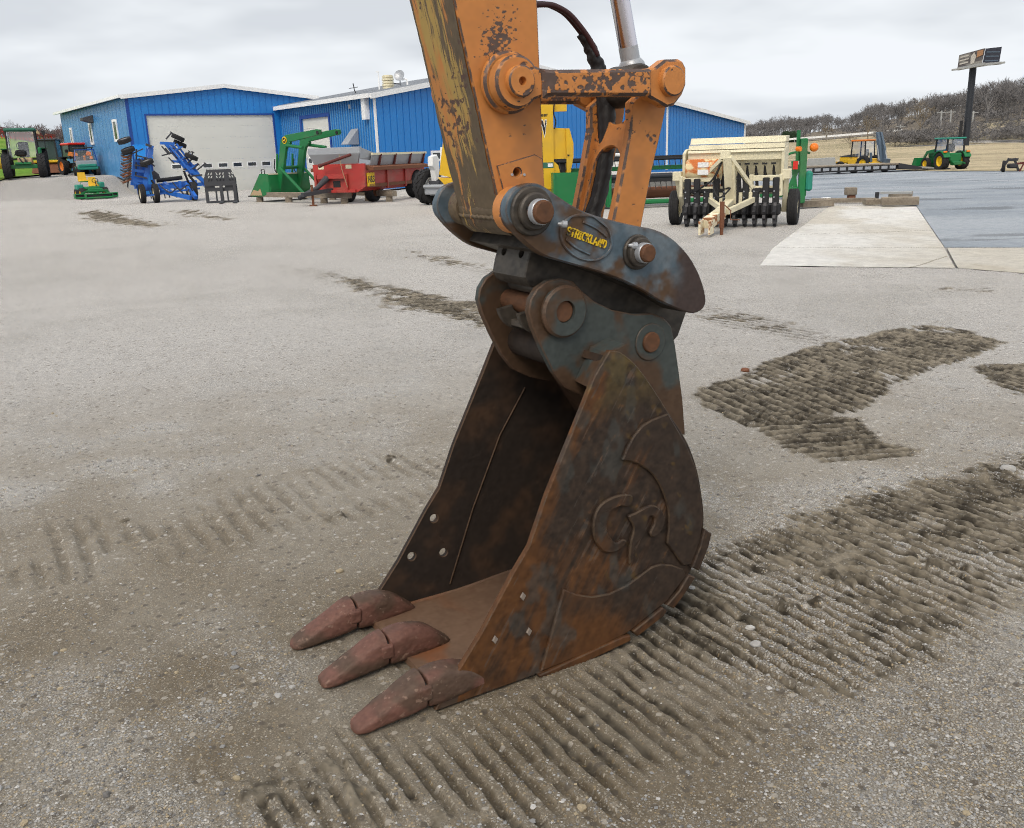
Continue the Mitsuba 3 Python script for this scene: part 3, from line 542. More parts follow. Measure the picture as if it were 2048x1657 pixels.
for o in ([(0.691, 0.355), (0.725, 0.328), (0.712, 0.281), (0.67, 0.198), (0.637, 0.221), (0.672, 0.291)], [(0.621, 0.196), (0.654, 0.179), (0.607, 0.128), (0.557, 0.084), (0.523, 0.107), (0.579, 0.146)], [(0.375, 0.051), (0.507, 0.104), (0.525, 0.087), (0.512, 0.068), (0.397, 0.025)], [(-0.009, 0.012), (0.337, 0.044), (0.365, 0.039), (0.367, 0.017), (0.21, 0.001), (0.005, -0.015)]):
    add(bk, 'wear_strip', prism(o, -.024, .05, .004), 'bucket_rust', 30, fr=BF)
low = [(0.101, 0.285), (0.153, 0.251), (0.213, 0.226), (0.284, 0.217), (0.358, 0.227), (0.422, 0.251), (0.465, 0.267), (0.505, 0.266), (0.554, 0.249), (0.605, 0.22)] + [(0.619, 0.189), (0.534, 0.116), (0.358, 0.045), (0.19, 0.025), (0.006, 0.015)]
up = [(0.527, 0.803), (0.46, 0.794), (0.419, 0.781), (0.382, 0.75), (0.357, 0.715), (0.339, 0.681)] + spl([(0.339, 0.678), (0.388, 0.659), (0.441, 0.624), (0.483, 0.576), (0.514, 0.515), (0.533, 0.453), (0.536, 0.397)], 3) + [(0.53, 0.336), (0.604, 0.232), (0.641, 0.226), (0.681, 0.308), (0.692, 0.381), (0.678, 0.488), (0.65, 0.592), (0.605, 0.685)]
for nm, pl, th in (('wear_plate', low, .014), ('wear_plate', up, .014)):
    add(bk, nm, prism(pl, -th, .0015, .0045), 'bucket_rust', 25, fr=BF)
cC = [(0.378, 0.548), (0.338, 0.56), (0.294, 0.559), (0.25, 0.545), (0.226, 0.514), (0.218, 0.474), (0.223, 0.431), (0.249, 0.386), (0.279, 0.366), (0.32, 0.364), (0.356, 0.386), (0.338, 0.401), (0.315, 0.394), (0.293, 0.41), (0.278, 0.437), (0.276, 0.476), (0.291, 0.511), (0.324, 0.522), (0.356, 0.51), (0.378, 0.521)]
cP = [(0.362, 0.475), (0.392, 0.483), (0.456, 0.496), (0.494, 0.475), (0.515, 0.446), (0.516, 0.41), (0.495, 0.383), (0.467, 0.374), (0.453, 0.394), (0.471, 0.425), (0.471, 0.445), (0.452, 0.455), (0.441, 0.432), (0.429, 0.391), (0.392, 0.365), (0.383, 0.311), (0.365, 0.304), (0.369, 0.375), (0.383, 0.431)]
add(bk, 'raised_emblem', [prism(spl(cC, 3, True), -.016, .0015, .005), prism(spl(cP, 3, True), -.016, .0015, .005)], 'bucket_rust', 25, label='cast emblem of two joined letters standing proud of the side plate', fr=BF)
for s, z in [(-0.047, 0.298), (-0.029, 0.168), (-0.154, 0.179)]:
    add(bk, 'bolt', prism([(s - .011, z), (s, z - .015), (s + .011, z), (s, z + .015)], -.006, .001, .002), 'bolt_head', 20, fr=BF)
b1 = [(0.219, 1.159)][0]; b2 = [(0.577, 1.012)][0]
ear = [(0.098, 1.169), (0.106, 1.207), (0.131, 1.239), (0.169, 1.258), (0.216, 1.263), (0.265, 1.249), (0.301, 1.213), (0.35, 1.174), (0.42, 1.139), (0.513, 1.114), (0.588, 1.108), (0.638, 1.088), (0.672, 1.054), (0.691, 0.987), (0.709, 0.895), (0.73, 0.782), (0.745, 0.648), (0.672, 0.666), (0.558, 0.81), (0.45, 0.898), (0.377, 0.84), (0.296, 0.867), (0.266, 0.884), (0.227, 0.907), (0.184, 0.964), (0.144, 1.043), (0.111, 1.12)]
for t0, t1 in ((.15, .18), (.48, .51)):
    e = add(bk, 'ear_plate', prism(ear, t0, t1, .004), 'ear_steel', 30, fr=BF)
    d = -1 if t0 < .3 else 1; tf = t0 if d < 0 else t1
    add(e, 'boss', ring((b1[0], tf, b1[1]), (0, d, 0), .036, .084, 0, .026, .008), 'ear_steel', 30, fr=BF)
    add(e, 'boss', ring((b2[0], tf, b2[1]), (0, d, 0), .036, .064, 0, .006, .003), 'ear_steel', 30, fr=BF)
for s, z in (b1, b2): add(bk, 'pin', revolve([(0.002, .0001), (.0, .032), (.004, .0355), (.386, .0355), (.39, .032), (.39, .0001)], (s, .135, z), (0, 1, 0), 28), 'pin_rust', 30, fr=BF)
q1 = [(0.212, 0.989)][0]
add(bk, 'cross_tube', cyl((q1[0] + .05, .17, q1[1] + .02), (q1[0] + .05, .49, q1[1] + .02), .055, 20), 'bucket_inner_shade', True, fr=BF)  # deep shade on the tube comes from this darkened interior colour
add(bk, 'top_plate', prism(slab_of([(q1[0] + .04, q1[1] + .05), (.44, 1.03), (.60, .80)], .012), .18, .48), 'bucket_rust', fr=BF)
gz = [(0.307, 1.042), (0.371, 1.054), (0.428, 1.001), (0.418, 0.909), (0.316, 0.908), (0.248, 1.001)]
gq = [(.148, q) for q in [(0.327, 1.029), (0.266, 0.923)]] + [(.022, q) for q in [(0.313, 1.028), (0.233, 0.93)]]
add(bk, 'gusset', hull([(q[0] + d, t, q[1] + d * .3) for t, q in gq for d in (0, .07)]), 'ear_steel', fr=BF)
def loft(secs, n=22, e=2.6, reps=4):
    """solid through sections (s, half width, z0, z1), rounded-rectangle shaped"""
    secs = np.array(spl(secs, reps)); V, F = [], []
    for s_, hw, z0, z1 in secs:
        for k in range(n):
            w_ = 2 * math.pi * (k + .5) / n; c_, q_ = math.cos(w_), math.sin(w_)
            V.append((s_, hw * math.copysign(abs(c_) ** (2 / e), c_), (z0 + z1) / 2 + (z1 - z0) / 2 * math.copysign(abs(q_) ** (2 / e), q_)))
    m_ = len(secs)
    for i_ in range(m_ - 1):
        for k in range(n):
            a_, b_, c_, d_ = i_ * n + k, i_ * n + (k + 1) % n, (i_ + 1) * n + (k + 1) % n, (i_ + 1) * n + k
            F += [(a_, c_, b_), (a_, d_, c_)]
    V += [np.mean(V[:n], 0), np.mean(V[-n:], 0)]
    for k in range(n): F += [(len(V) - 2, k, (k + 1) % n), (len(V) - 1, (m_ - 1) * n + (k + 1) % n, (m_ - 1) * n + k)]
    return trimesh.Trimesh(np.array(V), np.array(F), process=False)
for qi, tc in enumerate((.040, .332, .620)):
    tk = K('tooth', bk); j_ = np.array([0, .004, -.003])[qi]
    tip = loft([(-.628 + j_, .012, .006, .016), (-.622, .030, .003, .026), (-.606, .039, .001, .036), (-.57, .044, .001, .054), (-.52, .046, .003, .080), (-.47, .050, .007, .104), (-.43, .053, .011, .122), (-.402, .053, .016, .130)], reps=4, e=3.0)
    tip = rough(tip.subdivide(), .0030, 24, int(tc * 100)); tip.apply_translation((0, tc, 0)); add(tk, 'point', tip, 'tooth_rust', 50, fr=BF)
    ad = [loft([(-.392, .046, .022, .118), (-.385, .051, .014, .126), (-.35, .052, .012, .130), (-.31, .051, .012, .128), (-.265, .049, .016, .116), (-.225, .045, .020, .094), (-.19, .038, .024, .062), (-.165, .026, .026, .040)], reps=4, e=3.2), loft([(-.42, .034, .03, .098), (-.38, .038, .026, .104)], e=4)]
    ad = [rough(ad[0].subdivide(), .0032, 20, 5 + qi), ad[1]]
    for x in ad: x.apply_translation((0, tc, 0))
    add(tk, 'adapter', ad[0], 'tooth_rust', 50, fr=BF); add(tk, 'nose', ad[1], 'greasy_steel', 40, fr=BF)
    for sg in (-1, 1): add(tk, 'lock_tab', rough(box(-.430, -.378, tc + sg * .046 - .011, tc + sg * .046 + .011, .050, .104, .009).subdivide().subdivide(), .002, 50, 3), 'tooth_rust', 50, fr=BF)

# ---------------------------------------------------------------- the quick coupler
cp = thing('quick_coupler', 'grey-blue quick coupler with a raised oval name plate between arm and bucket', 'coupler')
c1 = [(0.073, 1.481)][0]; c2 = [(0.466, 1.33)][0]
cpl = spl([(-0.009, 1.473), (-0.006, 1.511), (0.019, 1.544), (0.064, 1.56), (0.112, 1.555), (0.175, 1.517), (0.25, 1.475), (0.344, 1.443), (0.461, 1.413), (0.542, 1.395), (0.616, 1.36), (0.688, 1.299), (0.738, 1.228), (0.767, 1.154), (0.759, 1.117), (0.715, 1.103), (0.653, 1.122), (0.566, 1.162), (0.483, 1.21), (0.382, 1.257), (0.304, 1.285), (0.211, 1.315), (0.12, 1.346), (0.06, 1.387), (0.015, 1.431)], 3, True)
for t0, t1 in ((.085, .120), (.54, .575)):
    sp_ = add(cp, 'side_plate', prism(cpl, t0, t1, .004), 'coupler_paint', 30, fr=BF)
    d = -1 if t0 < .3 else 1; tf = t0 if d < 0 else t1
    add(sp_, 'boss', [ring((c1[0], tf, c1[1]), (0, d, 0), .03, .072, 0, .016, .004), ring((c1[0], tf + d * .016, c1[1]), (0, d, 0), .03, .055, 0, .020, .005)], 'greasy_steel', 30, fr=BF)
    add(sp_, 'boss', [ring((c2[0], tf, c2[1]), (0, d, 0), .026, .056, 0, .014, .004), ring((c2[0], tf + d * .014, c2[1]), (0, d, 0), .026, .047, 0, .018, .004)], 'greasy_steel', 30, fr=BF)
for (s, z), r, ta, tb in ((c1, .034, .004, .656), (c2, .0285, .016, .644)):
    pk = add(cp, 'pin', revolve([(0.0, .0001), (0.0, r - .005), (.005, r), (tb - ta - .005, r), (tb - ta, r - .005), (tb - ta, .0001)], (s, ta, z), (0, 1, 0), 30), 'pin_rust', 30, fr=BF)
    add(pk, 'collar', ring((s, ta + .014, z), (0, 1, 0), r * .9, r + .0035, 0, .024, .002), 'grey_metal', 30, fr=BF)
    add(pk, 'collar', ring((s, tb - .04, z), (0, 1, 0), r * .9, r + .022, 0, .022, .004), 'blue_grey_steel', 30, fr=BF)
    add(pk, 'bolt', revolve([(0, .0001), (0, .005), (.002, .006), (.01, .006)], (s - r * .9, ta + .035, z + .012), (0, 1, 0), 10), 'black', fr=BF)
hook = spl([(0.17, 1.397), (0.157, 1.352), (0.13, 1.266), (0.161, 1.231)], 2) + [(0.245, 1.221), (0.383, 1.165), (0.529, 1.075), (0.638, 1.014), (0.718, 0.989), (0.75, 0.983), (0.768, 0.997), (0.815, 1.101), (0.866, 1.126), (0.703, 1.204), (0.507, 1.274), (0.325, 1.338)]
body = prism(hook, .225, .435, .004)
for cx, cz in [(0.104, 1.339), (0.179, 1.32)]: pass
fa, fb = np.array([(0.157, 1.355)][0]), np.array([(0.132, 1.272)][0])
ax_ = np.array([fb[0] - fa[0], 0, fb[1] - fa[1]]); ln = np.linalg.norm(ax_); ax_ /= ln; nrm_ = np.array([ax_[2], 0, -ax_[0]]); nrm_ = nrm_ if nrm_[0] < 0 else -nrm_
cyls = [trimesh.creation.cylinder(radius=.0155, segment=(np.array([fa[0], tt, fa[1]]) + ax_ * ln * .22 - nrm_ * .06, np.array([fa[0], tt, fa[1]]) + ax_ * ln * .22 + nrm_ * .05), sections=20) for tt in (.275, .385)]
try: body = trimesh.boolean.difference([trimesh.Trimesh(body.vertices, body.faces, process=True)] + cyls, engine='manifold')
except Exception as e: print('hook holes', e)
add(cp, 'hook_body', body, 'greasy_steel', 25, fr=BF)
add(cp, 'bridge_plate', prism([(0.102, 1.365), (0.231, 1.316), (0.386, 1.257), (0.573, 1.175), (0.695, 1.106), (0.716, 1.153), (0.551, 1.255), (0.309, 1.357), (0.14, 1.416)], .12, .54, .003), 'greasy_steel', 25, fr=BF)
jaw = [(b1[0] + r * math.cos(a), b1[1] + r * math.sin(a)) for r, aa in ((.094, np.linspace(3.3, 5.9, 14)), (.038, np.linspace(5.9, 3.3, 14))) for a in aa]
for t0, t1 in ((.262, .282), (.392, .412)): add(cp, 'jaw', prism(jaw, t0, t1, .003), 'greasy_steel', 30, fr=BF)
add(cp, 'jaw_bar', box(b1[0] - .05, b1[0] + .03, .282, .392, b1[1] - .075, b1[1] - .052, .004), 'greasy_steel', fr=BF)
add(cp, 'latch_rod', cyl((b1[0] - .012, .23, b1[1] + .062), (b1[0] - .012, .43, b1[1] + .062), .021, 16), 'greasy_steel', True, fr=BF)
for px, pz in [(0.165, 1.44), (0.43, 1.356)]:
    add(cp, 'grease_nipple', revolve([(0, .0001), (0, .004), (.01, .007), (.014, .011), (.028, .011), (.03, .0001)], (px - .012, .062, pz), (.9, -.35, -.1), 10), 'grey_metal', 30, fr=BF)
oc = np.array([(0.272, 1.389)][0]); oa = np.array([(0.189, 1.416), (0.365, 1.35)]); od = oa[1] - oa[0]; oth = math.atan2(od[1], od[0])
def tilt(u, v): return oc[0] + u * math.cos(oth) - v * math.sin(oth), oc[1] + u * math.sin(oth) + v * math.cos(oth)
ov = lambda r: [tilt(r * .104 * math.cos(a), r * .070 * math.sin(a)) for a in np.linspace(0, 2 * math.pi, 48)[:-1]]
npl = add(cp, 'name_plate', [prism(ov(1.0), .078, .086, .003, [ov(.90)]), prism([tilt(u, v) for u, v in spl([(-.030, .046), (.03, .042), (.072, .028)], 4) + spl([(.072, .020), (.03, .033), (-.030, .038)], 4)], .079, .086, .002),
                     prism([tilt(u, v) for u, v in spl([(-.072, -.020), (-.03, -.034), (.03, -.040)], 4) + spl([(.03, -.048), (-.03, -.043), (-.072, -.029)], 4)], .079, .086, .002)], 'coupler_paint', 30, label='raised oval name plate with two bars', fr=BF)
tx = meshkit.text_mesh('STRICKLAND', .025, .006, True); tw = tx.bounds[1][0] - tx.bounds[0][0]
tx.vertices = np.array([(tilt(x * .156 / tw - .078, y - .012)[0], .086 - zz, tilt(x * .156 / tw - .078, y - .012)[1]) for x, y, zz in tx.vertices])
def letter_fn(p, n, uv): return MX(mi.Color3f(0.62, 0.42, 0.02), mi.Color3f(0.06, 0.055, 0.04), SS(0.52, 0.66, FB(p.x * 70, p.y * 70, p.z * 70, 3)))
painted('letter_paint', letter_fn, 0.5)
add(npl, 'lettering', tx, 'letter_paint', label='worn yellow raised capital letters', fr=BF)

# ---------------------------------------------------------------- the excavator's arm
ea = thing('excavator_arm', 'worn orange excavator arm with rocker links, reaching down into the picture to the coupler', 'excavator arm')
f0, f1, k0, k1 = [np.array(q) for q in [(0.038, 1.454), (-0.091, 2.065), (0.196, 1.527), (0.185, 2.077)]]
ft, kt = f1 + (f1 - f0) * 1.6, k1 + (k1 - k0) * 2.4
kt[1] = ft[1] = min(kt[1], ft[1])
armp = [tuple(f0), tuple(ft), tuple(kt), tuple(k1), tuple(k0), (c1[0] + .075, c1[1] + .045), (c1[0], c1[1] + .02)]
arm = prism(armp, .195, .465, .005)
hs, hz = [(0.095, 1.591)][0]
try: arm = trimesh.boolean.difference([trimesh.Trimesh(arm.vertices, arm.faces, process=True), trimesh.creation.cylinder(radius=.0125, segment=((hs, .1, hz), (hs, .26, hz)), sections=20)], engine='manifold')
except Exception as e: print('arm hole', e)
add(ea, 'stick', arm, 'orange_plate', 25, fr=BF)
dn = (f1 - f0) / np.linalg.norm(f1 - f0); out_ = np.array([-dn[1], dn[0]]); out_ = out_ if out_[0] < 0 else -out_
w0 = f0 + dn * .004
fp = []
for t in np.linspace(.199, .461, 9):
    for u in np.linspace(0, 1, 60):
        q = w0 + (ft - w0) * u; j_ = .0022 * (meshkit.noise(np.array([t * 60, u * 90, 0])) - .5) * 2 + .004
        fp.append((q[0] + out_[0] * j_, t, q[1] + out_[1] * j_))
ii, jj = np.meshgrid(np.arange(8), np.arange(59), indexing='ij'); aq = (ii * 60 + jj).ravel()
add(ea, 'front_plate', trimesh.Trimesh(np.array(fp), np.vstack([np.stack([aq, aq + 1, aq + 61], -1), np.stack([aq, aq + 61, aq + 60], -1)]), process=False), 'worn_front', True, label='scuffed front plate of the arm, paint worn to dark steel', fr=BF)
add(ea, 'weld_seam', tube([(w0[0] + out_[0] * .004, t, w0[1] + out_[1] * .004 + .0025 * math.sin(t * 210)) for t in np.linspace(.2, .46, 24)], .007, 6), 'worn_front', True, fr=BF)
add(ea, 'hub_boss', ring((c1[0], .140, c1[1]), (0, 1, 0), .001, .070, 0, .056, .006, 44), 'orange_plate', 30, fr=BF)
add(ea, 'hub_boss', ring((c1[0], .464, c1[1]), (0, 1, 0), .001, .060, 0, .05, .008, 44), 'worn_front', 30, fr=BF)
add(ea, 'nose_hub', [revolve([(0, .0001), (0, .040), (.010, .046), (.262, .046), (.272, .040), (.272, .0001)], (c1[0], .194, c1[1]), (0, 1, 0), 44), hull([(x, t, z) for t in (.2, .46) for x, z in ((f0[0] + .012, f0[1] + .02), (c1[0] - .043, c1[1] - .02), (c1[0] - .03, c1[1] - .055), (c1[0] + .0, c1[1] - .078), (c1[0] + .06, c1[1] - .07), (c1[0] + .05, c1[1]), (c1[0] + .02, f0[1] + .07))])], 'worn_front', 35, fr=BF)
db = [(0.024, 1.613), (0.159, 1.642), (0.187, 1.628), (0.192, 1.529), (0.141, 1.54), (0.087, 1.531), (0.054, 1.497)]
dbh = circ(hs, hz, .0135, 18)
add(ea, 'doubler_plate', prism(db, .189, .197, .003, [dbh]), 'orange_plate', 25, fr=BF)
r1 = [(0.063, 1.844)][0]; r2 = [(0.621, 1.849)][0]
for px, pz in [(0.075, 1.585), (0.118, 1.583)]: add(ea, 'bolt', revolve([(0, .0001), (0, .004), (.004, .005), (.008, .005)], (px, .186, pz), (0, 1, 0), 8), 'grey_metal', fr=BF)
rbar = [(0.14, 1.88), (0.171, 1.877), (0.533, 1.885), (0.543, 1.882), (0.544, 1.809), (0.534, 1.804), (0.169, 1.804), (0.142, 1.8)]
rr_ = [(0.533, 1.885), (0.565, 1.891), (0.604, 1.914), (0.657, 1.916), (0.677, 1.908), (0.69, 1.89), (0.691, 1.839), (0.676, 1.809), (0.643, 1.777), (0.611, 1.771), (0.578, 1.785), (0.542, 1.8), (0.53, 1.812)]
le = circ(r1[0], r1[1], .074, 40)
lobe = unary_union([Polygon(le), Polygon([(r1[0], r1[1] + .06), (r1[0] + .085, r1[1] + .036), (r1[0] + .085, r1[1] - .040), (r1[0], r1[1] - .066)])])
for t0, t1 in ((.115, .165), (.495, .545)):
    rk = K('rocker_link', ea); n_ = .01 if t0 < .3 else 0
    add(rk, 'bar', prism(rbar, t0 - .012 + (0 if t0 < .3 else .006), t1 - .004, .010), 'orange_scuffed', 25, fr=BF)
    add(rk, 'eye', prism(lobe, t0, t1, .008), 'orange_worn', 30, fr=BF); add(rk, 'eye', prism(rr_, t0, t1, .008), 'orange_worn', 30, fr=BF)
for y_ in (.165, .465): add(ea, 'arm_boss', ring((r1[0] + .004, y_, r1[1] + .002), (0, 1, 0), 0.001, .088, 0, .03, .008), 'orange_plate', 30, fr=BF)
for (s, z), hole in ((r1, True), (r2, False)):
    pr = [(0.0, .0001), (0, .041), (.005, .046), (.473, .046), (.478, .041), (.478, .0001)] if not hole else [(.03, .0001), (.03, .0115), (0, .0125), (0, .039), (.005, .044), (.473, .044), (.478, .039), (.478, .0001)]
    add(ea, 'link_pin', revolve(pr, (s, .091, z), (0, 1, 0), 32), 'orange_worn', 30, fr=BF)
lt, lb = np.array(r2), np.array(c2); ld = (lb - lt) / np.linalg.norm(lb - lt); LL = np.linalg.norm(lb - lt)
bl = K('bucket_link', ea)
nfl = [(0.533, 1.791), (0.589, 1.829), (0.672, 1.83), (0.681, 1.775), (0.663, 1.705), (0.623, 1.571), (0.58, 1.394), (0.551, 1.355), (0.489, 1.376), (0.46, 1.42), (0.495, 1.552), (0.533, 1.715)]
for t0, t1 in ((.2, .238), (.422, .46)): add(bl, 'flange', prism(nfl, t0, t1, .007), 'orange_worn', 30, fr=BF)
wx = np.array([-ld[1], ld[0]]); wx = wx if wx[0] < 0 else -wx
web = Polygon([(-.112, .0), (.112, 0), (.112, LL - .02), (-.112, LL - .02)]).difference(unary_union([Polygon(circ(0, .055, .075, 30)), Polygon(circ(0, .275, .072, 30, 180, 360) + [(.072, LL - .1)] + circ(0, LL - .1, .072, 20, 0, 180) )]))
wb = prism(web, -.014, .014, .004, f=lambda u, w, v: ((lt + ld * v + wx * (w + .002))[0], .33 + u, (lt + ld * v + wx * (w + .002))[1]))
add(bl, 'web_plate', wb, 'orange_worn', 30, fr=BF)
rod = [np.array(q) for q in [(0.631, 1.93), (0.587, 2.116)]]; rt_ = rod[0] + (rod[1] - rod[0]) * 5
cy = K('cylinder_rod', ea)
add(cy, 'rod', cyl((rod[0][0], .33, rod[0][1]), (rt_[0], .33, rt_[1]), .0315, 32), 'chrome', True, label='polished chrome cylinder rod', fr=BF)
rd = (rod[1] - rod[0]) / np.linalg.norm(rod[1] - rod[0])
add(cy, 'rod_collar', revolve([(-.06, .0001), (-.06, .05), (-.012, .044), (.0, .036), (.004, .0322), (.045, .0322)], (rod[0][0], .33, rod[0][1]), (rd[0], 0, rd[1]), 28), 'grey_metal', 35, fr=BF)
add(cy, 'rod_eye', revolve([(0, .0001), (0, .062), (.006, .068), (.134, .068), (.14, .062), (.14, .0001)], (lt[0], .26, lt[1]), (0, 1, 0), 28), 'greasy_steel', 30, fr=BF)
hp = [(0.271, 2.096), (0.333, 2.101), (0.37, 2.096), (0.418, 2.076), (0.463, 2.038), (0.498, 2), (0.522, 1.963), (0.546, 1.915), (0.568, 1.859), (0.582, 1.763), (0.577, 1.648), (0.555, 1.531), (0.518, 1.428), (0.504, 1.364)]
h1 = spl([(s, .40, z) for s, z in hp], 4)
hk = K('hydraulic_hose', ea)
add(hk, 'hose', [tube(h1[:26], .009, 9), tube([(s + .004, t - .02, z - .004) for s, t, z in h1[:26]], .009, 9)], 'hose_maroon', True, label='two dark maroon hydraulic hoses', fr=BF)
slv = h1[18:]; rg_ = np.random.default_rng(3)
sl = tube(slv, [.017 + .014 * min(1, i / 18) for i in range(len(slv))], 14).subdivide()
sl = rough(sl, .007, 60, 4)
add(hk, 'sleeve', sl, 'black', 50, label='torn black protective sleeve around the hoses', fr=BF)
# ---------------------------------------------------------------- the two blue buildings
def wallf(p0, p1):
    p0 = np.array([p0[0], p0[1], 0.0]); d = np.array([p1[0], p1[1], 0.0]) - p0; L = np.linalg.norm(d); d /= L; n = np.array([d[1], -d[0], 0])
    return lambda u, z, o: p0 + d * u + n * o + np.array([0, 0, z]), L
def wprism(wf, pts, o0, o1, bev=0.0, holes=()):
    """polygon in (along, up) of a wall, from o0 to o1 metres proud of it"""
    return prism(pts, 0, 1, 0, holes, f=lambda u, t, z: wf(u, z, o0 + (o1 - o0) * t))
def rect(u0, u1, z0, z1): return [(u0, z0), (u1, z0), (u1, z1), (u0, z1)]
def panels(parent, wf, outline, openings, w, u0, u1, mat, gap=.05, proud=.03, seed=0):
    area = Polygon(outline)
    for o in openings: area = area.difference(Polygon(o))
    u = u0
    while u < u1 - .02:
        c = area.intersection(sbox(u + gap / 2, -1, min(u + w, u1) - gap / 2, 20))
        for g in getattr(c, 'geoms', [c]):
            if g.geom_type == 'Polygon' and g.area > .01: add(parent, 'panel', wprism(wf, g, 0.0, proud), mat)
        u += w
def window(parent, wf, r, frame='trim_white', fw=.09, name='window', o=.04, glass='window_dark', sash=False):
    k = K(name, parent); u0, u1, z0, z1 = r
    add(k, 'frame', wprism(wf, rect(u0, u1, z0, z1), .0, o + .03, 0, [rect(u0 + fw, u1 - fw, z0 + fw, z1 - fw)]), frame)
    add(k, 'pane', wprism(wf, rect(u0 + fw * .8, u1 - fw * .8, z0 + fw * .8, z1 - fw * .8), .0, o), glass)
    if sash: add(k, 'sash', wprism(wf, rect(u0 + fw, u1 - fw, (z0 + z1) / 2 + .3, z1 - fw), o, o + .02), 'trim_white')
def roof_slab(name, parent, quad, th, mat):
    q = np.array(quad, float); return add(parent, name, hull(list(q) + list(q - [0, 0, th])), mat)
BL, BR, BB = np.array([(-20.6152, 53.348)][0]), np.array([(-11.6047, 59.7472)][0]), np.array([(-29.8731, 68.6488)][0])
EH, PH = 5.25, 5.85
# building with the large door
b1_ = thing('blue_workshop', 'blue metal workshop with one wide pale sectional door, left of the blue shop', 'building')
wf1, L1 = wallf(BL, BR); per = np.array([-(BR - BL)[1], (BR - BL)[0]]) / L1
depth = float((BB - BL) @ per); back_l = BL + per * depth; back_r = BR + per * depth
dd = [(0.9629, 4.3055), (8.3714, 4.2962)]
du0, du1, dz = dd[0][0], dd[1][0], (dd[0][1] + dd[1][1]) / 2
gable = [(0, -.2), (L1, -.2), (L1, EH), (L1 / 2, PH), (0, EH)]
doorr = rect(du0, du1, -.2, dz)
wl = K('wall', b1_); add(None, 'wall', wprism(wf1, gable, -.15, 0.0, 0, [rect(du0, du1, -.19, dz)]), 'siding_blue', key=wl, label='front wall of blue standing seam panels')
panels(wl, wf1, [(0, 0.05), (L1, 0.05), (L1, EH - .05), (L1 / 2, PH - .05), (0, EH - .05)], [rect(du0 - .08, du1 + .08, -.2, dz + .08)], L1 / 29, 0, L1, 'siding_blue')
wfl, LL1 = wallf(back_l, BL)
wl2 = K('wall', b1_); winr = [(-46.3408, 19.3445)]
add(None, 'wall', wprism(wfl, rect(0, LL1, .9, EH), -.15, 0.0), 'siding_faded', key=wl2, label='faded paler blue side wall of fine ribbed metal')
ribs = [wprism(wfl, rect(u, u + .10, .9, EH - .02), 0.0, .012) for u in np.arange(.1, LL1 - .1, .9)]
add(wl2, 'rib', ribs, 'siding_faded', stuff=True)
add(b1_, 'foundation', wprism(wfl, rect(0, LL1, -.2, .9), -.12, 0.03), 'blank_grey', label='pale concrete foundation showing above the gravel bank')
for wf_, a_, b_ in ((wallf(BR, back_r)[0], 0, depth), (wallf(back_r, back_l)[0], 0, L1)):
    add(b1_, 'wall', wprism(wf_, rect(a_, b_, -.2, EH) if b_ == depth else [(0, -.2), (L1, -.2), (L1, EH), (L1 / 2, PH), (0, EH)], -.15, 0), 'siding_blue')
for u0, u1, za, zb in [(q[0][0], q[1][0], q[1][1], q[0][1]) for q in ([(2.5377, 4.2386), (3.1436, 3.0666)], [(8.3321, 4.2909), (9.0632, 2.9892)], [(14.4304, 4.2291), (15.3747, 3.0028)])]:
    window(wl2, wfl, (u0, u1, za, zb), fw=.13)
lq = [(9.2208, 4.3736)][0]
add(b1_, 'lamp', hull([wfl(lq[0] + a, lq[1] + b, o) for a, b, o in ((-.5, -.1, .02), (.5, -.1, .02), (-.5, .35, .02), (.5, .35, .02), (-.35, .2, .6), (.35, .2, .6), (-.35, .05, .6), (.35, .05, .6))]), 'charcoal')
hq = [(15.5799, 2.6653)][0]
hz_ = atz = 0
hp_ = np.array([(-20.4784, 52, 2.5776), (-20.926, 52, 2.4881)][0])
add(b1_, 'vent_hood', hull([wf1(u, z, o) for u, z, o in ((.02, 2.75, .02), (.02, 1.95, .02), (.9, 1.95, .02), (.9, 2.75, .02), (-.15, 1.98, 1.0), (.8, 1.98, 1.0), (.1, 2.75, .1))]), 'siding_blue', label='blue sloped vent hood on the corner of the wall')
dk = K('sectional_door', b1_); rows = 7
for r in range(rows):
    za, zb = dz * r / rows, dz * (r + 1) / rows
    add(dk, 'panel', wprism(wf1, rect(du0 + .01, du1 - .01, za + .0015, zb - .0015), -.12, -.055), 'door_beige')
wz = [(1.9171, 1.3891), (4.1616, 1.3919), (2.0827, 1.5767), (6.79, 1.3563)]
for px0 in [(2.3176, 1.43), (3.2036, 1.4261), (4.1065, 1.4221), (5.0266, 1.4181), (5.9036, 1.4161), (6.7966, 1.4141), (7.6745, 1.4131)]:
    u = px0[0]; z = dz * 2.42 / rows
    wk = K('window', dk)
    add(wk, 'frame', wprism(wf1, rect(u - .30, u + .30, z - .15, z + .15), -.058, -.035, 0, [rect(u - .25, u + .25, z - .10, z + .10)]), 'trim_white')
    add(wk, 'pane', wprism(wf1, rect(u - .26, u + .26, z - .11, z + .11), -.058, -.047), 'window_dark')
add(dk, 'frame', [wprism(wf1, rect(du0 - .08, du0 + .012, 0, dz + .08), -.12, .045), wprism(wf1, rect(du1 - .012, du1 + .08, 0, dz + .08), -.12, .045), wprism(wf1, rect(du0 + .012, du1 - .012, dz - .012, dz + .08), -.12, .045)], 'trim_blue')
add(b1_, 'corner_trim', wprism(wf1, rect(-.06, .12, -.1, EH), .031, .06), 'trim_blue')
ov_ = .25; pf, pb = -ov_, depth + ov_
rp = lambda u, t, z: np.array([*(BL + (BR - BL) / L1 * u + per * t), z])
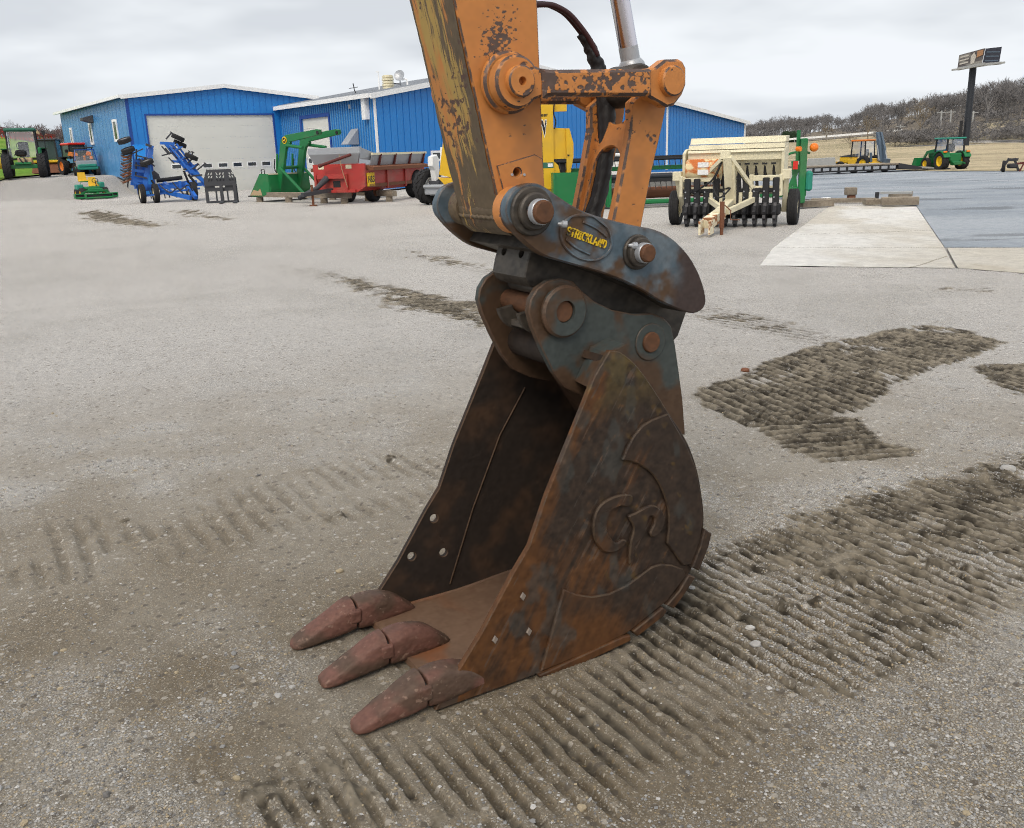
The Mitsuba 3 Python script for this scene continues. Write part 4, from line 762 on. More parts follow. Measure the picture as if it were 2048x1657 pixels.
for s0, s1 in ((-.3, L1 / 2), (L1 + .3, L1 / 2)):
    za = EH + .02 - .3 * (PH - EH) / (L1 / 2)
    roof_slab('roof', b1_, [rp(s0, pf, za + .12), rp(s0, pb, za + .12), rp(s1, pb, PH + .14), rp(s1, pf, PH + .14)], .11, 'grey_metal')
    roof_slab('rake_trim', b1_, [rp(s0, pf - .04, za + .13), rp(s0, pf, za + .13), rp(s1, pf, PH + .15), rp(s1, pf - .04, PH + .15)], .22, 'trim_white')
roof_slab('gutter', b1_, [rp(-.42, pf, EH + .12), rp(-.42, pb, EH + .12), rp(-.3, pb, EH + .12), rp(-.3, pf, EH + .12)], .16, 'trim_white')
# building with the gable behind the arm
CN, CL_, CR, CE = [np.array(q) for q in ([(-6.5433, 49.4395)][0], [(-13.4767, 58.6713)][0], [(12.0262, 70.5817)][0], [(19.8772, 80.2123)][0])]
b2_ = thing('blue_shop', 'long blue metal shop with white corner trims and low gable, behind the yellow baler', 'building')
wf2, L2 = wallf(CN, CR); LE = float(np.linalg.norm(CE - CN)); uap, zap = [(12.4942, 6.5914)][0]
E2 = 4.65; ex2 = (CR - CN) / L2; in2 = np.array([-ex2[1], ex2[0]])
zr = lambda u: E2 + (zap - E2) * u / uap if u < uap else zap + (3.35 - zap) * (u - uap) / (LE - uap)
outl = [(0, -.3), (LE, -.5), (LE, 3.35), (uap, zap), (0, E2)]
wq = K('wall', b2_); add(None, 'wall', wprism(wf2, outl, -.15, 0), 'siding_blue', key=wq, label='gable wall of blue standing seam panels')
wins = [[(3.8878, 1.8766), (4.9727, 1.3174)], [(21.3457, 1.8496), (23.3686, 1.1402)]]
winr2 = [(q[0][0], q[1][0], min(q[0][1], q[1][1]), max(q[0][1], q[1][1])) for q in wins]
panels(wq, wf2, [(0, 0), (LE, -.3), (LE, 3.3), (uap, zap - .05), (0, E2 - .05)], [rect(a - .02, b + .02, c - .02, d + .02) for a, b, c, d in winr2], .46, .16, LE - .1, 'siding_blue')
for r in winr2: window(wq, wf2, r, fw=.12)
for u, w_, m_ in ((-.03, .16, 'trim_white'), ([(28.1442, 3.5696)][0][0], .22, 'trim_white'), (LE - .2, .24, 'trim_white')):
    add(b2_, 'corner_trim', wprism(wf2, rect(u, u + w_, 0, zr(u) - .05), .032, .07), m_)
wf3, L3 = wallf(CL_ + (CL_ - CN) / np.linalg.norm(CL_ - CN) * 2.0, CN)
d2 = [(5.0386, 4.0991), (8.504, 4.0347)]
e0, e1, ez = d2[0][0], d2[1][0], min(d2[0][1], 3.9)
w3 = K('wall', b2_); add(None, 'wall', wprism(wf3, rect(0, L3, -.2, E2), -.15, 0, 0, [rect(e0, e1, -.19, ez)]), 'siding_blue', key=w3, label='ribbed blue side wall with a pale overhead door')
add(w3, 'rib', [wprism(wf3, rect(u, u + .11, (ez + .12 if e0 - .2 < u < e1 + .1 else 0), E2 - .02), 0, .05) for u in np.arange(.1, L3 - .1, .27)], 'siding_faded', stuff=True)
dk2 = K('overhead_door', b2_)
for r in range(7): add(dk2, 'panel', wprism(wf3, rect(e0, e1, ez * r / 7 + .006, ez * (r + 1) / 7 - .006), -.12, -.05), 'door_beige')
wk = K('window', dk2); u_ = e1 - .45
add(wk, 'frame', wprism(wf3, rect(e0 + .3, e0 + .85, 1.35, 1.75), -.06, -.03, 0, [rect(e0 + .37, e0 + .78, 1.42, 1.68)]), 'trim_white'); add(wk, 'pane', wprism(wf3, rect(e0 + .36, e0 + .79, 1.41, 1.69), -.06, -.042), 'window_dark')
add(dk2, 'frame', [wprism(wf3, rect(e0 - .22, e0, 0, ez + .2), -.1, .07), wprism(wf3, rect(e1, e1 + .15, 0, ez + .2), -.1, .07), wprism(wf3, rect(e0, e1, ez, ez + .2), -.1, .07)], 'trim_blue')
q_ = [(11.4122, 4.265), (12.9939, 4.2736), (11.4867, 2.718), (10.771, 2.5087)]
add(b2_, 'lamp', [box(0, 0.3, 0, .3, 0, .2).apply_transform(trimesh.transformations.translation_matrix(wf3(q_[0][0] - .3, q_[0][1] - .1, .15)))], 'grey_metal')
add(b2_, 'vent_pipe', wprism(wf3, rect(q_[1][0] - .18, q_[1][0] + .18, q_[1][1] - .75, q_[1][1] + .35), .03, .3), 'trim_white')
add(b2_, 'vent_hood', hull([wf3(q_[2][0] + a, q_[2][1] + b, o) for a, b, o in ((-.38, .40, .06), (.38, .40, .06), (-.38, -.40, .06), (.38, -.40, .06), (-.38, -.38, .75), (.38, -.38, .75))]), 'grey_metal', label='grey sloped vent hood on the ribbed wall')
far_ = lambda u, t, z: np.array([*(CN + ex2 * u + in2 * t), z])
dp = 26.0
inl = (CL_ - CN) / np.linalg.norm(CL_ - CN)
rf = lambda u, t, z: np.array([*(CN + ex2 * u + inl * t), z])
Lr = L3 + .2
for ua, ub in ((-.35, uap), (LE + .3, uap)):
    za = zr(ua) if ua < 0 else 3.35 - .3 * (zap - 3.35) / (LE - uap)
    roof_slab('roof', b2_, [rf(ua, -.3, za + .14), rf(ua, Lr, za + .14), rf(ub, Lr, zap + .16), rf(ub, -.3, zap + .16)], .12, 'grey_metal')
    roof_slab('rake_trim', b2_, [rf(ua, -.38, za + .15), rf(ua, -.3, za + .15), rf(ub, -.3, zap + .17), rf(ub, -.38, zap + .17)], .26, 'trim_white')
roof_slab('gutter', b2_, [rf(-.5, -.3, E2 + .1), rf(-.5, Lr, E2 + .1), rf(-.36, Lr, E2 + .12), rf(-.36, -.3, E2 + .12)], .22, 'trim_white')
for k_ in range(26):
    t_ = .15 + k_ * (Lr - .3) / 26; sl_ = lambda u: zr(max(u, 0)) + .15
    add(b2_ + '__roof', 'rib', hull([rf(u, t_ + a, z + b) for u, z in ((-.34, sl_(0) - .07), (uap - .1, zap + .13)) for a in (0, .07) for b in (0, .07)]), 'grey_metal')
add(b2_, 'wall', [wprism(wallf(CE, CE + inl * L3)[0], rect(0, L3, -.5, 3.35), -.1, 0)], 'siding_blue')
# on the roof
sd = np.array([(-5.3712, 52, 5.7651)][0]); ac = np.array([(-6.0652, 52.5, 5.4703)][0]); an1 = np.array([(-6.4906, 52, 5.3992)][0]); an2 = np.array([(-7.9726, 53, 5.181)][0])
t = thing('satellite_dish', 'round grey satellite dish on the blue shop roof', 'satellite dish'); vd = np.array([-.25, -.9, .35])
add(t, 'dish', revolve([(.07, .28), (.035, .20), (.010, .10), (0, .001), (-.015, .001), (.0, .12), (.06, .29), (.07, .28)], sd, vd, 24), 'grey_metal', 35)
add(t, 'mast', tube([sd + [0, .05, 0], sd + [0, .15, -.5], sd + [0, .15, -1.05]], .035, 7), 'grey_metal'); add(t, 'feed_arm', tube([sd + [.0, 0, -.42], sd + [-.3, -.5, -.4]], .025, 6), 'dark_steel')
t = thing('roof_vent', 'white ribbed vent unit on the blue shop roof', 'vent')
add(t, 'housing', [cyl(ac + [0, 0, -.45 + .14 * i], ac + [0, 0, -.35 + .14 * i], .33 - .02 * (i % 2), 14) for i in range(6)] + [cyl(ac - [0, 0, .5], ac + [0, 0, .38], .25, 12)], 'cream')
add(t, 'base', box(ac[0] - .5, ac[0] + .5, ac[1] - .4, ac[1] + .4, ac[2] - .75, ac[2] - .5), 'grey_metal')
t = thing('vent_pipe', 'white bent pipe beside the satellite dish on the roof', 'pipe'); vp = np.array([(-5.0215, 52, 5.4019)][0])
add(t, 'pipe', tube(spl([vp + [0, 0, -.7], vp + [.05, 0, 0], vp + [-.02, 0, .18], vp + [-.25, 0, .16]], 4), .05, 8), 'trim_white')
single('antenna_pole', [cyl(an1 - [0, 0, .75], an1 + [0, 0, .62], .035, 8), bar(an1 + [-.12, 0, .6], an1 + [.05, 0, .6], .06, .06)], 'trim_white', 'white pole standing on the roof left of the vent unit', 'antenna')
single('roof_antenna', [tube([an2 + [.25, 0, -.6], an2, an2 + [-.05, 0, .35]], .03, 6), bar(an2 + [-.3, 0, .1], an2 + [.2, 0, .16], .03, .03)], 'dark_steel', 'small crooked antenna on the roof above the ribbed wall', 'antenna')
# ---------------------------------------------------------------- machines in the yard
def at(p, yaw=0, s=1.0, dz=0.0): return face((p[0], p[1], float(height(p[0], p[1])) + dz), yaw, s)
def text_on(parent, txt, fr, o, right, up, h, mat, width=None, bold=True, depth=.006, name='lettering', label=None):
    m = meshkit.text_mesh(txt, h, depth, bold); o, right, up = [np.array(v, float) for v in (o, right, up)]
    w = m.bounds[1][0] - m.bounds[0][0]; sx = (width / w) if width else 1.0; nn = np.cross(right, up)
    m.vertices = np.array([o + right * (x * sx) + up * y + nn * z for x, y, z in m.vertices]); return add(parent, name, m, mat, fr=fr, label=label)

# red spreader -------------------------------------------------------------
f = at([(-6.0929, 35.0389)][0], -31)
t = thing('manure_spreader', 'red box spreader with galvanised front hopper and yellow lettered plate', 'spreader')
add(t, 'front_panel', [hull([(x, y, z) for x in (0, -.08) for y, z in ((-1.05, .42), (.72, .42), (1.08, .62), (1.12, 1.44), (-1.08, 1.44))])], 'red', fr=f)
add(t, 'front_beam', [box(.0, .16, -.85, .35, .92, 1.08, .01), box(0, .12, -1.0, -.9, .42, 1.1, .01), box(0, .12, .3, .4, .42, 1.1, .01), box(0, .10, -1.05, .7, .42, .52, .01)], 'red', fr=f)
add(t, 'gearbox_opening', box(.0, .02, -.25, .05, .62, .84), 'black', fr=f)
add(t, 'hopper', [hull([(-.02, -1.02, 1.44), (-.02, .82, 1.44), (.16, -1.10, 1.80), (.16, 1.02, 1.80), (-.1, -1.02, 1.44), (-.1, .82, 1.44), (.08, -1.10, 1.80), (.08, 1.02, 1.80)]), hull([(x, y, z) for x in (.08, .16) for y in (-1.12, 1.04) for z in (1.80, 2.02)] + [(.0, -1.12, 2.03), (.0, 1.04, 2.03)]),
                   hull([(.1, y, z) for y, z in ((1.0, 1.80), (1.03, 2.02))] + [(-1.0, y, z) for y, z in ((1.12, 1.70), (1.15, 1.74))] + [(.1, 1.0, 1.6), (-1.0, 1.06, 1.5)])], 'grey_metal', fr=f, label='dull galvanised steel front hopper')
for y, z in ((-.72, 1.34), (.45, 1.34)): add(t, 'decal', box(.0, .012, y - .12, y + .12, z - .07, z + .07), 'cream', fr=f)
side = lambda sg, z0, y0, z1, y1, x0, x1, th=.06: hull([(x, sg * (y + d), z) for x in (x0, x1) for y, z in ((y0, z0), (y1, z1)) for d in (0, th)])
for sg in (1, -1):
    add(t, 'side_panel', [side(sg, .45, .72, .66, 1.0, -5.0, -.08), side(sg, .66, 1.0, 1.18, 1.02, -5.0, -.08)], 'red', fr=f)
    add(t, 'ledge', hull([(x, sg * y, z) for x in (-.25, -4.9) for y, z in ((1.03, 1.18), (1.34, 1.30), (1.34, 1.18), (1.03, 1.36))]), 'rust_brown', fr=f, label='rusty sloping ledge along the side')
    add(t, 'upper_panel', side(sg, 1.36, 1.03, 1.74, 1.16, -5.0, -.5, .03), 'grey_metal', fr=f)
    add(t, 'top_rail', bar((-.5, sg * 1.18, 1.76), (-5.0, sg * 1.18, 1.76), .10, .08), 'cream', fr=f)
    for x in (-1.1, -2.3, -3.6, -4.8): add(t, 'rib', bar((x, sg * 1.06, 1.2), (x, sg * 1.21, 1.76), .10, .06), 'maroon', fr=f)
    for x in (-1.7, -3.2): add(t, 'post', bar((x, sg * 1.08, .5), (x, sg * 1.10, 1.2), .08, .06), 'red', fr=f)
    add(t, 'lower_rail', hull([(x, sg * y, z) for x in (-.3, -5.0) for y, z in ((1.03, .58), (1.10, .58), (1.03, .70), (1.10, .70))]), 'rust_brown', fr=f)
    wheel(t, f, (-4.3, sg * .95, .55), (0, 1, 0), .55, .42, .28)
    wheel(t, f, (-1.5, sg * .55, .42), (0, 1, 0), .42, .34, .22, rimm='rust_brown')
sg_ = add(t, 'sign_plate', box(-.72, -.16, 1.085, 1.10, .62, 1.10), 'sign_yellow', fr=f, label='yellow plate lettered in black')
text_on(sg_, 'H&S', f, (-.20, 1.10, .76), (-1, 0, 0), (0, 0, 1), .22, 'black', .48)
add(t, 'auger_tube', [tube([(.36, -.55, 1.40), (.36, .78, 1.76)], .055, 10), cyl((.36, -.58, 1.39), (.36, -.5, 1.42), .075, 10)], 'maroon', True, fr=f)
add(t, 'strap', tube([(.35, .30, 1.78), (.36, .36, 1.3), (.18, .44, .62)], .012, 5), 'tan', fr=f)
add(t, 'hitch', [bar((.0, -.35, .52), (1.35, -.75, .42), .14, .14), bar((.0, -.95, .5), (1.3, -.78, .42), .1, .12)], 'charcoal', fr=f)
add(t, 'drive_shaft', [tube([(.1, -.45, .95), (.5, -.65, .62), (1.2, -1.0, .30)], [.13, .08, .09], 9)], 'charcoal', True, fr=f)
add(t, 'jack_stand', [cyl((.9, -.62, .04), (.9, -.62, .75), .045, 8), cyl((.9, -.62, .0), (.9, -.62, .04), .14, 12)], 'rust_brown', fr=f)
add(t, 'axle_bar', [bar((-1.5, -.5, .42), (-1.5, .5, .42), .12, .12), bar((-4.3, -.9, .55), (-4.3, .9, .55), .12, .12), bar((-1.2, .5, .36), (-4.3, .5, .36), .06, .06)], 'black', fr=f)
# timbers under and behind the loader and spreader
for i, (a_, b_, lb) in enumerate((([(-10.4837, 39.768)][0], [(-5.7814, 35.1864)][0], 'long weathered timber lying behind the red spreader and under the green loader'), ([(-8.9519, 41.2949)][0], [(-4.1388, 35.5421)][0], 'weathered timber lying behind the other one, under the red spreader'))):
    k = thing('timber', lb, 'timber'); add(k, 'beam', bar((a_[0], a_[1], .30), (b_[0], b_[1], .30), .22, .20), 'old_wood')
    for u in (.05, .38, .75, .95): c_ = np.array(a_) + (np.array(b_) - np.array(a_)) * u; add(k, 'block', box(c_[0] - .12, c_[0] + .12, c_[1] - .12, c_[1] + .12, 0, .195), 'old_wood')

# green loader attachment -----------------------------------------------
f = at([(-8.1812, 39.0376)][0], -140); Zb = .30
t = thing('front_loader', 'detached green front loader with bucket resting on timbers beside the red spreader', 'loader attachment')
Yl = .50
for sg in (1, -1):
    y = sg * Yl
    add(t, 'lift_arm', [prism([(1.0, .25), (1.28, .35), (.62, 2.45), (.30, 2.62), (.05, 2.30), (.35, 2.1)], y - .07, y + .07, .01), prism([(.30, 2.62), (.50, 2.30), (-1.75, 2.56), (-1.78, 2.74), (-1.6, 2.77)], y - .07, y + .07, .01)], 'green', fr=f)
    add(t, 'brace', tube([(.78, y + sg * .1, 1.35), (-.55, y + sg * .1, .32)], .06, 8), 'green', fr=f)
    add(t, 'lift_cylinder', tube([(.25, y + sg * .1, 2.22), (-.75, y + sg * .1, 2.10)], .065, 9), 'green', fr=f); add(t, 'bucket_cylinder', [tube([(1.12, y - sg * .1, 1.9), (1.3, y - sg * .1, .9)], .045, 8)], 'green', fr=f)
    add(t, 'pivot', [cyl((-1.68, y - .1, 2.64), (-1.68, y + .1, 2.64), .07, 10), cyl((1.05, y - .1, 1.0), (1.05, y + .1, 1.0), .05, 10)], 'black', fr=f)
    add(t, 'hose', tube(spl([(1.0, y, 1.0), (1.25, y, 1.3), (1.18, y, 1.7)], 4), .022, 5), 'black', fr=f)
em = add(t, 'round_emblem', [cyl((.35, Yl + .08, 2.42), (.35, Yl + .095, 2.42), .14, 20)], 'sign_yellow', fr=f, label='round yellow emblem with a dark centre and a leaping shape')
add(em, 'centre', cyl((.35, Yl + .095, 2.42), (.35, Yl + .105, 2.42), .105, 20), 'black', fr=f)
add(em, 'shape', prism([(.43, 2.36), (.40, 2.43), (.35, 2.44), (.30, 2.49), (.28, 2.45), (.30, 2.42), (.28, 2.36), (.32, 2.40), (.38, 2.39)], Yl + .105, Yl + .112), 'sign_yellow', fr=f)
add(t, 'cross_tube', cyl((.95, -Yl, 1.35), (.95, Yl, 1.35), .07, 10), 'green', True, fr=f)
bp = [(1.05, 1.10), (1.0, .55), (1.10, .36), (1.4, .28), (2.35, .26), (2.35, .22), (1.35, .23), (1.02, .31), (.94, .52), (1.0, 1.10)]
kb = K('bucket', t)
add(kb, 'shell', prism(bp, -1.05, 1.05), 'green', 40, fr=f)
for sg in (1, -1): add(kb, 'end_plate', prism([(1.0, 1.12), (1.0, .5), (1.1, .33), (1.4, .26), (2.35, .24), (1.55, 1.14)], sg * 1.05 - .02, sg * 1.05 + .02), 'green', fr=f)
add(kb, 'cutting_edge', box(2.2, 2.45, -1.08, 1.08, .21, .26), 'dark_steel', fr=f); add(kb, 'top_edge', box(.98, 1.12, -1.05, 1.05, 1.09, 1.14), 'cream', fr=f)
add(kb, 'worn_patch', prism([(1.5, .27), (2.3, .27), (2.05, .50), (1.75, .44), (1.6, .55)], 1.071, 1.076), 'tan', fr=f); add(kb, 'handle', tube([(1.5, 1.0, 1.12), (1.5, 1.0, 1.30), (1.3, 1.0, 1.30), (1.3, 1.0, 1.12)], .02, 5), 'black', fr=f)
# white loader behind the arm ---------------------------------------------
f = at([(-2.2587, 32.2918)][0], -28)
t = thing('white_loader', 'white machine with a big lugged tyre between the red spreader and the arm', 'loader')
wheel(t, f, (-.15, -.42, .62), (.35, 1, 0), .62, .42, .32, rimm='white_paint', lugs=13)
wheel(t, f, (-.6, .95, .62), (0, 1, 0), .62, .42, .32, rimm='white_paint', lugs=13)
add(t, 'mast_arm', prism([(-.15, .85), (.05, .80), (.12, 1.15), (.26, 1.3), (.22, 1.60), (-.1, 1.66), (-.25, 1.5)], -.22, -.02, .02), 'white_paint', fr=f)
add(t, 'body', hull([(x, y, z) for x, z in ((-.3, .5), (-2.4, .5), (-2.3, 1.7), (-.5, 1.9)) for y in (-.1, .75)]), 'white_paint', fr=f)
add(t, 'quick_attach', [box(.0, .3, -.5, .9, .35, .65, .02), tube([(.3, -.5, .62), (.35, .8, .62)], .07, 8)], 'grey_metal', fr=f)
add(t, 'lift_frame', [box(-.2, .1, -.3, .9, .66, .80, .02), tube([(.1, .1, .7), (.3, .3, 1.2), (.1, .5, 1.5)], .03, 6)], 'charcoal', fr=f)

# yellow baler ---------------------------------------------------------------
f = at([(0.1429, 27.0881)][0], 8)
t = thing('round_baler', 'tall yellow round baler with black letters, half hidden by the orange arm', 'baler')
px_m = 71.0
Y_ = lambda px: (px - 1020) / px_m
Zz = lambda py: (424 - py) / px_m
add(t, 'side_cover', [prism([(-.0, .9), (-.0, 0)][:0] or [(0, .6), (.06, .6), (.06, 3.1), (0, 3.1)], Y_(1082), Y_(1113)), hull([(x, y, z) for x in (-.1, 0) for y, z in ((Y_(1088), Zz(400)), (Y_(1110), Zz(400)), (Y_(1113), Zz(203)), (Y_(1050), Zz(203)), (Y_(1050), Zz(400)))])], 'yellow', fr=f)
add(t, 'body', hull([(x, y, z) for x in (-.15, -2.3) for y, z in ((-1.15, .75), (1.10, .75), (1.12, 2.75), (-1.0, 2.9))]), 'yellow', fr=f)
add(t, 'upper_guard', [hull([(x, y, z) for x in (-.3, .0) for y, z in ((Y_(1113), Zz(205)), (Y_(1142), Zz(207)), (Y_(1142), Zz(231)), (Y_(1113), Zz(231)))])], 'yellow', fr=f)
add(t, 'panel', hull([(x, y, z) for x in (-.5, -.02) for y, z in ((Y_(1113), Zz(262)), (Y_(1139), Zz(264)), (Y_(1139), Zz(325)), (Y_(1113), Zz(325)))]), 'yellow', fr=f)
add(t, 'door', hull([(x, y, z) for x in (-.5, .04) for y, z in ((Y_(1139.5), Zz(264)), (Y_(1146), Zz(264)), (Y_(1154), Zz(293)), (Y_(1154), Zz(318)), (Y_(1146), Zz(360)), (Y_(1139.5), Zz(362)))]), 'yellow', fr=f)
add(t, 'mechanism', [box(-.5, -.1, Y_(1122), Y_(1139), Zz(362), Zz(326), .02)], 'black', fr=f)
add(t, 'lower_bracket', [hull([(x, y, z) for x in (-.2, .02) for y, z in ((Y_(1090), Zz(374)), (Y_(1128), Zz(358)), (Y_(1122), Zz(335)), (Y_(1112), Zz(326)))])], 'yellow', fr=f)
add(t, 'front_shield', hull([(.30, Y_(878), Zz(345)), (.30, Y_(897), Zz(240)), (.30, Y_(940), Zz(240)), (.30, Y_(940), Zz(362)), (.1, Y_(878), Zz(345)), (.1, Y_(897), Zz(240)), (.1, Y_(940), Zz(240)), (.1, Y_(940), Zz(362))]), 'yellow', fr=f)
add(t, 'lower_shield', hull([(.30, Y_(876), Zz(352)), (.30, Y_(895), Zz(374)), (.30, Y_(940), Zz(374)), (.32, Y_(940), Zz(352)), (-.1, Y_(876), Zz(350)), (-.1, Y_(940), Zz(380))]), 'yellow', fr=f)
text_on(t, 'Vermeer', f, (.065, Y_(1064), Zz(240)), (0, 1, 0), (0, 0, 1), .085, 'black', Y_(1102) - Y_(1064), label='black name lettering')
vv = K('letter_emblem', t); vz = lambda pts: [(Y_(a), Zz(b)) for a, b in pts]
yz = lambda pts, x0, x1: prism(pts, 0, 1, f=lambda u, tt, z: (x0 + (x1 - x0) * tt, u, z))
add(vv, 'outline', yz(vz([(1086, 246), (1092, 246), (1095, 258), (1096, 246), (1100, 246), (1095, 282)]), .06, .068), 'white_paint', fr=f)
add(vv, 'letter', yz(vz([(1087.5, 247.5), (1091.5, 247.5), (1095.2, 262), (1096.8, 247.5), (1099, 247.5), (1094.8, 278)]), .068, .074), 'black', fr=f)
dg = add(t, 'decal', box(.06, .068, Y_(1089), Y_(1112), Zz(340), Zz(329)), 'sill_green', fr=f, label='green and white label'); add(dg, 'white_patch', box(.068, .073, Y_(1100), Y_(1110), Zz(338), Zz(331)), 'white_paint', fr=f)
add(t, 'cable', tube(spl([(.08, Y_(1116), Zz(215)), (.08, Y_(1114), Zz(235)), (.08, Y_(1118), Zz(250)), (.08, Y_(1115), Zz(265))], 4), .02, 5), 'black', fr=f)
add(t, 'latch', box(.04, .06, Y_(1141), Y_(1145), Zz(318), Zz(315)), 'black', fr=f)
wheel(t, f, (.05, Y_(1137), .42), (.45, 1, 0), .43, .38, .23, rimm='rim_yellow')
wheel(t, f, (-.45, Y_(905), .40), (.1, 1, 0), .42, .36, .23, rimm='rim_yellow')

# green platform header --------------------------------------------------------
pA, pB = np.array([(1.39, 26.6267)][0]), np.array([(7.0503, 26.974)][0]); hd_ = pB - pA; HL = np.linalg.norm(hd_); f = Fr((pA[0], pA[1], 0), hd_)   # x along it, y away
t = thing('grain_header', 'long green grain header with dark reel tines behind the cream seeder', 'header')
add(t, 'end_sheet', [prism([(0, .12), (.06, .12), (.06, 1.05), (0, 1.05)], 0, 1.6)], 'green', fr=f); add(t, 'end_sheet', prism([(1.55, .12), (1.63, .12), (1.63, 1.08), (1.55, 1.08)], -.1, 1.6), 'green', fr=f)
add(t, 'front_sheet', prism([(0, .12), (1.6, .12), (1.6, 1.05), (0, 1.05)], .05, .10), 'green', fr=f)
add(t, 'post', [box(1.5, 1.64, -.08, .04, .05, 1.1, .01), box(.95, 1.05, -.02, .05, .1, 1.05)], 'green', fr=f)
add(t, 'top_beam', box(0, HL, .9, 1.08, 1.02, 1.14, .01), 'green', fr=f)
add(t, 'back_sheet', box(1.1, HL, 1.2, 1.25, .2, .8), 'blank_grey', fr=f)
add(t, 'auger', revolve([(0, .001), (0, .16), (HL - 1.4, .16), (HL - 1.4, .001)], (1.2, .9, .38), (1, 0, 0), 16), 'rust_brown', True, fr=f)
add(t, 'cutter_bar', [box(1.1, HL, .0, .35, .10, .22, .03), box(0.0, 1.1, -.1, .2, .08, .2, .03)], 'green', fr=f)
rl = K('reel', t)
add(rl, 'tube', [cyl((1.15, .35, .86), (HL, .35, .86), .08, 10), cyl((0.1, .7, 1.34), (HL, .7, 1.34), .05, 8)], 'pole_black', True, fr=f)
add(rl, 'slat', [box(1.15, HL, .28, .33, .70, .80), box(.1, HL, .65, .70, 1.36, 1.42)], 'black', fr=f)
add(rl, 'tine', [bar((x, .32, .74), (x + .02, .25, .50), .018, .018) for x in np.arange(1.2, HL, .16)] + [bar((x, .7, 1.36), (x + .02, .62, 1.10), .018, .018) for x in np.arange(.1, HL, .16)], 'black', fr=f, stuff=True)
add(t, 'hazard_cone', trimesh.creation.cone(.09, .28).apply_translation((2.62, .6, 1.14)), 'lamp_orange', fr=f)
# small things beyond the header: pale table and blue bins seen through the link
single('pale_tarpaulin', [box(-1.6, 1.6, -.4, .4, .0, 1.42, .1), box(-1.7, 1.7, -.5, .5, 1.42, 1.5, .02)], 'white_paint', 'low white covered stack behind the green header', 'tarpaulin', fr=at([(3.9432, 32.1486)][0]))

# cream seeder -----------------------------------------------------------------
wl_, wr_ = np.array([(3.8185, 20.9014)][0]), np.array([(5.9317, 19.0918)][0]); ctr = (wl_ + wr_) / 2; ax = np.array([.925, -.38]); TW = 2.46
ax = ax / np.linalg.norm(ax); f = Fr((ctr[0], ctr[1], 0), (ax[1], -ax[0])); 
t = thing('seed_drill', 'cream no-till seeder with black coulters and rusty hitch, standing by the concrete apron', 'seeder')
H = TW / 2
for sg in (-1, 1): wheel(t, f, (0, sg * H, .37), (0, 1, 0), .37, .22, .20)
kx = K('seed_box', t)
# height profile of the box front to back (x forward)
for nm, pr in (('front_panel', [(.30, 1.50), (.30, 1.34), (.26, 1.34), (.26, 1.50)]), ('lid', [(.34, 1.55), (.36, 1.50), (.22, 1.50), (.2, 1.55)]), ('lid', [(.24, 1.66), (.26, 1.565), (-.1, 1.565), (-.1, 1.66)]), ('lid', [(.02, 1.80), (.10, 1.675), (-.5, 1.675), (-.6, 1.80)]), ('hopper', [(.25, 1.50), (.25, 1.36), (.05, 1.02), (-.45, 1.02), (-.6, 1.66), (-.1, 1.66)])):
    add(kx, nm, prism(pr, -H + .30, H - .20, .008), 'cream', fr=f)
for i in range(9):
    y = -H + .62 + i * (TW - 1.0) / 8.2
    add(kx, 'seed_tube', [tube([(.17, y, 1.30), (.08, y, 1.1), (.0, y + .02, .75)], .035, 7), box(.10, .20, y - .05, y + .05, 1.24, 1.34)], 'dark_steel', fr=f)
for sg in (-1, 1):
    yy = sg * (H - .22)
    add(t, 'end_frame', [prism([(.32, .62), (.34, 1.50), (.10, 1.58), (-.35, 1.60), (-.35, .95), (.1, .62)], yy - .03, yy + .03, .008)], 'cream', fr=f)
    add(t, 'axle_arm', [bar((.05, sg * (H - .02 - .16), .30), (.45, sg * (H - .12), 1.02), .10, .13), box(.36, .56, sg * (H - .12) - .09, sg * (H - .12) + .09, .95, 1.14, .01), bar((0, sg * (H - .3), .3), (0, sg * (H - .08), .36), .08, .08)], 'cream', fr=f)
add(t, 'frame_beam', [box(.42, .56, -H + .2, -.28, .92, 1.03, .01), box(.42, .56, .42, H - .16, .92, 1.03, .01), box(.40, .52, -H + .2, -.1, .66, .82, .01), box(.40, .52, .28, H - .2, .66, .82, .01), box(.5, .62, -.42, .52, .46, .70, .01)], 'cream', fr=f)
for y in (-H + .22, -.30, .42, H - .22): add(t, 'frame_plate', box(.38, .60, y - .035, y + .035, .62, 1.05, .01), 'cream', fr=f)
tk_ = K('tank', t); add(tk_, 'shell', cyl((.40, -.92, 1.16), (.40, -.22, 1.16), .22, 24), 'cream', 40, fr=f)
def tank_fn(p, n, uv): return MX(mi.Color3f(0.66, 0.56, 0.33), mi.Color3f(0.50, 0.135, 0.03), SS(0.40, 0.62, FB(p.x * 7, p.y * 7, p.z * 7, 4) + 0.5 * (p.z - 1.18)))
painted('tank_rust', tank_fn, 0.6)
def hitch_fn(p, n, uv): return MX(mi.Color3f(0.70, 0.64, 0.47), mi.Color3f(0.30, 0.12, 0.05), SS(0.50, 0.62, FB(p.x * 9, p.y * 9, p.z * 9, 4)))
painted('hitch_rust', hitch_fn, 0.7); scene[tk_ + '__shell']['bsdf'] = {'type': 'ref', 'id': 'tank_rust'}
labels[tk_ + '__shell'] = {'label': 'cream cylinder tank stained with orange rust'}
for z in (1.27, 1.12): add(tk_, 'decal', box(.615, .628, -.66, -.44, z - .05, z + .05), 'white_paint', fr=f)
add(t, 'mast', [bar((.62, .02, .55), (.95, .0, 1.42), .16, .14), bar((1.0, -.05, 1.46), (.85, -.05, 1.46), .18, .16), bar((.95, .05, 1.42), (.52, .50, .72), .07, .07), bar((.95, -.10, 1.38), (.40, -.55, 1.02), .07, .08), bar((.60, .09, .5), (.85, .07, 1.35), .12, .16)], 'cream', fr=f)
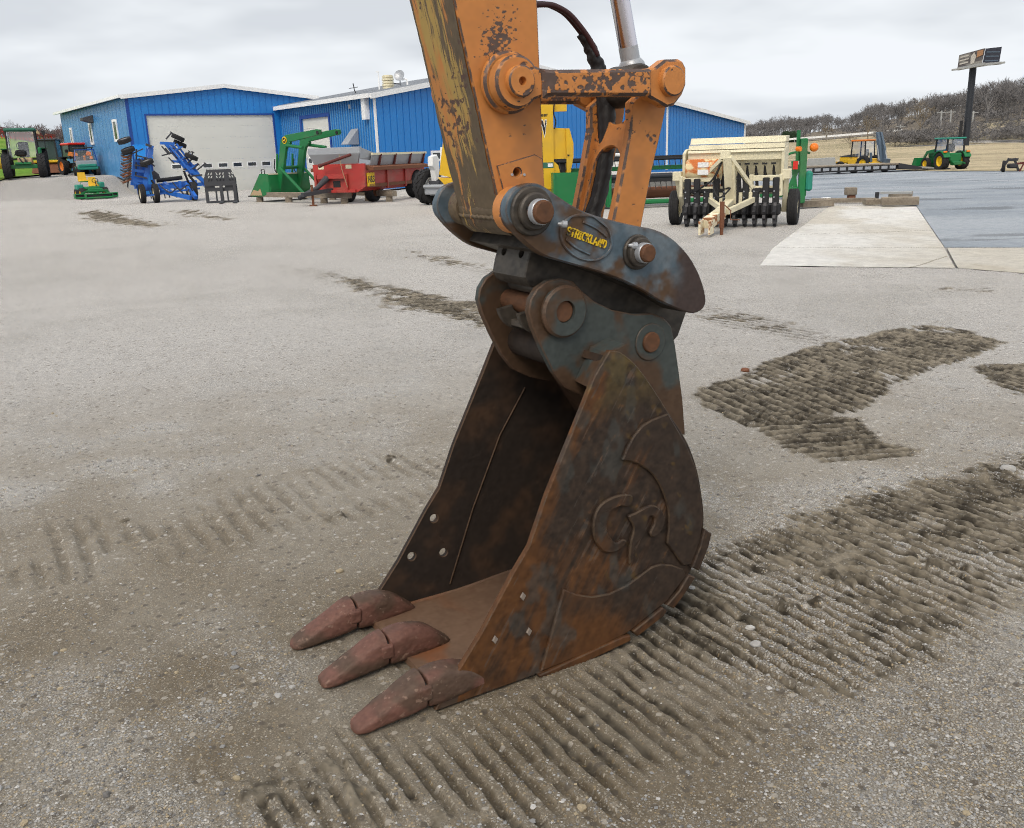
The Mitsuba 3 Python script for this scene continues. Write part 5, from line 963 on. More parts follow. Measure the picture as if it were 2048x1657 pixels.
hx = [(4.1251, 17.7888)][0]; hloc = np.linalg.inv(f.M) @ np.array([hx[0], hx[1], 0, 1]); jx, jy = hloc[0], hloc[1]
add(t, 'tongue', [bar((.55, .02, .50), (jx - .15, jy - .12, .34), .17, .17), bar((.6, -.40, .56), (jx - .9, jy - .12, .40), .08, .10), bar((.6, .50, .56), (jx - .7, jy - .02, .38), .08, .10)], 'cream', fr=f)
add(t, 'hitch', [bar((jx - .5, jy - .11, .36), (jx + .30, jy - .22, .24), .19, .19), box(jx + .20, jx + .62, jy - .33, jy - .29, .05, .30), box(jx + .20, jx + .62, jy - .15, jy - .11, .05, .30)], 'hitch_rust', fr=f, label='rusty clevis hitch')
add(t, 'jack', [cyl((jx, jy, .12), (jx, jy, .62), .045, 10), cyl((jx, jy, .0), (jx, jy, .14), .032, 10), tube([(jx, jy + .05, .55), (jx, jy + .16, .45), (jx, jy + .16, .28), (jx, jy + .34, .28)], .012, 5)], 'rust_brown', fr=f)
for i in range(10):
    y = -H + .36 + i * (TW - .66) / 9
    c_ = K('coulter', t)
    add(c_, 'shank', [box(.55, .64, y - .065, y + .065, .46, .99 if i not in (2, 7) else .72, .015), box(.50, .60, y - .10, y + .10, .70, .78, .01), box(.44, .66, y - .10, y + .10, .24, .47, .03)], 'black', fr=f)
    th_ = np.linspace(0, 2 * math.pi, 25)[:-1]
    add(c_, 'disc', prism([(.58 + (.25 if q % 2 else .20) * math.cos(a), .255 + (.25 if q % 2 else .20) * math.sin(a)) for q, a in enumerate(th_)], y - .03, y + .03), 'dark_steel', fr=f)
    add(c_, 'bolt', [cyl((.64, y - .03, z), (.655, y - .03, z), .016, 7) for z in (.72, .60)] + [cyl((.66, y, .40), (.672, y, .40), .016, 7)], 'grey_metal', fr=f)
add(t, 'dark_backing', [box(.05, .30, -H + .34, H - .34, .20, .46, .05), cyl((.2, -H + .3, .30), (.2, H - .3, .30), .16, 14)], 'black', fr=f)  # black backing added to darken the gaps between the coulters
add(t, 'hose', [tube(spl([(.95, -.06, 1.44), (.85, -.22, 1.1), (.80, -.30, .85), (.95, -.15, .62), (.85, .05, .8), (.7, -.2, .75)], 5), .018, 6), tube(spl([(.92, -.10, 1.4), (.8, -.3, 1.0), (.75, -.5, .85), (.62, -.75, .7)], 5), .018, 6)], 'black', fr=f)
add(t, 'warning_lamp', cyl((-.35, H - .02, 1.52), (-.30, H + .06, 1.52), .05, 10), 'lamp_orange', fr=f)
# green machine behind the seeder's right wheel
f2 = at([(7.5148, 24.2611)][0], 4)
t = thing('green_mower', 'green implement with orange lamp standing behind the right wheel of the cream seeder', 'implement')
add(t, 'frame', [box(-.2, .2, .05, .22, .15, 1.75, .02), box(-.2, .1, -.9, .25, .30, .55, .03), bar((0, -.25, .3), (0, .05, 1.1), .12, .10), bar((0, .0, .3), (0, -.1, 1.2), .1, .1)], 'green', fr=f2)
add(t, 'stand_pipe', [cyl((0, -.0, 1.2), (0, .0, 1.95), .05, 8), tube(spl([(0, -.3, 1.0), (0, -.25, 1.35), (0, .1, 1.42), (.0, .3, 1.38)], 4), .03, 6)], 'green', fr=f2)
add(t, 'bumper', box(-.15, .25, .22, .38, .45, .95, .05), 'teal_green', fr=f2)
add(t, 'lamp', trimesh.creation.icosphere(2, .11).apply_translation((.1, .38, 1.52)), 'lamp_orange', True, fr=f2)
add(t, 'reflector', box(.2, .23, -.12, .0, 1.0, 1.2), 'lamp_red', fr=f2)

# field cultivator, wings folded up ------------------------------------------------
f = at([(-15.2727, 42.9576)][0], 10); Mx = 44.5
t = thing('field_cultivator', 'bright blue field cultivator with both wings folded up, in front of the pale workshop door', 'cultivator')
def P_(px, py, x=0.0): return (x, (px - 338) / Mx, (404 - py) / Mx)
def w_bar(a, b, w, h, x=0.0, x1=None): return bar(P_(*a, x), P_(*b, x if x1 is None else x1), w, h)
add(t, 'main_frame', [w_bar((285, 378), (410, 372), .18, .16), w_bar((285, 374), (410, 368), .14, .14, -1.4), w_bar((290, 376), (300, 372), .2, .16, .1, -1.5), w_bar((385, 374), (395, 368), .2, .16, .1, -1.5), w_bar((340, 374), (345, 368), .14, .14, .1, -1.5)], 'implement_blue', fr=f)
add(t, 'tongue', [w_bar((325, 382), (370, 397), .16, .18, .1, 1.3), w_bar((375, 370), (380, 397), .14, .16, .1, 1.3)], 'implement_blue', fr=f)
lw = K('wing', t)
add(lw, 'wing_frame', [w_bar((292, 378), (316, 300), .20, .12, .2), w_bar((280, 375), (300, 318), .14, .12, -.1), w_bar((303, 378), (318, 298), .16, .10, -.9), w_bar((283, 322), (304, 325), .1, .12, .15), w_bar((278, 340), (308, 345), .1, .12, .15), w_bar((276, 358), (302, 364), .1, .12, .15), w_bar((262, 352), (290, 372), .12, .1, .2), w_bar((312, 296), (320, 300), .25, .2, .1), hull([P_(*q, x) for q in ((284, 320), (310, 322), (300, 376), (272, 368)) for x in (-.45, -.4)])], 'implement_blue', fr=f)
rw = K('wing', t)
add(rw, 'wing_frame', [w_bar((345, 290), (378, 340), .18, .14, .1), w_bar((358, 290), (400, 352), .16, .12, -.3), w_bar((378, 335), (415, 372), .24, .16, .1), w_bar((335, 290), (362, 292), .14, .12, .1), w_bar((352, 325), (388, 330), .1, .1, .1), hull([P_(*q, x) for q in ((368, 330), (392, 330), (412, 366), (386, 352)) for x in (-.12, .06)]), w_bar((414, 366), (412, 378), .14, .14, .1)], 'implement_blue', fr=f)
for k_, (px, py, sl, x) in ((lw, (268, 284, .9, .3)), (lw, (272, 302, .9, .35)), (lw, (302, 326, .9, .5)), (rw, (373, 280, -.7, -.2)), (rw, (377, 292, -.7, -.4)), (rw, (390, 318, -.7, .3))):
    c_ = P_(px, py, x); wheel(k_, f, c_, (0.15, -math.sin(.33) if sl > 0 else math.sin(.5), 1.0), .30, .20, .15, rimm='rim_grey')
for px, x in ((287, .3), (311, .5), (386, .3), (392, -1.0)): wheel(t, f, (x, (px - 338) / Mx, .42), (0, 1, 0), .42, .24, .23)
spk = [((256, 326), (272, 338)), ((253, 338), (268, 346)), ((252, 347), (268, 354)), ((246, 352), (262, 362)), ((258, 310), (274, 318)), ((262, 300), (278, 308)), ((300, 318), (318, 334)), ((290, 318), (302, 330))]
for k_, lst in ((lw, spk), (rw, [((346, 283), (358, 271)), ((334, 314), (352, 310)), ((336, 296), (346, 310)), ((382, 314), (388, 308)), ((396, 338), (402, 333)), ((399, 344), (416, 332)), ((390, 322), (394, 309)), ((352, 300), (362, 318))])):
    for a, b in lst: add(k_, 'shank', [w_bar(a, b, .05, .06, .25)] + ([] if k_ == lw else [w_bar((b[0] - 2, b[1] - 2), (b[0] + 3, b[1] + 2), .12, .03, .25)]), 'charcoal', fr=f)
for i in range(11): add(lw, 'spring', [tube([P_(278 - i * .8, 306 + i * 5, .3), P_(270 - i * .8, 309 + i * 5.1, .42), P_(262 - i * .8, 310 + i * 5.3, .3)], .045, 6), w_bar((264 - i * .8, 310 + i * 5.2), (258 - i * .8, 307 + i * 5.2), .03, .03, .3)], 'rust_brown' if i % 3 else 'charcoal', fr=f)
add(lw, 'gang_bar', [w_bar((279, 304), (262, 372), .06, .06, .22), w_bar((292, 300), (284, 350), .06, .06, -.3)], 'charcoal', fr=f)
add(lw, 'brace', [w_bar((284, 312), (306, 318), .06, .06, .3), w_bar((280, 330), (304, 335), .06, .06, .3), w_bar((278, 350), (300, 356), .06, .06, .3), w_bar((274, 330), (268, 345), .05, .05, .3), w_bar((300, 300), (276, 310), .05, .05, .35), w_bar((306, 292), (316, 296), .1, .1, .35)], 'charcoal', fr=f)
add(rw, 'brace', [w_bar((350, 300), (372, 304), .06, .06, .2), w_bar((360, 318), (384, 322), .06, .06, .2), w_bar((372, 342), (396, 340), .07, .07, .2), w_bar((384, 356), (408, 354), .07, .07, .2), w_bar((366, 296), (380, 288), .06, .06, -.2), w_bar((382, 330), (392, 322), .06, .06, .2), w_bar((342, 300), (350, 312), .07, .07, .25), w_bar((346, 318), (356, 330), .05, .05, .25)], 'charcoal', fr=f)
add(rw, 'wing_beam', [w_bar((350, 296), (386, 350), .08, .08, .3), w_bar((366, 292), (408, 362), .08, .08, .1), w_bar((352, 308), (376, 298), .08, .06, .2), w_bar((362, 326), (390, 312), .08, .06, .2), w_bar((376, 346), (402, 332), .08, .06, .2)], 'implement_blue', fr=f)
add(t, 'frame_bar', [w_bar((288, 390), (330, 386), .08, .08, .5), w_bar((345, 384), (398, 380), .08, .08, .4), w_bar((330, 372), (352, 394), .07, .07, .6), w_bar((318, 368), (318, 384), .1, .1, .2), w_bar((362, 364), (362, 382), .1, .1, .2)], 'implement_blue', fr=f)
add(t, 'shank', [w_bar((312 + 12 * i, 378), (314 + 12 * i, 398), .04, .05, -1.2 + .2 * (i % 3)) for i in range(7)], 'charcoal', fr=f, stuff=True)
add(t, 'cylinder', [tube([P_(322, 362, -.3), P_(372, 358, -.3)], .09, 8), tube([P_(308, 360, .3), P_(316, 378, .3)], .05, 6), tube([P_(380, 352, .3), P_(394, 374, .3)], .06, 6), tube([P_(372, 345, .3), P_(380, 372, .2)], .05, 6)], 'black', True, fr=f)
add(t, 'hose', [tube(spl([P_(320, 370, .6), P_(335, 385, .9), P_(350, 378, .9), P_(362, 390, 1.0), P_(372, 380, .9)], 4), .03, 5), tube(spl([P_(345, 366, .6), P_(356, 380, .8), P_(372, 372, .9), P_(380, 388, .9)], 4), .03, 5)], 'black', fr=f)
add(t, 'stand_plate', hull([P_(*q, x) for q in ((319, 345), (324, 342), (332, 350), (334, 360), (320, 360)) for x in (-.9, -.84)]), 'charcoal', fr=f)
# pallet fork frame
f = at([(-11.9154, 39.9009)][0], -4); Mf = 46.0
t = thing('fork_frame', 'black pallet fork frame with slotted back guard beside the blue cultivator', 'fork attachment')
YZ = lambda px, py: ((px - 446) / Mf, (404 - py) / Mf)
fp_ = lambda pts: [YZ(*q) for q in pts]
yzx = lambda pts, x0, x1, holes=(): prism([q for q in pts], 0, 1, 0, holes, f=lambda u, tt, z: (x0 + (x1 - x0) * tt, u, z))
sl_h = []
for cx in (425, 430, 440, 446, 452, 464, 469):
    for r in range(3):
        if cx in (430, 469) and r == 0 and cx == 469: pass
        d = 2.2 if cx in (425, 430) else -2.2 if cx in (464, 469) else (-2.6 if cx < 446 else 2.6)
        y0 = 347 + r * 6.0
        sl_h.append(fp_([(cx + d * .4 - 1, y0), (cx + d * .4 + 1.2, y0), (cx - d * .4 + 1.2, y0 + 4.2), (cx - d * .4 - 1, y0 + 4.2)]))
add(t, 'guard', yzx(fp_([(416, 357), (422, 341), (467, 341), (474, 357), (474, 372), (416, 372)]), -.05, .03, sl_h), 'charcoal', fr=f)
add(t, 'carriage', yzx(fp_([(415, 357), (475, 357), (476, 404), (415, 404)]), -.12, -.04, [fp_([(421, 382), (434, 382), (434, 400), (421, 400)]), fp_([(437, 382), (455, 382), (455, 400), (437, 400)]), fp_([(458, 382), (470, 382), (470, 400), (458, 400)]), fp_([(434, 367), (453, 367), (453, 375), (434, 375)])]), 'charcoal', fr=f)
for px in (446, 471): add(t, 'fork', [box(-.03, .06, (px - 446) / Mf - .07, (px - 446) / Mf + .07, .02, .75, .01), box(.06, 1.25, (px - 446) / Mf - .07, (px - 446) / Mf + .07, .02, .07, .01)], 'charcoal', fr=f)
# ---------------------------------------------------------------- vehicles on the bank at the left
def cab(p, fr, x0, x1, w, z0, z1, mat, roofmat, roof_h=.16, over=.10, wt=None, glass='cab_glass'):
    wt = wt or w * .94; k = K('cab', p)
    for sx, xx in ((1, x1), (-1, x0)):
        for sy in (-1, 1): add(k, 'post', bar((xx, sy * w, z0), (xx - sx * .06, sy * wt, z1), .09, .09), 'black', fr=fr)
    add(k, 'windscreen', hull([(x1 + .01, y * w * .93, z0 + .05) for y in (-1, 1)] + [(x1 - .05, y * wt * .93, z1) for y in (-1, 1)] + [(x1 - .01, y * w * .93, z0 + .05) for y in (-1, 1)] + [(x1 - .07, y * wt * .93, z1) for y in (-1, 1)]), glass, fr=fr)
    add(k, 'rear_window', hull([(x0 - d, y * w * .93, z0 + .05) for y in (-1, 1) for d in (0, .02)] + [(x0 + .05 - d, y * wt * .93, z1) for y in (-1, 1) for d in (0, .02)]), glass, fr=fr)
    for sy in (-1, 1): add(k, 'side_window', hull([(x, sy * (w + d), z0 + .05) for x in (x0 + .05, x1 - .05) for d in (-.01, .01)] + [(x, sy * (wt + d), z1) for x in (x0 + .1, x1 - .1) for d in (-.01, .01)]), glass, fr=fr)
    add(k, 'roof', box(x0 - over * .5, x1 + over, -wt - over, wt + over, z1, z1 + roof_h, .06), roofmat, fr=fr)
    return k
# large green tractor without its bonnet
f = at([(-28.7435, 57.5, 1.1058)][0][:2], -3)
t = thing('tractor', 'dark green cab tractor without its bonnet, leftmost on the gravel bank', 'tractor')
for sy in (-1, 1):
    wheel(t, f, (1.2, sy * .93, .70), (0, 1, 0), .70, .46, .36, rimm='rim_yellow', lugs=15)
    wheel(t, f, (-1.2, sy * .98, .86), (0, 1, 0), .86, .50, .46, rimm='rim_yellow', lugs=15)
k = cab(t, f, -1.2, .55, .80, 1.15, 2.68, 'green', 'sill_green', .18, glass='clear_glass'); add(t, 'seat', [box(-.8, -.3, -.28, .28, 1.2, 1.4, .05), box(-.9, -.75, -.28, .28, 1.35, 2.1, .05)], 'black', fr=f); add(t, 'cab_floor', box(-1.2, .55, -.78, .78, 1.05, 1.16), 'black', fr=f)
add(t, 'front_axle', [box(1.0, 1.3, -.75, .75, .55, .78, .03), box(1.2, 1.5, -.5, .4, .78, .92, .03)], 'green', fr=f)
add(t, 'engine_block', box(.4, 1.35, -.32, .46, .80, 1.16, .04), 'tan', fr=f, label='bare tan engine block'); add(t, 'console', [box(.56, .90, -.42, .18, 1.25, 1.62, .10), tube(spl([(.95, -.45, 1.3), (1.0, -.2, 1.6), (.95, .1, 1.45)], 4), .03, 5)], 'black', fr=f)
add(t, 'hose', [tube(spl([(1.37, -.2, 1.15), (1.5, -.1, .95), (1.45, .05, .85), (1.4, .1, 1.12)], 4), .035, 6), tube(spl([(1.37, .0, 1.2), (1.5, .18, .95), (1.4, .0, .85)], 4), .03, 6)], 'black', fr=f)
add(t, 'fender', [box(-2.0, -.4, s * .98 - .28, s * .98 + .28, 1.68, 1.74, .02) for s in (-1, 1)], 'green', fr=f); add(t, 'side_tank', box(.3, .8, .82, 1.0, 1.15, 1.75, .06), 'green', fr=f)
add(t, 'steering_wheel', tube([(.45 + .05 * math.sin(a), -.1 + .2 * math.cos(a), 1.85 + .2 * math.sin(a)) for a in np.linspace(0, 6.28, 14)], .02, 5), 'black', fr=f)
for sy in (-1, 1): add(t, 'mirror', [tube([(.55, sy * .9, 1.2), (.6, sy * 1.25, 1.5), (.6, sy * 1.25, 2.5)], .025, 5), box(.58, .62, sy * 1.25 - .1, sy * 1.25 + .1, 2.45, 2.7)], 'black', fr=f)
add(t, 'step', [box(-.2, .4, s * .8 - .1, s * .8 + .1, .5, .56) for s in (-1, 1)], 'black', fr=f)
# black cab loader with yellow lower body behind it
f = at([(-30.3203, 64, 1.3793)][0][:2], -12)
t = thing('skid_loader', 'black cabbed yellow loader standing just behind the leftmost green tractor', 'loader')
cab(t, f, -1.0, .6, .62, .9, 2.15, 'black', 'charcoal', .12)
add(t, 'body', [box(-1.6, .6, -.75, .75, .45, .92, .05), box(.6, 1.0, -.8, .8, .75, .9, .03)], 'yellow', fr=f)
add(t, 'bucket', hull([(.8, y, z) for y in (-.9, .9) for z in (.1, .7)] + [(1.5, y, .1) for y in (-.9, .9)]), 'rust_brown', fr=f); add(t, 'headlamp', cyl((.62, -.6, .80), (.72, -.6, .80), .1, 12), 'sign_yellow', fr=f)
for sy in (-1, 1):
    for x in (.4, -1.0): wheel(t, f, (x, sy * .85, .42), (0, 1, 0), .42, .3, .22, rimm='rim_yellow')
# piece of a yellow machine at the frame's edge
f = at([(-30.0154, 56, 1.3298)][0][:2], 0)
t = thing('yellow_implement', 'yellow implement showing only its end at the left edge of the photo', 'implement')
add(t, 'drum', [cyl((0, -.6, .95), (0, .55, .95), .25, 14), cyl((0, .35, .95), (0, .62, .95), .32, 14)], 'yellow', 30, fr=f); add(t, 'stand', [bar((0, -.5, 0), (0, -.4, .9), .12, .12), bar((0, .2, 0), (0, .1, .9), .12, .12)], 'yellow', fr=f)
add(t, 'pipe', tube(spl([(.1, .3, 1.1), (.1, .5, 1.9), (.1, .3, 2.3)], 4), .05, 6), 'black', fr=f)
# red and yellow folded tillage machine on the hill
f = at([(-54.0789, 108, 5.7867)][0][:2], 4)
t = thing('harrow', 'red folded harrow with tan end frames standing on the grass hill', 'harrow')
zb_ = .9
add(t, 'beam', [bar((0, -3.4, .9 + .6), (0, 3.6, .5 + .1), .3, .35), bar((.4, -2.5, 1.1), (.4, 3.0, .6), .3, .2), bar((0, -1.8, 1.6), (0, 1.5, 1.1), .12, .12)], 'maroon', fr=f)
add(t, 'tine', [bar((.2, y, 1.35 - .12 * (y + 3)), (.3, y + .2, .55 - .10 * (y + 3)), .10, .10) for y in np.arange(-2.6, 3.2, .3)], 'lamp_red', fr=f, stuff=True)
add(t, 'end_frame', [bar((.2, -3.4, .5), (.2, -2.6, 1.9), .3, .25), bar((.2, -3.6, 1.9), (.2, -2.5, .9), .25, .25), bar((.2, -2.7, .5), (.2, -3.3, 1.9), .2, .2)], 'tan', fr=f)
add(t, 'end_frame', [bar((.2, 1.0, .2), (.2, 1.6, 1.4), .22, .2), bar((.2, 1.7, 1.3), (.2, 2.3, .0), .2, .2), bar((.2, 1.2, 1.0), (.2, 2.0, 1.0), .2, .2), bar((.2, 2.6, .8), (.2, 3.0, .1), .14, .14)], 'tan', fr=f)
add(t, 'support', [bar((0, y, -.2), (0, y, 1.0), .15, .15) for y in (-3, -.5, 2)], 'dark_steel', fr=f)
# orange tractor with red roof
f = at([(-27.5952, 62, 1.108)][0][:2], 22, .92)
t = thing('tractor', 'orange tractor with a red cab roof beside the blue workshop', 'tractor')
cab(t, f, -1.1, .2, .55, 1.05, 2.0, 'black', 'lamp_red', .16)
add(t, 'bonnet', box(.2, 1.7, -.34, .34, .78, 1.25, .08), 'orange_paint', fr=f); add(t, 'loader_arm', [prism([(.1, 1.3), (.4, 1.55), (1.5, 1.45), (1.9, .5), (1.7, .45), (1.35, 1.2)], s * .62 - .07, s * .62 + .07, .01) for s in (-1, 1)], 'orange_paint', fr=f)
add(t, 'chassis', box(-1.1, 1.4, -.3, .3, .45, .8, .05), 'black', fr=f)
for sy in (-1, 1):
    wheel(t, f, (-.8, sy * .72, .60), (0, 1, 0), .60, .36, .32, rimm='orange_paint', lugs=12); wheel(t, f, (1.1, sy * .62, .38), (0, 1, 0), .38, .26, .2, rimm='orange_paint', lugs=10)
add(t, 'mirror', box(.2, .25, -.85, -.65, 1.5, 1.72), 'black', fr=f); add(t, 'fender', [box(-1.4, -.3, s * .72 - .2, s * .72 + .2, 1.18, 1.24, .02) for s in (-1, 1)], 'black', fr=f)
# utility vehicle with windscreen frame
f = at([(-25.5479, 58.5, 1.1223)][0][:2], 6, .85)
t = thing('utility_vehicle', 'open utility vehicle with a blue windscreen frame between the orange tractor and the green mower', 'utility vehicle')
add(t, 'windscreen_frame', [bar((.2, -.72, 1.05), (-.05, -.62, 1.80), .06, .06), bar((.2, .72, 1.05), (-.05, .62, 1.80), .06, .06), bar((-.05, -.65, 1.80), (-.05, .65, 1.80), .06, .06)], 'trim_blue', fr=f)
add(t, 'rear_frame', [bar((-1.2, -.7, .9), (-1.0, -.62, 1.95), .06, .06), bar((-1.2, .7, .9), (-1.0, .62, 1.95), .06, .06), box(-1.1, -.1, -.66, .66, 1.93, 1.99, .02)], 'charcoal', fr=f)
add(t, 'windscreen', hull([(.2, -.68, 1.1), (.2, .68, 1.1), (-.04, .6, 1.76), (-.04, -.6, 1.76), (.19, -.68, 1.1), (.19, .68, 1.1)]), 'clear_glass', fr=f)
add(t, 'dashboard', box(.1, .35, -.7, .7, .62, 1.06, .05), 'grey_metal', fr=f); add(t, 'seat', [box(-.6, -.4, y - .28, y + .28, .9, 1.4, .06) for y in (-.35, .35)], 'charcoal', fr=f)
add(t, 'body', [box(-1.5, .9, -.7, .7, .4, .65, .06), box(.3, .95, -.6, .6, .6, .8, .05)], 'teal_green', fr=f); add(t, 'marker', box(.0, .05, .30, .48, 1.15, 1.35), 'lamp_orange', fr=f)
for sy in (-1, 1):
    for x in (.6, -1.1): wheel(t, f, (x, sy * .66, .32), (0, 1, 0), .32, .26, .16, rimm='rim_yellow')
# green mower with yellow seats
f = at([(-21.8335, 50.3, 0.0322)][0][:2], 14, .9)
t = thing('reel_mower', 'small green mower with yellow seats at the foot of the gravel bank', 'mower')
add(t, 'chassis', [box(-1.6, .7, -.42, .42, .35, .62, .05), box(-.2, .6, -.5, .3, .55, .72, .05)], 'green', fr=f)
for x, z, y in ((-.2, .70, .12), (-1.2, .98, -.18)):
    k = K('seat', t); add(k, 'cushion', box(x - .1, x + .35, y - .25, y + .25, z, z + .10, .04), 'yellow', fr=f); add(k, 'backrest', hull([(x - .1 + dx, y + dy, z + dz_) for dx, dz_, w_ in ((0, .05, .25), (.10, .05, .25), (-.12, .55, .2), (-.04, .55, .2)) for dy in (-w_, w_)]), 'yellow', fr=f)
add(t, 'steering_column', [cyl((.55, .12, .6), (.35, .12, 1.05), .03, 6), tube([(.33 + .05 * math.sin(a), .12 + .17 * math.cos(a), 1.06 + .12 * math.sin(a)) for a in np.linspace(0, 6.28, 12)], .018, 5)], 'black', fr=f)
add(t, 'side_box', [box(-.6, .1, -.85, -.5, .55, .85, .05), box(-.9, .0, .45, .72, .6, .95, .05)], 'teal_green', fr=f)
add(t, 'roll_bar', tube([(-.5, -.5, .6), (-.5, -.5, 1.0), (-.5, .5, 1.0), (-.5, .5, .6)], .03, 6), 'green', fr=f)
for sy in (-1, 1): wheel(t, f, (.15, sy * .66, .33), (0, 1, 0), .33, .26, .17, rimm='rim_yellow'); wheel(t, f, (-1.5, sy * .55, .3), (0, 1, 0), .3, .2, .15, rimm='rim_yellow')
for y, x, hw in ((.0, 1.15, .72), (-.80, .45, .34), (.85, .45, .34)):
    k = K('cutting_unit', t); add(k, 'reel', cyl((x, y - hw + .05, .2), (x, y + hw - .05, .2), .14, 12), 'dark_steel', fr=f)
    add(k, 'housing', [box(x - .1, x + .22, y - hw, y + hw, .28, .34, .02), box(x - .15, x + .2, y - hw - .03, y - hw + .02, .08, .34), box(x - .15, x + .2, y + hw - .02, y + hw + .03, .08, .34), cyl((x + .22, y - hw + .03, .10), (x + .22, y + hw - .03, .10), .06, 8)], 'green', fr=f)
add(t, 'lift_arm', [bar((.5, 0, .5), (1.1, 0, .35), .1, .08), bar((.4, -.3, .5), (.5, -.8, .35), .08, .08), bar((.4, .3, .5), (.5, .8, .35), .08, .08), box(.92, 1.0, -.6, .6, .44, .52, .02)], 'green', fr=f)

# ---------------------------------------------------------------- the right side: trailer, backhoe, tractor, billboard
f = Fr((*[(18.7736, 59, 0.0587)][0][:2], float(height(19.0, 59)) + .0), np.array([(25.5224, 60, -0.2738)][0][:2]) - np.array([(18.7736, 59, 0.0587)][0][:2]))
tl = 6.3
t = thing('lowboy_trailer', 'low flat equipment trailer with lowered ramps on the far side of the asphalt', 'trailer')
add(t, 'deck', box(0, tl, 0, 2.4, .44, .54, .01), 'old_wood', fr=f); add(t, 'side_rail', box(-.2, tl - .2, -.06, .0, .12, .46, .01), 'black', fr=f)
for i in range(11): add(t, 'side_board', box(.05 + i * .56, .05 + i * .56 + .40, -.075, -.06, .22, .40), 'grey_metal', fr=f)
add(t, 'beavertail', hull([(x, y, z) for x, z in ((tl, .54), (tl, .2), (tl + 1.6, .25), (tl + 1.6, .08)) for y in (0, 2.4)]), 'dark_steel', fr=f)
for y in (.35, 2.0): add(t, 'ramp', [hull([(x, yy, z) for x, z in ((tl + 1.4, .30), (tl + 1.4, .18), (tl + 3.6, .10), (tl + 3.6, .02)) for yy in (y - .32, y + .32)])], 'blank_grey', fr=f)
for x in (3.4, 4.5, 5.5):
    for y in (.25, 2.15): wheel(t, f, (x, y, .26), (0, 1, 0), .26, .24, .14)
f = at([(20.4536, 61, 0.3433)][0][:2], 0)
single('covered_load', hull([(x, y, z) for x in (-.5, .5) for y, z in ((-.95, .5), (.9, .5), (-.85, .98), (.80, 1.02), (.35, .85))]), 'blank_grey', 'dark grey covered load on the front of the lowboy trailer', 'load', fr=f)
f = at([(24.8996, 66, -0.0238)][0][:2], 236, .78)
t = thing('backhoe', 'yellow backhoe with grey folded digging boom behind the trailer', 'backhoe')
k = cab(t, f, -.8, .6, .70, 1.25, 2.55, 'black', 'orange_paint', .16)
for g_ in ('windscreen', 'rear_window', 'side_window', 'side_window_001'): scene[k + '__' + g_]['bsdf'] = {'type': 'ref', 'id': 'clear_glass'}
add(t, 'body', [box(-1.4, 1.0, -.6, .6, .55, 1.1, .06), box(.6, 2.0, -.42, .42, .7, 1.25, .08), box(-1.9, -1.2, -1.0, 1.0, .35, .8, .06)], 'yellow', fr=f); add(t, 'bonnet', hull([(x, y, z) for x, z in ((.6, 1.5), (.6, 1.25), (2.0, 1.25), (2.0, 1.3)) for y in (-.42, .42)]), 'charcoal', fr=f)
add(t, 'seat', [box(-.5, 0, -.25, .25, 1.2, 1.35, .04), box(-.55, -.4, -.25, .25, 1.3, 1.9, .04)], 'black', fr=f)
add(t, 'boom', [prism([(-1.7, .8), (-2.05, .8), (-1.75, 2.6), (-1.5, 3.3), (-1.35, 3.3), (-1.45, 2.5)], -.15, .15, .02), prism([(-1.35, 3.3), (-1.6, 3.3), (-2.1, 1.9), (-2.2, .7), (-2.0, .7)], -.45, -.22, .02)], 'blue_grey_steel', fr=f)
add(t, 'boom_bucket', hull([(x, y, z) for x, z in ((-1.95, 1.1), (-2.5, 1.0), (-2.4, .55), (-2.0, .5)) for y in (-.6, -.1)]), 'blue_grey_steel', fr=f); add(t, 'boom_cylinder', [tube([(-1.9, .2, .9), (-1.6, .2, 2.2)], .06, 7), tube([(-2.3, -.33, 1.0), (-1.8, -.33, 2.6)], .05, 7)], 'grey_metal', True, fr=f)
add(t, 'stabiliser', [bar((-1.6, s * .9, .7), (-1.6, s * 1.05, 1.6), .14, .14) for s in (-1, 1)], 'blue_grey_steel', fr=f)
for sy in (-1, 1): wheel(t, f, (-.8, sy * .85, .68), (0, 1, 0), .68, .42, .34, rimm='rim_yellow', lugs=12); wheel(t, f, (1.6, sy * .8, .45), (0, 1, 0), .45, .3, .22, rimm='rim_yellow', lugs=10)
add(t, 'loader_bucket', hull([(2.4, y, z) for y in (-1.0, 1.0) for z in (.2, .85)] + [(3.0, y, .15) for y in (-1.0, 1.0)]), 'yellow', fr=f)
f = at([(28.2837, 60.5, -0.158)][0][:2], 214, .92)
t = thing('tractor', 'clean green tractor with cab and front loader parked below the billboard', 'tractor')
cab(t, f, -.9, .45, .62, 1.2, 2.05, 'green', 'teal_green', .13, .14, .60, 'clear_glass')
add(t, 'bonnet', box(.4, 1.75, -.33, .33, .85, 1.35, .08), 'green', fr=f); add(t, 'chassis', [box(-1.0, 1.5, -.3, .3, .45, .9, .05), box(-1.0, -.6, -.45, .45, .6, 1.15, .06), box(-1.3, -.9, -.35, .35, .35, .6, .04)], 'green', fr=f)
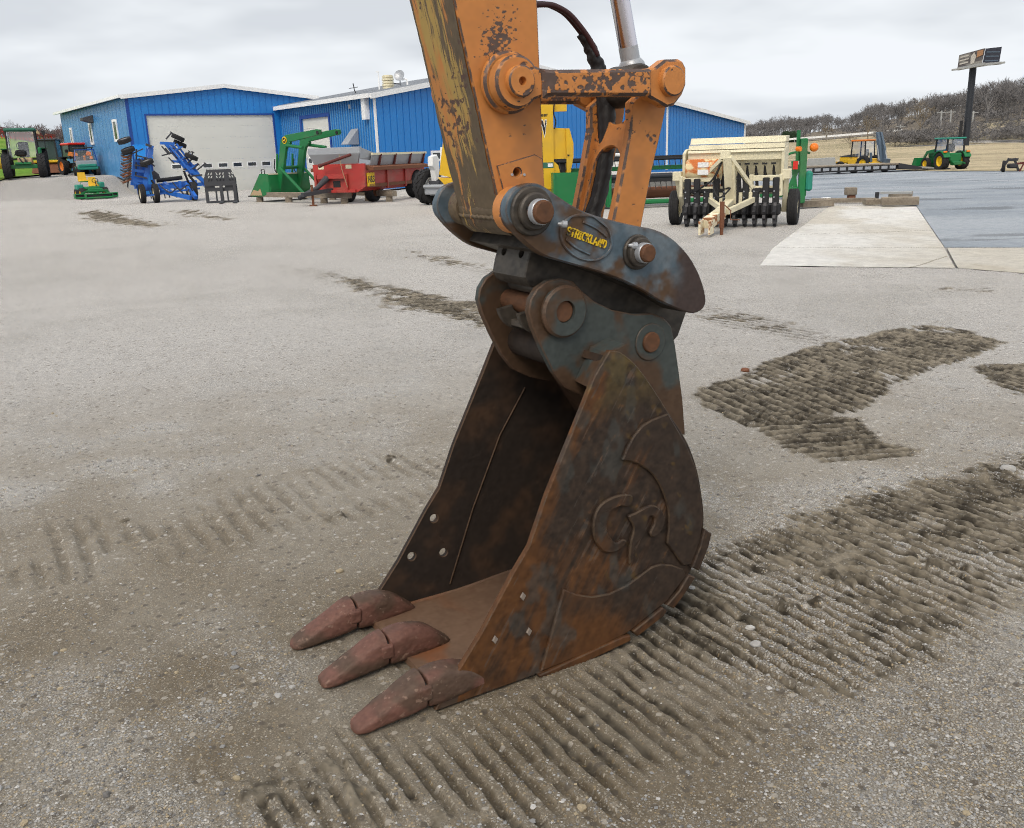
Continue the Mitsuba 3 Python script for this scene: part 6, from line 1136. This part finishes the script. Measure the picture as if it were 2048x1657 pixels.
for sy in (-1, 1):
    wheel(t, f, (-.55, sy * .78, .62), (0, 1, 0), .62, .42, .34, rimm='rim_yellow', lugs=13); wheel(t, f, (1.3, sy * .70, .44), (0, 1, 0), .44, .30, .24, rimm='rim_yellow', lugs=11)
    k = add(t, 'fender', prism([(-.55 + .72 * math.cos(a), .62 + .70 * math.sin(a)) for a in np.linspace(.5, 2.75, 10)] + [(-.55 + .66 * math.cos(a), .62 + .64 * math.sin(a)) for a in np.linspace(2.75, .5, 10)], sy * .78 - .24, sy * .78 + .24), 'green', fr=f)
    add(k, 'lamp', box(-1.1, -.98, sy * .86 - .12, sy * .86 + .12, 1.18, 1.30, .02), 'lamp_orange', fr=f)
    add(t, 'loader_arm', prism([(.5, 1.15), (.6, 1.45), (1.6, 1.30), (2.3, .45), (2.15, .38), (1.5, 1.12)], sy * .50 - .05, sy * .50 + .05, .01), 'green', fr=f)
    add(t, 'link_arm', bar((-1.0, sy * .3, .6), (-1.5, sy * .4, .45), .07, .07), 'green', fr=f)
add(t, 'loader_bucket', [prism([(2.15, .85), (2.15, .3), (2.3, .15), (2.8, .12), (2.8, .16), (2.33, .2), (2.2, .34), (2.2, .85)], -.9, .9), prism([(2.15, .85), (2.15, .2), (2.8, .12), (2.45, .85)], -.92, -.89), prism([(2.15, .85), (2.15, .2), (2.8, .12), (2.45, .85)], .89, .92)], 'green', fr=f)
add(t, 'seat', box(-.5, -.1, -.25, .25, 1.25, 1.75, .08), 'black', fr=f)
f = at([(27.5884, 51, -0.0766)][0][:2], 20)
t = thing('disc_implement', 'dark implement with a worn tyre and red frame at the right edge of the photo', 'implement')
add(t, 'frame', [bar((0, -.7, .1), (0, -.35, .72), .10, .10), bar((0, -.1, .72), (0, .2, .05), .10, .10), bar((0, -.4, .65), (0, .1, .65), .14, .14), box(-.3, .1, -.35, .1, .2, .45, .06)], 'dark_steel', fr=f)
add(t, 'red_frame', [bar((0, .0, .42), (0, 1.2, .55), .10, .10), bar((.1, .2, .0), (.1, .45, .6), .06, .06), bar((.1, .45, .6), (.1, 1.2, .15), .06, .06)], 'maroon', fr=f)
wheel(t, f, (.1, -.62, .30), (.4, 1, 0), .32, .16, .2, rimm='dark_steel'); wheel(t, f, (.0, .9, .22), (0, 1, 0), .22, .14, .12, rimm='rim_grey')
# timbers and blocks by the apron
def plank(x0, y0, x1, y1, z, w, h, lb, mat='old_wood'):
    a, b = np.array([x0, y0, z]), np.array([x1, y1, z]); zz = float(height((x0 + x1) / 2, (y0 + y1) / 2)); a[2] += zz + .03; b[2] += zz + .03
    return single('timber', bar(a, b, w, h), mat, lb, 'timber')
L_ = [(7.6828, 24.3843), (8.5477, 24.5494), (8.5752, 26.2592), (10.088, 25.5379), (9.3943, 24.4983), (10.2479, 24.4409), (9.6061, 23.9095), (10.4317, 23.6327), (10.2565, 25.6885), (11.0283, 25.4404), (10.752, 26.1659), (11.3689, 26.302), (9.6373, 26.3668), (10.3651, 26.4289)]
plank(*L_[0], *L_[1], .08, .30, .16, 'pale grey timber at the left end of the timbers behind the concrete apron')
plank(*L_[2], *L_[3], .06, .18, .12, 'long thin timber running along the back of the concrete apron')
plank(*L_[4], *L_[5], .07, .30, .14, 'short brown timber at the left end of the timber pile')
plank(*L_[6], *L_[7], .11, .36, .19, 'thick dark mossy timber at the right end of the timber pile')
plank(*L_[8], *L_[9], .235, .20, .06, 'pale plank lying on top of the timber pile', 'blank_grey')
plank(*L_[10], *L_[11], .12, .20, .22, 'grey plank leaning at the back of the timber pile')
p_ = [(9.8562, 26.7749)][0]; z_ = float(height(*p_))
t = thing('wheel_block', 'stacked square wooden blocks standing alone on the asphalt', 'block'); add(t, 'lower_block', box(p_[0] - .06, p_[0] + .12, p_[1] - .1, p_[1] + .1, z_, z_ + .19, .01), 'rust_brown'); add(t, 'upper_block', box(p_[0] - .14, p_[0] + .14, p_[1] - .14, p_[1] + .14, z_ + .19, z_ + .40, .015), 'old_wood')
p_ = [(10.2847, 25.9356)][0]; z_ = float(height(*p_)); single('short_post', bar((p_[0], p_[1], z_), (p_[0], p_[1], z_ + .28), .08, .08), 'dark_steel', 'short dark post beside the timber pile', 'post')
p_ = [(9.4593, 27.6278)][0]; z_ = float(height(*p_)); single('paper_scrap', box(p_[0] - .12, p_[0] + .12, p_[1] - .1, p_[1] + .1, z_ + .02, z_ + .10, .02), 'white_paint', 'small white box on the asphalt left of the stacked blocks', 'box')
# billboard
bb = np.array([(62.1937, 128, -0.0412)][0]); bt_ = np.array([(61.9863, 128, 10.3388)][0]); zt_ = bt_[2]; bx, by = bb[0], bb[1]; gz_ = float(height(bx, by))
t = thing('billboard', 'tall billboard with two angled panels on a single dark pole at the right', 'billboard')
add(t, 'pole', tube([(bx, by, gz_ - .5), (bx, by, zt_ + 1.0)], .43, 16), 'pole_black', True)
f = at((bx, by)); f.M[2, 3] = zt_
add(f and t, 'cabinet', box(.4, .9, -.95, -.55, -9.2, -6.6, .05), 'black', fr=f)
def board_fn(p, n, uv): return MX(mi.Color3f(0.26, 0.25, 0.23), mi.Color3f(0.10, 0.09, 0.09), SS(0.4, 0.6, FB(p.x * .5, p.y * .5, p.z * 1.4, 3)))
painted('poster_grey', board_fn, 0.6); solid('poster_dark', (0.025, 0.028, 0.045), 0.5); solid('poster_orange', (0.38, 0.20, 0.10), 0.5); solid('poster_cream', (0.5, 0.47, 0.42), 0.5)
Mb = 15.0
q2 = lambda px, py, x: (x, (px - 1943) / Mb, (136 - py) / Mb)
k = K('left_panel'.split('_')[1], t); pl_ = [q2(1916, 111, .1), q2(1961, 104, 2.6), q2(1958, 131, 2.6), q2(1915, 136, .1)]
add(k, 'face', hull(pl_ + [(x - .35, y, z) for x, y, z in pl_]), 'poster_grey', label='grey advertising panel with an orange and cream patch')
scene.pop(k + '__face'); add(k, 'face', hull(pl_ + [(x - .35, y, z) for x, y, z in pl_]), 'poster_grey', fr=f, key=k + '__face')
n_ = lambda u, v: np.array(pl_[3]) + (np.array(pl_[2]) - np.array(pl_[3])) * u + (np.array(pl_[0]) - np.array(pl_[3])) * v + np.array([.03, -.0, 0])
add(k, 'print', hull([n_(u, v) + [d, 0, 0] for u, v in ((.52, .08), (.66, .15), (.72, .6), (.62, .95), (.5, .7)) for d in (0, .02)]), 'poster_cream', fr=f); add(k, 'print', hull([n_(u, v) + [d, 0, 0] for u, v in ((.74, .5), (.98, .6), (.98, .98), (.74, .98)) for d in (.0, .02)]), 'poster_orange', fr=f)
for i in range(3): add(k, 'print', hull([n_(u, v) + [d, 0, 0] for u, v in ((.06, .75 - i * .25), (.42, .77 - i * .25), (.42, .87 - i * .25), (.06, .85 - i * .25)) for d in (0, .02)]), 'poster_cream', fr=f)
k = K('panel', t); pr_ = [q2(1961.5, 105, 2.6), q2(1990, 101, .1), q2(1988, 132, .1), q2(1958.5, 133, 2.6)]
add(k, 'face', hull(pr_ + [(x - .3, y, z) for x, y, z in pr_]), 'poster_dark', fr=f, label='dark blue advertising panel with faint rows')
m_ = lambda u, v: np.array(pr_[3]) + (np.array(pr_[2]) - np.array(pr_[3])) * u + (np.array(pr_[0]) - np.array(pr_[3])) * v + np.array([.03, 0, 0])
for i in range(3): add(k, 'print', hull([m_(u, v) + [d, 0, 0] for u, v in ((.1, .74 - i * .28), (.9, .74 - i * .28), (.9, .82 - i * .28), (.1, .82 - i * .28)) for d in (0, .02)]), 'blue_grey_steel', fr=f)
add(t, 'walkway', [bar(q2(1905, 139, 1.2), q2(1998, 131, 1.2), .9, .18), bar(q2(1916, 137, .4), q2(1962, 133, 2.6), .4, .35), bar(q2(1962, 134, 2.6), q2(1990, 131, .3), .4, .35)], 'blank_grey', fr=f)

# ---------------------------------------------------------------- bare trees
def bare_tree(seed, h=10.0, spread=.5, last=5, thick=.026):
    rg = np.random.default_rng(seed); tr, cr = [], []
    def seg(a, b, ra, rb, dst, n=3):
        d, u, v = basis(b - a); ang = np.arange(n) * 2 * np.pi / n
        V = [p + r * (math.cos(w) * u + math.sin(w) * v) for p, r in ((a, ra), (b, rb)) for w in ang]
        dst.append((V, [(i, (i + 1) % n, n + (i + 1) % n) for i in range(n)] + [(i, n + (i + 1) % n, n + i) for i in range(n)]))
    def grow(p, d, L, r, lev):
        d2 = d + rg.normal(0, .10, 3); d2 /= np.linalg.norm(d2); m = p + d * L * .5; e = m + d2 * L * .5
        dst = tr if lev < 2 else cr
        seg(p, m, r, r * .82, dst, 5 if lev < 2 else 3); seg(m, e, r * .82, r * .62, dst, 5 if lev < 2 else 3)
        if lev >= last: return
        n = int(rg.integers(3, 5)) if lev < 3 else (3 if lev < 4 else 2)
        for k in range(n):
            az = rg.uniform(0, 6.28); tilt = rg.uniform(.25, .25 + spread * 1.2); _, u, v = basis(d2)
            nd = d2 * math.cos(tilt) + (u * math.cos(az) + v * math.sin(az)) * math.sin(tilt); nd[2] += .12; nd /= np.linalg.norm(nd)
            at_ = m + (e - m) * rg.uniform(.1, 1.0)
            grow(at_, nd, L * rg.uniform(.58, .80), max(r * .55, thick * h / 10), lev + 1)
    grow(np.zeros(3), np.array([rg.normal(0, .04), rg.normal(0, .04), 1.0]), h * .30, h * .017, 0)
    def build(ls):
        V, F = [], []
        for v, f_ in ls: F += [tuple(np.array(q) + len(V)) for q in f_]; V += v
        return trimesh.Trimesh(np.array(V), np.array(F), process=False)
    a, b = build(tr), build(cr); zt = max(a.bounds[1][2], b.bounds[1][2])
    for m in (a, b): m.apply_scale(h / zt)
    return a, b
PROTO = []
for i in range(5):
    a, b = bare_tree(40 + i, 10, [.55, .7, .5, .62, .8][i]); PROTO.append((mikit.ply(a, 'bark'), mikit.ply(b, 'twig'), mikit.ply(b, 'twig_red'), mikit.ply(b, 'twig_tan'), mikit.ply(a, 'twig_tan')))
LIGHT = []
for i in range(5):
    a, b = bare_tree(90 + i, 10, [.6, .75, .55, .7, .85][i], 4, .050); LIGHT.append((mikit.ply(a, 'bark'), mikit.ply(b, 'twig')))
rgt = np.random.default_rng(77)
sky_r = ([(24.7895, 100, 3.5204), (27.3757, 100, 4.032), (29.4479, 100, 4.2617), (31.5445, 100, 3.9948), (33.0751, 100, 4.5391), (35.1792, 100, 4.1734), (37.2243, 100, 4.7001), (39.2557, 100, 5.3239), (41.3206, 100, 5.4534), (43.8506, 100, 6.1558), (46.4473, 100, 6.0715), (48.9934, 100, 6.4777), (51.5336, 100, 6.883), (53.9877, 100, 7.0955), (56.646, 100, 7.3011)]); su = [q[0] / q[1] for q in sky_r]; sz_ = [(q[2] - 1.65) / 100 for q in sky_r]
sky_l = ([(-54.894, 100, 6.8237), (-51.8127, 100, 6.7228), (-49.6959, 100, 6.9978), (-48.5922, 100, 6.8143), (-46.7489, 100, 6.1133), (-45.1632, 100, 6.3081), (-43.441, 100, 5.7578), (-39.0865, 100, 5.417)]); lu = [q[0] / q[1] for q in sky_l]; lz = [(q[2] - 1.65) / 100 for q in sky_l]
def put_tree(x, y, h, i, kind=1, bark=0, own=True, wide=1.0):
    w = h / 10 * wide; M = T().translate([x, y, float(height(x, y)) - .15]).rotate([0, 0, 1], float(rgt.uniform(0, 360))).scale([w, w, h / 10])
    if own:
        k = K('bare_tree'); USED.add(k); scene[k + '__trunk'] = {**PROTO[i][bark], 'to_world': M}; scene[k + '__crown'] = {**PROTO[i][kind], 'to_world': M}; return k
    return M
for n in range(120):
    u = float(rgt.uniform(.225, .60)); Y = float(np.interp(u, [.22, .36, .45, .60], [330, 255, 225, 205]) * rgt.uniform(.90, 1.12)); x = u * Y
    top = 1.65 + np.interp(u, su, sz_) * Y * rgt.uniform(.80, 1.0); h = float(np.clip(1.2 * (top - height(x, Y)), 4.0, 17))
    k = put_tree(x, Y, h, int(rgt.integers(5)), 1, wide=float(rgt.uniform(.8, 1.15)))
    labels[k] = {'label': 'bare grey-brown tree in the wood on the hillside at the right', 'category': 'tree', 'group': 'bare trees of the hillside wood'}
for n in range(46):
    u = float(rgt.uniform(-.60, -.40)); Y = float(rgt.uniform(190, 300)); x = u * Y
    top = 1.65 + np.interp(u, lu, lz) * Y * rgt.uniform(.84, 1.0); h = float(np.clip(top - height(x, Y), 3.0, 12))
    k = put_tree(x, Y, h, int(rgt.integers(5)), 2 if rgt.random() < .5 else 1, wide=float(rgt.uniform(.9, 1.4)))
    labels[k] = {'label': 'bare reddish-grey tree on the ridge behind the grass hill at the left', 'category': 'tree', 'group': 'bare trees on the left ridge'}
Ms = []
for n in range(230):
    u = float(rgt.uniform(.2, .64)); Y = float(np.interp(u, [.22, .36, .45, .60], [350, 285, 250, 225]) * rgt.uniform(.9, 1.5)); x = u * Y
    top = 1.65 + np.interp(u, su, sz_) * Y * rgt.uniform(.78, 1.0); h = 1.1 * float(top - height(x, Y))
    if h > 2.0: Ms.append((put_tree(x, Y, min(h, 16), 0, own=False, wide=1.15), int(rgt.integers(5))))
for n in range(90):
    u = float(rgt.uniform(-.62, -.39)); Y = float(rgt.uniform(210, 380)); x = u * Y
    top = 1.65 + np.interp(u, lu, lz) * Y * rgt.uniform(.6, .93); h = float(top - height(x, Y))
    if h > 2.0: Ms.append((put_tree(x, Y, min(h, 14), 0, own=False, wide=1.4), int(rgt.integers(5))))
for i in range(5):
    V, F, c0 = [], [], 0
    for M, q in Ms:
        if q != i: continue
        for part in (0, 1):
            v, f_ = meshkit.WRITTEN[LIGHT[i][part]['filename']][:2]; m4 = np.array(M.matrix); V.append(v @ m4[:3, :3].T + m4[:3, 3]); F.append(f_ + c0); c0 += len(v)
    k = K('distant_wood'); scene[k] = mikit.ply((np.vstack(V), np.vstack(F)), 'twig'); labels[k] = {'kind': 'stuff', 'label': 'mass of bare distant trees behind the nearer ones', 'category': 'wood'}
# tan willow-like bushes and brush along the field
for px, py, Y, h, w in ((1838, 290, 150, 7.0, 1.0), (1735, 292, 155, 4.6, 1.2), (1652, 295, 160, 3.2, 1.3), (1700, 300, 140, 2.2, 1.6), (1790, 298, 140, 2.4, 1.8)):
    u = ([(43.687, 100, 0.9954), (38.2698, 100, 1.0732), (33.9105, 100, 1.0658), (36.4548, 100, 0.7294), (41.1913, 100, 0.674)])[[1838, 1735, 1652, 1700, 1790].index(px)]; x = u[0] / u[1] * Y
    k = put_tree(x, Y, h, 4, 3, 4, wide=w); labels[k] = {'label': {1838: 'tall tan bare bush in front of the wood, left of the green tractor', 1735: 'tan bare bush behind the backhoe', 1652: 'small tan bare bush left of the backhoe', 1700: 'low tan brush behind the trailer', 1790: 'low wide tan brush between backhoe and green tractor'}[px], 'category': 'bush'}
V, F, c0 = [], [], 0
bu = [(46.9055, 100, 1.3929), (49.0014, 100, 1.4244), (51.0858, 100, 1.5568), (54.6185, 100, 1.842), (42.7647, 100, 0.7231), (40.1448, 100, 0.6075), (57.3297, 100, 1.9533)]
for n in range(270):
    u = float(rgt.uniform(.395, .60)); Y = float(rgt.uniform(136, 158)); h = float(rgt.uniform(2.0, 3.4))
    if n > 150: u = float(rgt.uniform(.215, .60)); Y = float(rgt.uniform(182, 250)); h = float(rgt.uniform(2.6, 4.5))
    x = u * Y; q = int(rgt.integers(5)); a = rgt.uniform(0, 6.28)
    v, f_ = meshkit.WRITTEN[LIGHT[q][1]['filename']][:2]; c_, s_ = math.cos(a), math.sin(a); R_ = np.array([[c_, -s_, 0], [s_, c_, 0], [0, 0, 1]])
    V.append((v * [h / 7, h / 7, h / 10]) @ R_.T + [x, Y, float(height(x, Y)) - h * .25]); F.append(f_ + c0); c0 += len(v)
k = K('brush'); scene[k] = mikit.ply((np.vstack(V), np.vstack(F)), 'twig'); labels[k] = {'kind': 'stuff', 'label': 'brown leafless brush along the bank below the road', 'category': 'brush'}
p_ = [(50.7908, 170, 2.0806)][0]; single('evergreen_bush', rough(trimesh.creation.icosphere(3, 1.5), .9, 1.2, 6).apply_translation((p_[0], p_[1], p_[2])), 'evergreen', 'small dark evergreen bush on the road behind the cream seeder', 'bush')
# utility poles and wires, guard rail
pts_ = [(75.5072, 165, 3.7659), (77.1505, 165, 3.712), (68.608, 165, 2.7562), (81.0007, 165, 4.8173), (55.9378, 165, 2.3462)]
tops_ = [(75.2884, 165, 6.0668), (77.1755, 165, 6.0868), (68.5051, 165, 3.9955), (81.2337, 165, 5.8727), (55.8722, 165, 3.422)]
for (a, b), lb in zip(zip(pts_, tops_), ('wooden utility pole in front of the wood, left of the two close together', 'wooden utility pole nearest left of the billboard pole', 'short utility pole right of the backhoe boom', 'utility pole just right of the billboard pole', 'distant utility pole above the cream seeder')):
    t = thing('utility_pole', lb, 'utility pole'); g = float(height(a[0], a[1])); add(t, 'pole', cyl((a[0], a[1], g - .3), (a[0], a[1], b[2]), .14, 8), 'blank_grey'); add(t, 'cross_arm', bar((a[0] - .8, a[1], b[2] - .3), (a[0] + .8, a[1], b[2] - .3), .12, .12), 'blank_grey')
gr_ = [(48.7984, 168, 1.7838), (55.8436, 168, 1.8051), (62.8883, 168, 1.8263), (69.9254, 168, 1.9321)]
t = thing('guard_rail', 'pale guard rail along the road beyond the dry field', 'guard rail')
pp_ = [(x, 167.2, float(height(x, 167.2)) + .62) for x, y, z in gr_]
add(t, 'rail', [bar(a, b, .08, .34) for a, b in zip(pp_, pp_[1:])], 'trim_white'); 
for a, b in zip(pp_, pp_[1:]):
    for u in (0, .33, .66): q_ = np.array(a) + (np.array(b) - np.array(a)) * u; add(t, 'post', box(q_[0] - .06, q_[0] + .06, q_[1] + .05, q_[1] + .17, q_[2] - .9, q_[2] + .1), 'blank_grey')

# a few bigger stones one can pick out
for (px, py, r_, c_, lb) in ((0, 0, .030, 'rust_brown', 'brown stone at the near left edge of the dark curved track mark'), (1, 0, .016, 'stone_0', 'pale stone on the track marks right of the bucket'), (2, 0, .014, 'stone_3', 'whitish stone right of the bucket tail on the cleat marks'), (3, 0, .014, 'stone_2', 'tan stone lying left of the bucket teeth'), (4, 0, .035, 'stone_0', 'big pale stone in the dark mud at the right edge')):
    q_ = [(1.7799, 6.7599), (0.8018, 2.7735), (0.8128, 2.8949), (-0.7393, 3.5088), (2.5123, 4.3892)][px]; m_ = rough(trimesh.creation.icosphere(2, r_), r_ * .5, 1.1 / r_, px); m_.vertices *= [1.2, .9, .65]; a_ = ground_detail(np.array([q_[0]]), np.array([q_[1]]))[0][0]
    m_.apply_translation((q_[0], q_[1], a_ + r_ * .3)); single('stone', m_, c_, lb, 'stone', smooth=40)
